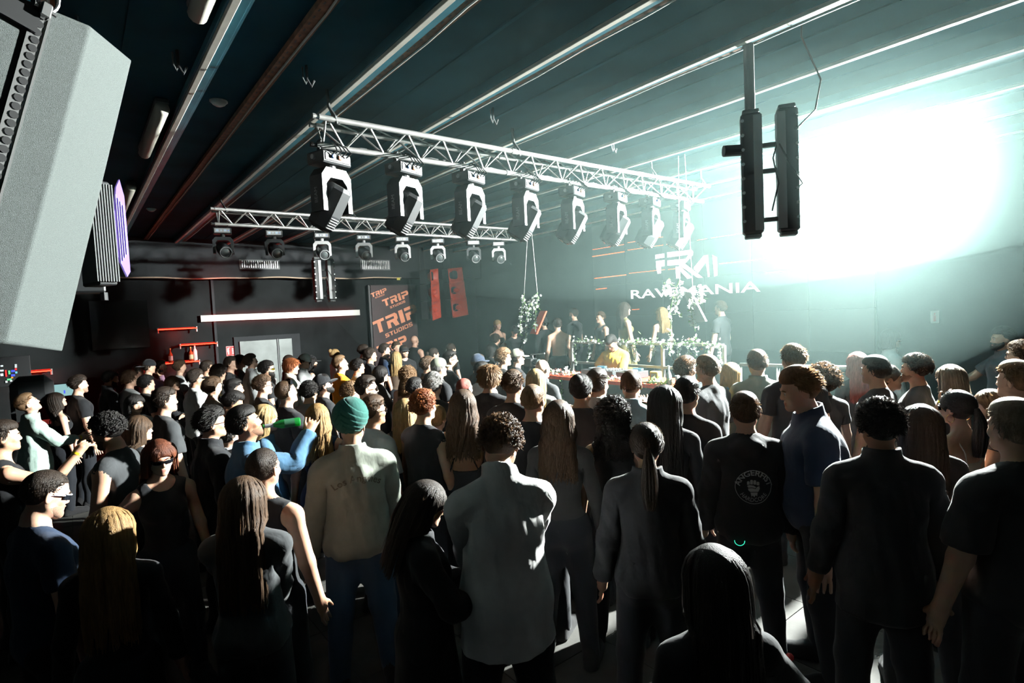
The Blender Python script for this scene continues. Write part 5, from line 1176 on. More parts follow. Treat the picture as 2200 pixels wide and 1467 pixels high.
def beard_mesh(full):
    k = 'beard%d' % full
    if k not in HAIR:
        g = SDF(axis_pts((-.09,.09,.005)), axis_pts((-.05,.13,.005)), axis_pts((1.54,1.70,.005)))
        t = .006 if full else .0012
        g.ell((0,.036,1.652), (.060+t,.062+t,.080+t), .02); g.both('cap', (.048,.012,1.628), (.012,.078,1.593), .022+t, .022+t*2, k=.02); g.ell((0,.082,1.590), (.020+t,.016+t,.016+t*1.6), .014)
        g.cap((-.018,.097,1.634), (.018,.097,1.634), .006+t*.6, k=.006)
        g.cap((-.020,.102,1.6195), (.020,.102,1.6195), .009, k=.004, op='s'); g.ell((0,.11,1.70), (.070,.055,.064), .01, op='s')
        g.cut(lambda x,y,z: z-(1.648-(y-.02)*.05+(y < .035)*.04), .006); g.cut(lambda x,y,z: .012-y, .006)
        V, F = g.mesh(); V, F = decimate(V, F, 1200); HAIR[k] = mesh_from(k, V, F, True)
    return HAIR[k]
def brow_mesh():
    if 'brow' not in HAIR:
        mb = MB()
        for sg in (1,-1): mb.tube([(sg*.014,.103,1.699),(sg*.030,.099,1.7045),(sg*.047,.083,1.699)], [.0036,.0042,.0022], 6)
        HAIR['brow'] = mb.mesh('eyebrows', True)
    return HAIR['brow']
def glasses_mesh(kind):
    """frame mesh, lens mesh in head rest space"""
    k = 'glasses_'+kind
    if k not in HAIR:
        fr = MB(); le = MB(); lens = [le]
        if kind == 'wrap':
            a = np.linspace(-1.15,1.15,15)
            top = [(.078*math.sin(q),.030+.083*math.cos(q),1.694-.002*math.cos(q*2)) for q in a]
            bot = [(.077*math.sin(q),.028+.083*math.cos(q),1.672-.006*math.sin(abs(q)*2.6)+.008*math.exp(-(q/.12)**2)) for q in a]
            n = len(a); V = top+bot; V2 = [np.array(v)-np.array([0,.003,0]) for v in V]; le.add(V+V2, [[i,i+1,n+i+1,n+i] for i in range(n-1)]+[[2*n+i,3*n+i,3*n+i+1,2*n+i+1] for i in range(n-1)])
            fr.tube(top, .0032, 6)
            for sg in (1,-1): fr.tube([(.073*sg,.062,1.690),(.080*sg,.020,1.690),(.084*sg,-.025,1.684)], [.0035,.0028,.002], 6)
        else:
            r = .021 if kind == 'round' else .023
            for sg in (1,-1):
                c = np.array([sg*.033,.108,1.680]); P = []
                for i in range(18):
                    t = 2*math.pi*i/18; x = r*math.cos(t); z = r*(.92 if kind == 'round' else .74)*math.sin(t)
                    if kind == 'square': x = r*1.05*np.sign(math.cos(t))*abs(math.cos(t))**.5; z = r*.78*np.sign(math.sin(t))*abs(math.sin(t))**.5
                    P.append(c+np.array([x,-.012*((x*sg+.01)/.03)**2*(1 if x*sg > -.01 else 0),z]))
                fr.tube(P, .0018 if kind == 'round' else .0026, 5, closed=True); le = MB().add(P, [list(range(18))]); lens.append(le)
                fr.tube([(.054*sg,.100,1.684),(.078*sg,.045,1.686),(.083*sg,-.02,1.682)], .0018, 5)
            fr.tube([(-.012,.109,1.683),(0,.112,1.687),(.012,.109,1.683)], .0018, 5)
        HAIR[k] = (fr.mesh(k, True), [q.mesh(k+'_lens', True) for q in lens if q.V])
    return HAIR[k]
def cap_mesh(kind):
    k = 'cap_'+kind
    if k not in HAIR:
        g = SDF(axis_pts((-.13,.13,.007)), axis_pts((-.22,.22,.007)), axis_pts((1.62,1.86,.006)))
        g.ell((0,-.006,1.728), (.092,.112,.098), .02); g.cut(lambda x,y,z: 1.702+.05*y-z)
        dome = g.mesh(); g2 = SDF(*g.ax); sg = 1
        g2.ell((0,.095*sg,1.705), (.078,.098,.05), .01); xx, yy, zz = np.meshgrid(*g2.ax, indexing='ij', sparse=True)
        h = zz-(1.712-.10*(yy-.09)-2.2*xx*xx); g2.D = np.maximum(g2.D, np.abs(h)-.006).astype(np.float32); g2.D = np.maximum(g2.D, (.07-yy)+0*zz+0*xx).astype(np.float32)
        br = g2.mesh()
        HAIR[k] = (mesh_from('cap_crown', *decimate(dome[0], dome[1], 1400), True), mesh_from('cap_brim', *decimate(br[0], br[1], 700), True))
    return HAIR[k]
def turban_mesh():
    if 'turban' not in HAIR:
        n, m = 120, 84; V = []; nb = np.array([.62,-.10,.78]); nb /= np.linalg.norm(nb); nb2 = np.array([-.62,.25,.70]); nb2 /= np.linalg.norm(nb2)
        for i in range(m):
            ph = math.pi*(.02+.83*i/(m-1))
            for j in range(n):
                th = 2*math.pi*j/n; s_, c_ = math.sin(ph), math.cos(ph); d = np.array([math.cos(th)*s_, math.sin(th)*s_, c_]); R = np.array([.112,.128,.118])
                tl = d@nb if d[0]+.25*d[2] > -.15 else d@nb2+.35; q = (tl*4.2+.25*math.sin(th*2)) % 1.0
                V.append(np.array([0,-.012,1.748])+d*R*(.955+.05*q**.5)+np.array([0,0,.012*max(0,d[1])*c_]))
        F = [[i*n+j,(i+1)*n+j,(i+1)*n+(j+1)%n,i*n+(j+1)%n] for i in range(m-1) for j in range(n)]+[list(range(n))]
        HAIR['turban'] = mesh_from('turban', V, F, True)
    return HAIR['turban']
ARMS = {
 'down': {},
 'relaxed': dict(hR=(.24,.17,.90), hL=(-.27,.05,.87)),
 'clasp': dict(hR=(.05,.26,.98), hL=(-.05,.25,.97), cR=30, cL=30),
 'cross': dict(hR=(-.10,.20,1.20), hL=(.12,.23,1.17), pR=(.9,.1,-.8), pL=(-.9,.1,-.8), cR=25, cL=25),
 'phone': dict(hR=(.10,.30,1.22), hL=(-.06,.29,1.18), cR=45, cL=40, pR=(.7,-.3,-.8), pL=(-.7,-.3,-.8)),
 'phoneup': dict(hR=(.10,.36,1.56), hL=(-.07,.36,1.55), cR=45, cL=45, pR=(.8,0,-1), pL=(-.8,0,-1)),
 'drink': dict(hR=(.16,.30,1.28), cR=55, pR=(.8,-.2,-.9)),
 'clap': dict(hR=(.05,.30,1.32), hL=(-.05,.30,1.32), pR=(.8,-.2,-.9), pL=(-.8,-.2,-.9)),
 'chin': dict(hR=(.05,.17,1.50), cR=55, pR=(.7,.2,-1)),
 'neck': dict(hR=(.15,.03,1.52), hL=(-.15,.03,1.52), pR=(1,.3,-.6), pL=(-1,.3,-.6), cR=60, cL=60),
 'reachR': dict(hR=(.30,.50,1.38), pR=(.6,-.2,-1)),
 'mix': dict(hR=(.32,.30,1.08), hL=(-.05,.34,1.06), pR=(.8,-.3,-.8), cL=30),
 'hip': dict(hR=(.30,.12,1.05), pR=(1,-.4,0)),
}
PEOPLE = {}
PT = {'n':0}
def person(key, u, v, face, label, S=None, f=False, skin_c='fair', hair='crop', hc='dark', top='tee', tc='black', leg='jeans', lc='black_denim', arms='down',
           head=(0,0,0), neck=(0,0,0), spine=(0,0,0), chest=(0,0,0), bw=1.0, belly=0.0, beard=0, glasses=None, gl='black', gup=False, cap=None, cap_back=False, fz=0.0, hi=False, pose=None, xyz=None, group='people in the crowd', bracelet=None, shoes='shoe_black', X=None):
    S = S or (1.67 if f else 1.80); sc = S/1.80
    pz = dict(ARMS[arms]); pz.update(head=head, neck=neck, spine=spine, chest=chest)
    if pose: pz.update(pose)
    M = pose_mats(pz); hcp = M['head'][:3,:3]@HEADC+M['head'][:3,3]
    if X is not None: sc = (on(u,v,0,X)[2]-fz)/hcp[2]
    d = ray(u, v); t = (fz+hcp[2]*sc-CAM[2])/d[2]; az = math.atan2(d[1], d[0]); r = az-math.radians(face)-math.pi/2
    cr, sr = math.cos(r), math.sin(r); off = np.array([cr*hcp[0]-sr*hcp[1], sr*hcp[0]+cr*hcp[1]])*sc
    loc = CAM+t*d; loc = np.array([loc[0]-off[0], loc[1]-off[1], fz])
    if xyz is not None: loc = np.array(xyz)
    root = empty('person', loc, r); root.scale = (sc,)*3; tag(root, label, 'person', group)
    V, F, W, mi = body_data(f, hi); me = part_mesh('body', skin(widen(tuck(V, top, leg), bw), W, M), F, [skin_mat(skin_c, hi), EYE_W, IRIS, lip_mat(skin_c)], mi); ob('body', me, None, root)
    hm = Matrix(M['head'].tolist())
    def headpart(name, mesh, m, parent=root, mt=None):
        o = ob(name, mesh, m, parent); o.matrix_basis = hm if mt is None else mt; return o
    if hair: headpart('hair', hair_mesh(hair), hair_mat(hc) if hair != 'bald' else skin_mat(skin_c))
    headpart('eyebrows', brow_mesh(), hair_mat(hc))
    if beard: headpart('beard', beard_mesh(beard > 1), hair_mat(hc) if beard > 1 else stubble_mat(skin_c, hc))
    if glasses:
        fr, le = glasses_mesh(glasses); mt = hm
        if gup: mt = hm@Matrix.Translation((0,.0,1.70))@Matrix.Rotation(math.radians(52),4,'X')@Matrix.Translation((0,.012,-1.672))
        g0 = headpart('glasses' if gl == 'clear' else 'sunglasses', fr, MATS['frame_'+('white' if gl == 'white' else 'black')], root, mt)
        [ob('lens', q, MATS['lens_'+gl], g0) for q in le]
    if cap:
        cr_, br_ = cap_mesh('std'); mt = hm@(Matrix.Rotation(math.pi,4,'Z') if cap_back else Matrix.Identity(4)); mt = mt@Matrix.Translation((0,.0,0))
        c0 = headpart('cap', cr_, FAB(cap), root, mt); ob('brim', br_, FAB(cap), c0)
    if top:
        V, F, W = garm_data(top, f, hi); nm = {'tee':'t_shirt','tee_loose':'t_shirt','polo':'polo_shirt','shirt':'shirt','hoodie':'hoodie','jacket':'jacket','long':'long_sleeved_top','muscle':'sleeveless_shirt','tank':'tank_top','cami':'camisole','backless':'open_back_top','dress':'dress','bra':'bra_top'}[top]
        ob(nm, part_mesh(nm, skin(widen(V, bw, belly), W, M), F, [FAB(tc)]), None, root)
    if leg:
        V, F, W = garm_data(leg, f, False); nm = {'jeans':'trousers','baggy':'trousers','skirt':'skirt','shorts':'shorts'}[leg]
        ob(nm, part_mesh(nm, skin(widen(V, bw, belly), W, M), F, [FAB(lc)]), None, root)
    global SHOE
    if SHOE is None:
        V, F = shoe_mesh().mesh(); V, F = decimate(V, F, 500); SHOE = {1:mesh_from('shoe', V, F, True), -1:mesh_from('shoe', V*np.array([-1,1,1]), F[:, ::-1].copy(), True)}
    for sg, nm in ((1,'R'),(-1,'L')):
        o = ob('shoe', SHOE[sg], FAB(shoes), root); o.matrix_basis = Matrix(M['ft'+nm].tolist())
    if bracelet:
        for nm in bracelet:
            sg = 1 if nm == 'R' else -1; m = np.array([sg,1,1]); mb = MB(); a = (WR-AD*.012)*m; b = (WR+AD*.006)*m
            mb.tube([a, b], .036, 14, cap=False); mb.tube([a,b], .0345, 14, cap=False); V = np.array(mb.V); A = M['fo'+nm]; V = V@A[:3,:3].T+A[:3,3]
            ob('wristband', mesh_from('wristband', V, mb.F, True), mat('band_yellow', (.85,.62,.03), rough=.4), root)
    info = dict(root=root, M=M, sc=sc, top=top, f=f, bw=bw, belly=belly, loc=loc, r=r)
    def world(p, bone=None):
        """rest-space point (moved by a bone) -> world"""
        p = np.asarray(p, float)
        if bone: p = M[bone][:3,:3]@p+M[bone][:3,3]
        p = p*sc; return np.array([loc[0]+cr*p[0]-sr*p[1], loc[1]+sr*p[0]+cr*p[1], loc[2]+p[2]])
    info['world'] = world; PEOPLE[key] = info; PT['n'] += 1
    return info
def FAB(name):
    m = MATS.get('cloth_'+name)
    if m: return m
    return fabric(name, CLOTH[name])
CLOTH = {'black':(.012,.013,.015),'black_denim':(.012,.014,.018),'charcoal':(.040,.043,.046),'grey':(.22,.23,.23),'lightgrey':(.46,.47,.47),'white':(.80,.80,.79),'navy':(.016,.030,.060),'denim':(.055,.13,.22),'jeans_blue':(.035,.075,.13),'pale_denim':(.38,.50,.54),'mint':(.36,.48,.43),
 'olive':(.13,.14,.10),'olive_grey':(.24,.26,.22),'taupe':(.25,.235,.20),'orange':(.86,.30,.015),'yellow':(.86,.50,.06),'brown':(.10,.07,.05),'tan':(.38,.30,.22),'pink':(.42,.24,.34),'cream':(.62,.56,.48),'green_turban':(.012,.085,.070),'beige':(.50,.44,.36),'shoe_black':(.015,.015,.016),'shoe_white':(.7,.7,.68),'sequin':(.16,.14,.06),'camo':(.17,.18,.14),'greycap':(.55,.56,.54),'navycap':(.02,.03,.05),'red':(.35,.03,.02),'blackmesh':(.03,.03,.03),'palestripe':(.75,.77,.80)}
mat('frame_black', (.01,.01,.01), rough=.25); mat('frame_white', (.75,.77,.8), rough=.3)
mat('lens_black', (.006,.006,.008), rough=.05, spec=.8); mat('lens_white', (.01,.012,.016), rough=.05, spec=.8); mat('lens_yellow', (.75,.62,.06), rough=.12, metal=.9); mat('lens_blue', (.05,.35,.6), rough=.1, metal=.8)
def _clear():
    m = bpy.data.materials.new('lens_clear'); m.use_nodes = True; nt = m.node_tree; nt.nodes.clear()
    t = nt.nodes.new('ShaderNodeBsdfTransparent'); g = nt.nodes.new('ShaderNodeBsdfGlossy'); g.inputs['Roughness'].default_value = .02
    mx = nt.nodes.new('ShaderNodeMixShader'); mx.inputs[0].default_value = .12; o = nt.nodes.new('ShaderNodeOutputMaterial')
    nt.links.new(t.outputs[0], mx.inputs[1]); nt.links.new(g.outputs[0], mx.inputs[2]); nt.links.new(mx.outputs[0], o.inputs[0]); MATS['lens_clear'] = m
_clear(); MATS['frame_clear'] = MATS['frame_black']
# ------------------------------------------------------------------ the crowd (u, v = centre of the head in the photograph)
P_ = person
# --- nearest people
P_('white_shirt',1077,956,-14,'tall man from behind in a loose white shirt, curly dark hair, head bowed',S=1.90,hair='curly',hc='brown',top='shirt',tc='white',arms='clasp',head=(20,-16,4),neck=(10,-8,0),hi=True,bw=1.08,skin_c='mid')
P_('turban',757,912,-6,'man in a dark green turban wearing a grey green shirt jacket with gothic lettering',S=1.84,hair=None,hc='black',top='jacket',tc='olive_grey',lc='jeans_blue',beard=2,skin_c='mid',arms='relaxed',head=(0,-18,0),neck=(0,-6,0),hi=True,bw=1.06)
P_('angerfist',1600,884,-8,'man in a black hoodie with a white fist emblem in a circle',S=1.80,hair='crop',hc='brown',top='hoodie',tc='black',hi=True)
P_('navy_polo',1712,838,-100,'big man in a navy polo shirt leaning over with his head turned left',S=1.97,hair='quiff',hc='light',top='polo',tc='navy',lc='black_denim',spine=(8,0,0),head=(4,0,-6),bw=1.16,belly=.05,hi=True,arms='down')
P_('black_curly',1888,912,-18,'man with dark curly hair in a black collared shirt, seen from behind',S=1.86,hair='curly',hc='black',top='shirt',tc='black',hi=True,skin_c='tan',bw=1.04)
P_('right_edge',2172,918,-48,'broad man with short greying hair filling the right edge of the picture',S=1.88,hair='crop',hc='ash',top='tee_loose',tc='black',hi=True,bw=1.10)
P_('ponytail',1388,955,-4,'woman with slick dark hair tied low, black top, bare neck',S=1.76,f=True,hair='pony',hc='dark',top='jacket',tc='black',hi=True)
P_('phone_woman',922,1085,78,'woman with dark hair and black jacket bowing her head over her phone',S=1.60,f=True,hair='long',hc='dark',top='jacket',tc='black',head=(14,0,0),neck=(6,0,0),arms='phone',hi=True,glasses='square',gl='black',leg='skirt',lc='black')
P_('brown_long',527,1072,22,'woman with very long brown hair and a charcoal jacket slipping off her shoulder',S=1.64,f=True,hair='xlong',hc='brown',top='jacket',tc='charcoal',hi=True,arms='clasp')
P_('shaved',570,1005,35,'man with a shaved head, bare shoulders and a thin neck chain',S=1.72,hair='buzz',hc='dark',top='tank',tc='black',hi=True,skin_c='mid')
P_('redhead',345,985,168,'smiling woman with long copper hair, dark sunglasses and black tank top',S=1.66,f=True,hair='long',hc='auburn',top='tank',tc='black',glasses='wrap',gl='black',hi=True,head=(8,0,0),arms='hip')
P_('long_back',236,1140,12,'woman seen from behind with waist length golden brown hair',S=1.58,f=True,hair='xlong',hc='gold',top='long',tc='black',hi=True)
P_('white_glasses',106,1062,72,'man with a receding buzz cut and white framed sport sunglasses looking down',S=1.74,hair='buzz',hc='dark',top='tee',tc='navy',glasses='wrap',gl='white',head=(20,0,0),beard=1,hi=True)
P_('edge_left',12,938,82,'man at the left edge with bare shoulder and raised fist with yellow wristband',S=1.76,hair='crop',hc='dark',top='tank',tc='black',hi=True,skin_c='mid',pose=dict(hR=(.24,.40,1.50),cR=75,pR=(.2,.3,-1)),bracelet='R')
P_('sleeveless',226,928,-62,'muscular man in a sleeveless dark grey shirt looking down to the left',S=1.80,hair='curly',hc='black',top='muscle',tc='charcoal',head=(18,0,0),beard=1,skin_c='mid',hi=True,bw=1.05)
P_('dark_front',1530,1245,-25,'dark silhouette of a long haired person with hair clips close to the camera',S=1.62,f=True,hair='long',hc='black',top='long',tc='black',hi=True,arms='drink',pose=dict(hR=(.36,.30,1.12),cR=60))
# --- left flank
P_('fade_up',62,866,78,'man with faded blond crop in a pale green denim shirt looking upward',S=1.74,hair='fade',hc='light',top='shirt',tc='mint',head=(-24,0,0),arms='clap',pose=dict(hR=(.12,.40,1.20),hL=(-.05,.36,1.16)),bracelet='R',hi=True)
P_('girl_up',124,860,74,'woman with long dark hair and black camisole looking up beside the denim shirt',S=1.62,f=True,hair='long',hc='dark',top='cami',tc='black',head=(-18,0,0))
P_('black_tee_left',172,826,76,'man with dark side parting, stubble and plain black t-shirt at the far left',S=1.80,hair='quiff',hc='dark',tc='black',beard=1,hi=True,bw=1.05)
P_('beard_dark',240,814,76,'bearded man in a black zip top with sunglasses pushed into his hair',S=1.80,hair='crop',hc='black',top='shirt',tc='black',beard=2,head=(12,0,0),glasses='wrap',gup=True,skin_c='tan')
P_('grey_tee_left',281,814,64,'young man with tousled brown hair and a light grey t-shirt',S=1.78,hair='tousled',hc='brown',tc='grey')
P_('behind_cap',300,797,78,'man with dark hair half hidden behind the black cap',S=1.72,hair='crop',hc='dark',tc='black')
P_('cap_pink',322,788,80,'man in a black cap and pink top holding a cup to his chin',S=1.84,hair='crop',hc='dark',top='hoodie',tc='pink',cap='black',cap_back=True,arms='chin')
P_('behind_cap2',347,787,82,'man with short dark hair and brown top right of the pink hoodie',S=1.80,hair='fade',hc='dark',tc='brown')
P_('white_grey',389,789,72,'man with brown quiff and pale grey t-shirt under the bottle shelf',S=1.80,hair='quiff',hc='brown',tc='lightgrey')
P_('stern_woman',374,824,128,'woman with long brown hair and folded arms glancing to the right',S=1.66,f=True,hair='long',hc='brown',top='long',tc='black',arms='cross')
P_('white_tee',424,812,72,'sturdy man in a white t-shirt with dark sunglasses and stubble',S=1.80,hair='slick',hc='dark',top='tee_loose',tc='white',glasses='wrap',beard=1,skin_c='mid',bw=1.08,hi=True)
P_('dark_behind',447,790,70,'dark haired man just behind the white t-shirt',S=1.80,hair='crop',hc='dark',tc='black',skin_c='mid')
P_('fringe_lit',472,801,66,'young man with a dark fringe and brightly lit face',S=1.80,hair='fringe',hc='dark',tc='black')
P_('black_smile',498,781,100,'smiling man with short dark hair in a black t-shirt left of the door',S=1.84,hair='crop',hc='dark',tc='black')
P_('dark_behind2',517,777,80,'dark curly head behind the grey jacket, before the door',S=1.80,hair='curly',hc='black',tc='black',skin_c='mid')
P_('grey_jacket',541,776,86,'young man with tousled hair and grey jacket, chin lifted, before the door',S=1.86,hair='tousled',hc='dark',top='jacket',tc='grey',head=(-10,0,0))
P_('yellow_shades',576,793,82,'man with curly black hair, beard and yellow mirrored sunglasses',S=1.82,hair='curly',hc='black',tc='black',beard=2,glasses='wrap',gl='yellow',skin_c='mid')
P_('curly_glasses',568,828,82,'young person with a curly brown mop and dark framed glasses, black top',S=1.76,hair='curly',hc='brown',tc='black',glasses='square',gl='clear')
P_('brown_glasses',461,832,70,'man with combed brown hair, thin glasses and taupe t-shirt',S=1.78,hair='slick',hc='brown',tc='taupe',glasses='round',gl='clear',hi=True)
P_('clapping',506,836,74,'man with black fade clapping his hands in front of his face',S=1.76,hair='fade',hc='black',tc='black',arms='clap',skin_c='mid')
P_('forehead',503,866,78,'dark haired man bowing so only his forehead catches light',S=1.74,hair='crop',hc='black',tc='black',head=(25,0,0),skin_c='tan')
P_('buzz_shades',618,842,62,'man with short buzz cut and sunglasses on top of his head, black t-shirt',S=1.82,hair='buzz',hc='brown',tc='black',glasses='wrap',gup=True,head=(-8,0,0),hi=True,bw=1.05)
P_('drinker',530,908,84,'man in a blue denim jacket drinking from a green bottle',S=1.82,hair='crop',hc='black',top='jacket',tc='denim',skin_c='tan',head=(-14,0,0),beard=1,hi=True,pose=dict(hR=(.05,.40,1.57),cR=55,pR=(.6,.1,-1)),bracelet='R')
P_('blond_behind',573,900,88,'blond woman partly hidden behind the green bottle',S=1.72,f=True,hair='long',hc='blond',top='shirt',tc='denim')
P_('slick_glasses',459,908,76,'man with slicked black hair, thin glasses and open black shirt',S=1.78,hair='slick',hc='black',top='shirt',tc='black',glasses='round',gl='clear',skin_c='mid',hi=True)
P_('stripe_shirt',497,935,60,'person in a white shirt with thin stripes behind the slick haired man',S=1.56,hair='crop',hc='black',top='shirt',tc='palestripe')
P_('glasses_girl',303,922,76,'woman with straight dark blond hair and round glasses',S=1.66,f=True,hair='long',hc='brown',top='long',tc='black',glasses='round',gl='clear',hi=True)
P_('lanyard',358,860,74,'man in an oversize dark t-shirt with a lanyard and sunglasses on his head',S=1.82,hair='crop',hc='dark',top='tee_loose',tc='charcoal',glasses='wrap',gl='blue',gup=True,hi=True)
P_('dark_girl',292,868,150,'woman in shadow with dark hair behind the grey shoulder',S=1.64,f=True,hair='long',hc='black',top='tee',tc='grey')
P_('dark_curly_left',318,824,70,'dark curly head between the stern woman and the grey t-shirt',S=1.72,hair='curly',hc='black',tc='black')
# --- middle left
P_('white_tee_mid',806,882,58,'man in a white t-shirt with short brown hair and sunglasses beside the turban',S=1.78,hair='fade',hc='brown',top='tee_loose',tc='white',glasses='square',gl='black',skin_c='tan',hi=True,lc='jeans_blue')
P_('ginger_long',683,897,8,'woman with long wavy ginger blond hair in a dark floral dress',S=1.68,f=True,hair='wavy',hc='gold',top='dress',tc='navy',leg=None,hi=True)
P_('afro_hood',666,842,32,'man with a black afro in a grey hooded top',S=1.72,hair='curly',hc='black',top='hoodie',tc='grey',skin_c='mid')
P_('cap_beard',697,826,76,'bearded man in black cap, sunglasses and black t-shirt looking up',S=1.76,hair='crop',hc='black',tc='black',cap='black',glasses='square',beard=2,head=(-14,0,0))
P_('orange',733,781,80,'man in a bright orange t-shirt with a white round print',S=1.86,hair='fade',hc='light',top='tee_loose',tc='orange',head=(-12,0,0),hi=True)
P_('bowl_cut',629,788,88,'young man with a copper bowl cut covering his eyes',S=1.82,hair='bowl',hc='ginger',top='shirt',tc='cream',head=(8,0,0))
P_('behind_bowl',622,776,70,'dark head behind the copper bowl cut',S=1.74,hair='crop',hc='dark',tc='black')
P_('white_cap',656,777,98,'man in a pale grey cap and pale jacket looking down',S=1.82,hair='crop',hc='dark',top='jacket',tc='lightgrey',cap='greycap',cap_back=True,head=(16,0,0),glasses='square')
P_('tattoo',671,778,84,'tattooed woman in a dark cap and black tank top',S=1.74,f=True,hair='long',hc='black',top='tank',tc='black',cap='black')
P_('blond_bun',722,762,74,'woman with light hair tied up behind the orange t-shirt',S=1.78,f=True,hair='topbun',hc='blond',top='tee',tc='lightgrey')
P_('curly_grey',771,788,72,'young man with a mass of curly black hair and grey t-shirt',S=1.76,hair='curly',hc='black',tc='grey',skin_c='mid')
P_('black_tee_mid',798,763,72,'man with receding dark hair and black t-shirt left of the jersey',S=1.86,hair='slick',hc='dark',tc='black',skin_c='mid')
P_('glasses_behind',783,754,76,'dark haired man with glasses behind the receding hairline',S=1.86,hair='quiff',hc='dark',tc='black',glasses='square',gl='clear')
P_('jersey',828,752,80,'tall young man in a navy jersey with white piping and red print',S=1.88,hair='crop',hc='dark',top='tee_loose',tc='navy')
P_('blond_back',851,768,4,'woman from behind with long straight blond hair and brown top',S=1.72,f=True,hair='long',hc='blond',top='long',tc='brown')
P_('cap_facing',869,755,158,'man in a dark cap and black t-shirt facing the camera',S=1.82,hair='crop',hc='dark',tc='black',cap='black',beard=1)
P_('face_behind',853,746,120,'half hidden face above the blond hair',S=1.84,hair='crop',hc='brown',tc='black')
P_('bald_tall',892,732,42,'tall bald man in a dark tank top before the banner',S=1.92,hair='bald',hc='dark',top='tank',tc='black',bw=1.08,beard=1)
P_('mesh_girl',821,804,82,'woman with a dark bob, glasses and black mesh sleeves holding a phone',S=1.70,f=True,hair='bob',hc='black',top='long',tc='blackmesh',glasses='round',gl='clear',arms='phone')
P_('curly_light',876,808,8,'woman from behind with curly light brown hair and tan top',S=1.68,f=True,hair='curlylong',hc='light',top='cami',tc='tan')
P_('ginger_beard',921,785,66,'man with ginger beard, glasses and dark jacket',S=1.80,hair='quiff',hc='brown',top='jacket',tc='charcoal',beard=2,glasses='square',gl='clear')
P_('bun_glasses',934,760,80,'laughing woman with dark hair tied back and glasses',S=1.74,f=True,hair='bun',hc='dark',top='cami',tc='brown',glasses='round',gl='clear')
P_('shades_beard',791,835,80,'man with dark undercut, black sunglasses and beard',S=1.84,hair='fade',hc='dark',tc='black',beard=2,glasses='square')
P_('curly_blond_short',757,843,70,'man with short curly dark blond hair and glasses above the turban',S=1.70,hair='curly',hc='light',tc='black',glasses='square',gl='clear')
P_('black_hair_mid',893,833,45,'man with thick black hair and a lit forehead',S=1.70,hair='crop',hc='black',tc='black',skin_c='mid')
P_('bandana',932,827,22,'man with slicked grey streaked hair in a black t-shirt with a small white back print',S=1.82,hair='slick',hc='grey',tc='black')
P_('blond_straight',871,884,6,'woman from behind with straight honey blond hair left of the ginger crop',S=1.66,f=True,hair='long',hc='blond',top='tank',tc='black',hi=True)
P_('ginger_crop',914,872,44,'man with short curly ginger hair and a black sleeveless top',S=1.8,hair='curly',hc='ginger',top='muscle',tc='black',hi=True)
P_('braid',941,898,30,'woman with a blond braid beside the ginger haired man',S=1.62,f=True,hair='braid',hc='blond',top='cami',tc='brown')
P_('open_back',996,872,10,'woman with long dark hair, sunglasses on her head and an open back black top',S=1.8,f=True,hair='wavy',hc='brown',top='backless',tc='black',glasses='square',gup=True,hi=True,skin_c='mid')
# --- middle
P_('laughing',971,750,58,'laughing woman in dark clothes at the back',S=1.80,f=True,hair='pony',hc='dark',tc='black')
P_('glasses_short',970,772,84,'man with short black hair, glasses and black t-shirt',S=1.86,hair='fade',hc='black',tc='black',glasses='round',gl='clear',skin_c='mid',arms='drink')
P_('camo_cap',946,790,62,'man in a camouflage cap and dark top',S=1.82,hair='crop',hc='grey',tc='black',cap='camo')
P_('navy_cap',1030,779,58,'person in a navy cap lifting both hands to film',S=1.79,hair='crop',hc='dark',top='long',tc='black',cap='navycap',arms='phoneup')
P_('white_small',1037,798,44,'dark haired man in a white t-shirt behind the brown bowl cut',S=1.79,hair='fade',hc='black',tc='white',skin_c='mid')
P_('mullet_grey',1084,768,76,'man with highlighted curly top and charcoal t-shirt near the booth',S=1.88,hair='tousled',hc='light',tc='charcoal',arms='relaxed')
P_('camo_back_cap',1114,768,72,'man in a patterned cap and black t-shirt near the booth',S=1.82,hair='crop',hc='dark',tc='black',cap='camo')
P_('bowl_black',1053,812,20,'man from behind with a brown bowl cut and black t-shirt',S=1.86,hair='bowl',hc='light',tc='black',hi=True)
P_('wavy_lanyard',1104,828,24,'man from behind with wavy brown hair, black t-shirt and lanyard',S=1.86,hair='quiff',hc='brown',tc='black',hi=True,bw=1.05)
P_('shaved_blond',1147,860,22,'man from behind with shaved blond hair and black t-shirt',S=1.86,hair='buzz',hc='light',tc='black',hi=True,bw=1.04)
P_('pink_head',1000,834,40,'person with cropped pinkish red hair',S=1.70,hair='buzz',hc='pink',tc='grey')
P_('blond_sleek',1152,816,8,'woman from behind with sleek light blond hair and grey top',S=1.75,f=True,hair='long',hc='blond',top='tee',tc='grey')
P_('bald_lit',1168,793,42,'bald man with a brightly lit head, holding his shoulder',S=1.78,hair='bald',hc='dark',top='shirt',tc='charcoal',arms='cross')
P_('bun_man',1250,836,16,'man with black hair tied in a top bun and black t-shirt',S=1.86,hair='topbun',hc='black',tc='black',skin_c='mid',hi=True)
P_('finger',1286,824,34,'man with short dark hair raising one finger, pale shirt',S=1.86,hair='crop',hc='dark',top='shirt',tc='lightgrey',pose=dict(hR=(.26,.30,1.46),cR=40,pR=(.6,0,-1)))
P_('light_denim',1356,826,4,'man with thinning hair in a pale blue denim shirt, hands at his neck',S=1.86,hair='receding',hc='brown',top='shirt',tc='pale_denim',arms='neck',hi=True)
P_('black_straight',1430,866,8,'woman from behind with long straight black hair in black',S=1.82,f=True,hair='xlong',hc='black',top='long',tc='black',hi=True)
P_('wavy_brown',1202,900,12,'woman from behind with long wavy brown hair and a sheer black sleeve',S=1.78,f=True,hair='wavy',hc='brown',top='long',tc='blackmesh',hi=True)
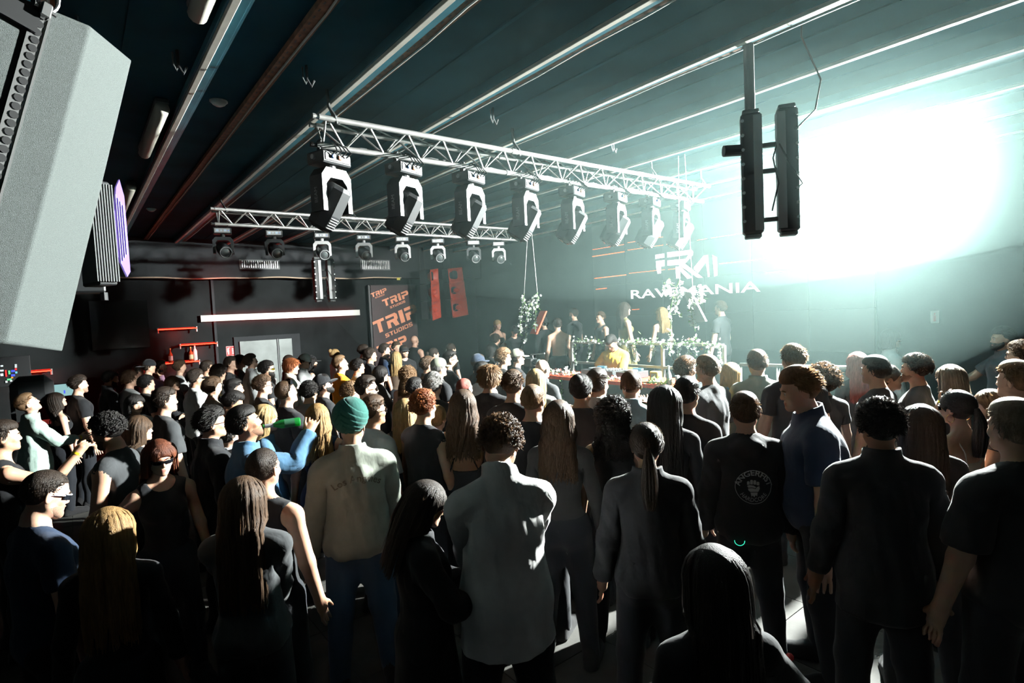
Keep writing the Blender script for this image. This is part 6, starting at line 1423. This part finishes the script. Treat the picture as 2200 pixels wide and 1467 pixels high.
P_('curly_dark_long',1317,896,4,'woman from behind with long tight dark curls and bare shoulder',S=1.73,f=True,hair='curlylong',hc='black',top='tank',tc='black',hi=True,skin_c='mid')
P_('kiss_man',1477,793,56,'man with brown hair and sunglasses leaning his face to the charcoal t-shirt',S=1.84,hair='tousled',hc='brown',tc='yellow',glasses='square')
P_('charcoal_tee',1516,793,-56,'man in a charcoal t-shirt turned to the left, short brown hair',S=1.90,hair='crop',hc='light',top='tee_loose',tc='charcoal',hi=True,bw=1.05)
P_('black_short',1478,846,22,'man from behind with short black hair and black t-shirt beside the straight black hair',S=1.84,hair='crop',hc='black',tc='black',hi=True)
P_('half_blond',1574,804,40,'woman with half blond shoulder length hair in denim',S=1.73,f=True,hair='bob',hc='gold',top='jacket',tc='denim')
P_('olive_jacket',1626,780,-14,'man from behind in an olive grey jacket with short brown hair',S=1.90,hair='crop',hc='brown',top='jacket',tc='olive_grey',hi=True)
P_('blond_spiky',1702,774,-24,'man with spiky blond hair in a black t-shirt behind the navy polo',S=1.97,hair='quiff',hc='light',tc='black',bw=1.06)
P_('puff',1766,818,-30,'person with a frizzy brown puff of hair behind the navy polo',S=1.73,f=True,hair='afro',hc='brown',top='tee',tc='charcoal')
# --- right
P_('red_hair',1840,782,-28,'woman with faded red hair and dark top at the guard rail',S=1.79,f=True,hair='wavy',hc='pink',top='tee',tc='black')
P_('couple_left',1876,796,-66,'dark haired man in a black t-shirt leaning in to the couple',S=1.86,hair='crop',hc='black',tc='black',skin_c='mid',hi=True)
P_('couple_woman',1914,812,84,'woman in profile kissing the man with greying curls, wristband on her arm',S=1.75,f=True,hair='bun',hc='dark',top='tank',tc='charcoal',skin_c='mid',pose=dict(hR=(.26,.36,1.50),cR=30,pR=(.4,-.1,-1)),bracelet='R')
P_('couple_right',1962,792,-84,'man with short curly greying hair and black t-shirt kissing the woman',S=1.84,hair='curly',hc='dark',tc='charcoal',beard=1,skin_c='mid',hi=True)
P_('long_black_man',1918,728,76,'man with chin length black hair and sunglasses in a white shirt',X=8.9,hair='bob',hc='black',top='shirt',tc='white',glasses='wrap',skin_c='mid')
P_('blond_glasses',2036,812,-56,'woman with sleek ash blond hair and glasses',S=1.73,f=True,hair='long',hc='ash',top='tank',tc='black',glasses='round',gl='clear')
P_('polo_lean',2150,728,-112,'man in a dark polo resting his forearm on the rail at the right',X=8.7,hair='quiff',hc='black',top='polo',tc='charcoal',beard=2,skin_c='mid',pose=dict(hR=(.22,.42,1.14),cR=30,pR=(.8,-.2,-.8)))
P_('curly_shades',2188,762,-80,'man with curly hair and sunglasses cut by the right edge',S=1.88,hair='curly',hc='brown',tc='black',glasses='square')
P_('blond_right',2176,818,-64,'man with light brown hair behind the greying man at the right edge',S=1.88,hair='quiff',hc='light',tc='black',bw=1.05)
P_('hoop',2050,876,-58,'woman with sleek black hair, hoop earring and tied straps on her bare back',S=1.73,f=True,hair='pony',hc='black',top='cami',tc='beige',glasses='wrap',skin_c='mid',hi=True)
P_('hidden_long',2120,868,-100,'woman with long light brown hair half hidden at the right',S=1.62,f=True,hair='long',hc='light',top='tee',tc='black')
P_('brown_sleek',1978,912,-8,'woman from behind with sleek long dark brown hair next to the black collared shirt',S=1.73,f=True,hair='xlong',hc='dark',top='long',tc='black',hi=True)
# --- stage
def stage_person(key, u, v, X, fz, face, label, **kw):
    P_(key,u,v,face,label,X=X,fz=fz,group='people on the stage',**kw)
stage_person('performer',1312,738,6.72,.22,-150,'performer in a yellow and white t-shirt bending over the decks',hair='slick',hc='black',top='tee_loose',tc='yellow',skin_c='tan',head=(28,0,0),neck=(10,0,0),spine=(8,0,0),arms='mix',beard=1,hi=True)
stage_person('bra',1070,698,7.9,.50,150,'woman in a black bra top standing on the lower stage deck',f=True,hair='pony',hc='blond',top='bra',tc='black',arms='clasp')
stage_person('dark_stage',1106,712,7.6,.50,160,'person in black with a dark cap beside the red swing board',hair='crop',hc='black',top='long',tc='black',cap='black',arms='clasp',head=(18,0,0))
stage_person('camo_pants',1168,694,7.9,.50,-40,'dark dressed person in camouflage trousers beside the shirtless man',hair='crop',hc='black',top='long',tc='black',lc='camo')
stage_person('shirtless',1197,697,7.55,.50,-18,'shirtless man from behind in black trousers',hair='crop',hc='dark',top=None,skin_c='fair')
stage_person('stage_beard',1231,675,8.0,.72,-58,'bearded man in a black t-shirt behind the railing',hair='fade',hc='dark',tc='black',beard=2,bw=1.05)
stage_person('stage_tank',1289,682,7.9,.72,-120,'man in a dark tank top behind the railing',hair='crop',hc='brown',top='tank',tc='black')
stage_person('sequin',1344,664,7.75,.72,66,'woman in a glittering dark dress standing at the railing',f=True,hair='long',hc='dark',top='dress',tc='sequin',leg=None)
stage_person('stage_pale',1420,674,8.2,.72,-40,'pale haired woman in the haze behind the railing',f=True,hair='long',hc='blond',top='cami',tc='black')
stage_person('stage_haze',1546,662,8.4,.72,-60,'faint figure in thick haze right of the pale swing board',hair='crop',hc='brown',tc='charcoal')
P_('filmer',1060,752,62,'person with a dark fringe at the foot of the stage',S=1.8,f=True,hair='bob',hc='black',tc='black')
P_('filmer2',1066,731,50,'dark haired person behind the dark fringe at the stage',S=1.92,hair='curly',hc='dark',tc='black')
# ------------------------------------------------------------------ things worn, printed and held
def on_back(info, V, F, name, mt, lift=.004, side=-1):
    """lay a flat drawing (x, z in rest metres) on the back (side -1) or chest (+1) of the top"""
    Vg, Fg, Wg = garm_data(info['top'], info['f'], True); 
    from mathutils.bvhtree import BVHTree
    Vw = widen(Vg, info['bw'], info['belly']); bv = BVHTree.FromPolygons([tuple(v) for v in Vw.tolist()], [tuple(f) for f in Fg.tolist()])
    out = []; src = []
    for x, z in V:
        h = bv.ray_cast(Vector((x,side*.6,z)), Vector((0,-side,0)))
        y = h[0].y if h[0] is not None else side*.13
        out.append((x,y+side*lift,z))
    out = np.array(out); P = skin(out, weights(out/np.array([info['bw'],1,1])), info['M'])
    return ob(name, mesh_from(name, P, F, True), mt, info['root'])
def grid_refine(V, F, n=1):
    bm = bmesh.new(); vs_ = [bm.verts.new((v[0],0,v[1])) for v in V]
    for f in F:
        try: bm.faces.new([vs_[i] for i in f])
        except ValueError: pass
    bmesh.ops.triangulate(bm, faces=bm.faces[:])
    for _ in range(n): bmesh.ops.subdivide_edges(bm, edges=[e for e in bm.edges if e.calc_length() > .009], cuts=1)
    bmesh.ops.triangulate(bm, faces=bm.faces[:])
    bm.verts.index_update(); V2 = np.array([(v.co.x,v.co.z) for v in bm.verts]); F2 = [[v.index for v in f.verts] for f in bm.faces]; bm.free(); return V2, F2
def arc_text(txt, size, R, zc_, flip=False, bold=.0, shear=0.0, spread=1.0):
    """text on an arc, x mirrored for a back print"""
    V, F = text_mesh(txt, size, 0, shear, bold); V = np.asarray(V)
    a = V[:,0]*spread/R
    if flip: rr = R-V[:,1]; x = rr*np.sin(a); z = zc_-rr*np.cos(a)
    else: rr = R+V[:,1]; x = rr*np.sin(a); z = zc_+rr*np.cos(a)
    return np.stack([x,z],1), F
ink = mat('print_grey', (.42,.44,.43), rough=.8); inkd = mat('print_olive', (.075,.068,.048), rough=.8); inkw = mat('print_white', (.7,.7,.68), rough=.8)
A_ = PEOPLE['angerfist']; cz = 1.245; cx = .015; Rr = .108
ring = [(cx+Rr*math.cos(t), cz+Rr*math.sin(t)) for t in np.linspace(0,2*math.pi,48,endpoint=False)]; ri2 = [(cx+(Rr-.0035)*math.cos(t), cz+(Rr-.0035)*math.sin(t)) for t in np.linspace(0,2*math.pi,48,endpoint=False)]
on_back(A_, ring+ri2, [[i,(i+1)%48,48+(i+1)%48,48+i] for i in range(48)], 'print_ring', ink)
V, F = arc_text('ANGERFIST', .046, .080, cz-.005, bold=.001); V[:,0] += cx; V, F = grid_refine(V, F); on_back(A_, V, F, 'print_lettering', ink)
V, F = arc_text('HARDCORE', .036, .095, cz+.0, flip=True); V[:,0] += cx; V, F = grid_refine(V, F); on_back(A_, V, F, 'print_lettering', ink)
fist = []
for k_, (fx, fz0, fz1) in enumerate(((-.034,.010,.036),(-.013,.012,.046),(.008,.012,.044),(.028,.008,.034))): fist.append([(fx-.0085,fz0),(fx+.0085,fz0),(fx+.0090,fz1-.006),(fx+.005,fz1),(fx-.005,fz1),(fx-.0090,fz1-.006)])
fist.append([(-.042,.002),(-.030,.007),(.000,.004),(.016,-.006),(.012,-.016),(-.010,-.010),(-.034,-.012)])
fist.append([(-.036,-.017),(-.010,-.015),(.014,-.021),(.021,-.006),(.036,.003),(.040,-.016),(.030,-.040),(-.022,-.042),(-.034,-.030)])
fist.append([(-.020,-.047),(.026,-.045),(.022,-.072),(.012,-.064),(.004,-.080),(-.006,-.066),(-.014,-.076)])
for P in fist:
    P = [(cx+a*.9, cz+.005+b*.9) for a, b in P]; tri = [list(t) for t in mathutils_tess([(a,0,b) for a, b in P])]; V, F = grid_refine(P, tri); on_back(A_, V, F, 'print_fist', ink)
T_ = PEOPLE['turban']; V, F = arc_text('Los Angeles', .056, .24, 1.13, bold=.0008, spread=1.06); V, F = grid_refine(V, F, 4); on_back(T_, V, F, 'print_lettering', inkd, lift=.010)
tm_ = turban_mesh(); o = ob('turban', tm_, FAB('green_turban'), T_['root']); o.matrix_basis = Matrix(T_['M']['head'].tolist())
O_ = PEOPLE['orange']; circ = [(.02+.052*math.cos(t), 1.33+.052*math.sin(t)) for t in np.linspace(0,2*math.pi,20,endpoint=False)]; V, F = grid_refine(circ, [list(range(20))]); on_back(O_, V, F, 'round_print', inkw, side=1)
bars = []
for (a, b, w, h) in ((0,.022,.05,.007),(0,.004,.06,.007),(0,-.016,.05,.007),(-.014,0,.007,.06),(.014,0,.007,.06)): bars.append([(.02+a-w/2,1.33+b-h/2),(.02+a+w/2,1.33+b-h/2),(.02+a+w/2,1.33+b+h/2),(.02+a-w/2,1.33+b+h/2)])
on_back(O_, [q for P in bars for q in P], [[i*4,i*4+1,i*4+2,i*4+3] for i in range(5)], 'round_print_mark', mat('print_black', (.02,.02,.02)), lift=.006, side=1)
J_ = PEOPLE['jersey']
for k in range(2): on_back(J_, [(-.10,1.30-k*.035),(.10,1.30-k*.035),(.10,1.32-k*.035),(-.10,1.32-k*.035)], [[0,1,2,3]], 'jersey_print', mat('print_red', (.7,.12,.08), rough=.7), side=1)
W_ = PEOPLE['white_tee']; V, F = text_mesh('SW', .07); V, F = grid_refine([(v[0]-.03,v[1]+1.33) for v in V], F); on_back(W_, V, F, 'chest_print', mat('print_black', (.02,.02,.02)), side=1)
B_ = PEOPLE['bandana']; V, F = text_mesh('DOWN', .05); V, F = grid_refine([(v[0],v[1]+1.36) for v in V], F); on_back(B_, V, F, 'print_lettering', inkw); on_back(B_, [(-.06,1.22),(.06,1.22),(.06,1.31),(-.06,1.31)], [[0,1,2,3]], 'back_print', ink)
Y_ = PEOPLE['lanyard']
for k in range(3): on_back(Y_, [(.06,1.31-k*.022),(.12,1.31-k*.022),(.12,1.322-k*.022),(.06,1.322-k*.022)], [[0,1,2,3]], 'pocket_print', inkw, side=1)
on_back(Y_, [(.045,1.10),(.060,1.10),(.060,1.46),(.045,1.46),(.045,1.28),(.060,1.28)], [[0,1,5,4],[4,5,2,3]], 'lanyard_strap', mat('strap_black', (.01,.01,.01)), side=1)
def held(key, hand, name, label, cat, build, off=(.10,.0,.035)):
    """a thing in the closed hand; build(root) draws it in metres, local z along the thumb side"""
    I = PEOPLE[key]; sg = 1 if hand == 'R' else -1; m = np.array([sg,1,1]); nrm_ = np.cross(AD, [0,1,0])
    w = lambda p: I['world'](p, 'ha'+hand); c = (WR+AD*off[0]+np.array([0,1,0])*off[1]+nrm_*off[2])*m
    o_ = w(c); zx = w(c+np.array([0,.1,0]))-o_; xx = w(c+AD*m*.1)-o_; zx /= np.linalg.norm(zx); xx -= zx*(xx@zx); xx /= np.linalg.norm(xx); yy = np.cross(zx, xx)
    r = empty(name, o_); r.rotation_euler = Matrix(M3((xx,yy,zx)).tolist()).to_euler(); tag(r, label, cat); build(r); return r
def free_thing(name, loc, label, cat, build, zdir=(0,0,1)):
    r = empty(name, loc); r.rotation_euler = Vector(zdir).to_track_quat('Z','Y').to_euler(); tag(r, label, cat); build(r); return r
greeng = mat('green_glass', (.02,.22,.05), rough=.08, spec=.9, trans=((.05,.6,.12), .4))
def bt(r):
    MB().lathe([(.001,-.10),(.030,-.10),(.032,-.09),(.032,.03),(.014,.085),(.0125,.145),(.015,.148),(.015,.155),(.001,.155)], n=16).build('glass', greeng, r, smooth=True); MB().lathe([(.0152,.085),(.0138,.14)], n=16, cap=False).build('foil', mat('foil_silver', (.6,.6,.6), rough=.4, metal=.6), r, smooth=True); MB().lathe([(.0325,-.06),(.0325,.01)], n=16, cap=False).build('paper_label', mat('label_dark', (.03,.12,.06), rough=.5), r, smooth=True)
D_ = PEOPLE['drinker']; mouth = D_['world']((0,.112,1.6195),'head'); hand = D_['world'](WR+AD*.09+np.array([0,.0,0])+np.cross(AD,[0,1,0])*.03,'haR'); dz_ = mouth-hand; dz_ = dz_/np.linalg.norm(dz_)
free_thing('beer_bottle', mouth-dz_*.150, 'green glass bottle held to the mouth of the man in the denim jacket', 'bottle', bt, dz_)
def phone(r): MB().box((0,0,0), (.072,.009,.150), bev=.004).build('case', blackm, r); MB().box((0,-.0055,0), (.064,.002,.138)).build('display', mat('phone_glass', (.02,.02,.025), rough=.08, emit=((.3,.4,.45), .25)), r)
for key, lab in (('phone_woman','dark phone held by the woman with the bowed head'),('mesh_girl','phone held by the woman with the dark bob'),('navy_cap','phone lifted by the person in the navy cap')):
    I = PEOPLE[key]; c = (I['world'](WR+AD*.10+np.cross(AD,[0,1,0])*.03,'haR')+I['world']((WR+AD*.10+np.cross(AD,[0,1,0])*.03)*[-1,1,1],'haL'))/2; r = free_thing('mobile_phone', c, lab, 'phone', phone); r.rotation_euler = (math.radians(-40 if key != 'navy_cap' else 0),0,I['r'])
def cupb(r): MB().lathe([(.001,-.05),(.028,-.05),(.038,.06),(.036,.06),(.027,-.045)], n=14, cap=False).build('wall', mat('cup_dark', (.03,.03,.03), rough=.4), r, smooth=True); MB().cyl((0,0,-.04),(0,0,.045),.030,12).build('drink', mat('drink_dark', (.08,.04,.02), rough=.1), r)
held('cap_pink','R','cup','dark cup held at the chin of the man in the black cap','cup',cupb); held('glasses_short','R','cup','cup in the hand of the man with short black hair and glasses','cup',cupb)
def lolly(r): MB().lathe([(.001,-.016),(.012,-.011),(.016,0),(.012,.011),(.001,.016)], c=(0,0,.11), n=14).build('candy', mat('candy_red', (.75,.10,.10), rough=.2), r, smooth=True); MB().cyl((0,0,-.03),(0,0,.10),.0025,6).build('stick', whitep, r)
I = PEOPLE['dark_front']; c = I['world'](WR+AD*.10+np.cross(AD,[0,1,0])*.02,'haR'); t_ = CAM+ray(1722,1407)*np.linalg.norm(c-CAM)/np.linalg.norm(ray(1722,1407)); dd = t_-c; dd /= np.linalg.norm(dd)
free_thing('lollipop', c, 'small red lollipop held up at the bottom of the picture', 'lollipop', lolly, dd)
# glowing ring on the hoodie man's belt
gr = MB(); gr.tube([(-.075+.030*math.cos(t),-.165,.90+.030*math.sin(t)) for t in np.linspace(math.pi*.98,math.pi*2.02,14)], .0022, 6); gr.build('glow_ring', emat('glow_green', (.05,.9,.55), 1.2), A_['root'])

# small jewellery
Hh = PEOPLE['hoop']
for sg in (1,-1):
    mb = MB().tube([(sg*.079,-.004+.026*math.sin(t),1.622+.026*math.cos(t)) for t in np.linspace(0,2*math.pi,20,endpoint=False)], .0022, 6, closed=True); o = mb.build('hoop_earring', mat('gold', (.6,.42,.15), rough=.25, metal=.9), Hh['root'], smooth=True); o.matrix_basis = Matrix(Hh['M']['head'].tolist())
Sv = PEOPLE['shaved']; pc = np.array([(.072*math.cos(t), -.012+.070*math.sin(t), 1.508-.035*max(0,math.sin(t))) for t in np.linspace(0,2*math.pi,28,endpoint=False)]); pc = skin(pc, weights(pc), Sv['M'])
MB().tube(list(pc), .0022, 5, closed=True).build('neck_chain', mat('silver', (.6,.6,.6), rough=.3, metal=.9), Sv['root'])
# video camera on a stand at the foot of the stage
pv_ = on(1137,778,0,5.7); vc = empty('video_camera', (5.7,pv_[1],0)); tag(vc, 'black video camera on a stand left of the booth table', 'camera'); zc0 = pv_[2]
bd = MB().box((0,0,zc0), (.14,.24,.13), bev=.012).build('body', blackm, vc); MB().cyl((0,-.12,zc0+.01),(0,-.24,zc0+.01),.045,16,.05).build('lens', glassm, bd); MB().tube([(0,.10,zc0+.06),(0,.08,zc0+.11),(0,-.09,zc0+.11),(0,-.10,zc0+.06)], .010, 6).build('handle', blackm, bd); MB().tube([(0,-.05,zc0+.12),(.02,-.36,zc0+.15)], .010, 8).build('microphone', alum, bd)
MB().cyl((0,0,.45),(0,0,zc0-.06),.022,10).build('column', blackm, vc)
for k in range(3): a_ = k*2.094; MB().cyl((0,0,.75),(.28*math.cos(a_),.28*math.sin(a_),.0),.014,8).build('leg', blackm, vc)
# ------------------------------------------------------------------ haze
def volume(name, dens, col, g):
    m = bpy.data.materials.new(name); m.use_nodes = True; nt = m.node_tree; nt.nodes.clear(); v = nt.nodes.new('ShaderNodeVolumeScatter'); v.inputs['Color'].default_value = (*col,1); v.inputs['Density'].default_value = dens; v.inputs['Anisotropy'].default_value = g
    o = nt.nodes.new('ShaderNodeOutputMaterial'); nt.links.new(v.outputs[0], o.inputs['Volume']); return m
HZC = (.57,.84,.80)
def cloud(c, r, dens, label, g=.3):
    n, m = 32, 18; V = [(r[0]*math.sin(math.pi*i/m)*math.cos(2*math.pi*j/n), r[1]*math.sin(math.pi*i/m)*math.sin(2*math.pi*j/n), r[2]*math.cos(math.pi*i/m)) for i in range(m+1) for j in range(n)]
    V = np.array(V)+np.asarray(c); V[:,0] = np.clip(V[:,0], XL+.05, XW-.02); V[:,1] = np.clip(V[:,1], YF+.05, YW-.02); V[:,2] = np.clip(V[:,2], .02, ZC-.02)
    F = [[i*n+j,(i+1)*n+j,(i+1)*n+(j+1)%n,i*n+(j+1)%n] for i in range(m) for j in range(n)]
    o = MB().add(V,F).build('smoke', volume('smoke', dens, HZC, g)); tag(o, label, 'haze', kind='stuff')
cloud((6.0,4.7,4.25), (4.6,6.8,1.75), .0066, 'smoke drifting just under the ceiling')
cloud((6.5,6.0,3.3), (4.0,5.8,2.5), .0088, 'looser smoke between the ceiling and the crowd')
cloud((9.4,4.2,2.0), (2.7,6.6,2.8), .0054, 'thick smoke hanging over the stage')
cloud((8.40,2.25,3.85), (1.8,2.0,1.1), .014, 'dense smoke glowing round the bright stage lamp')
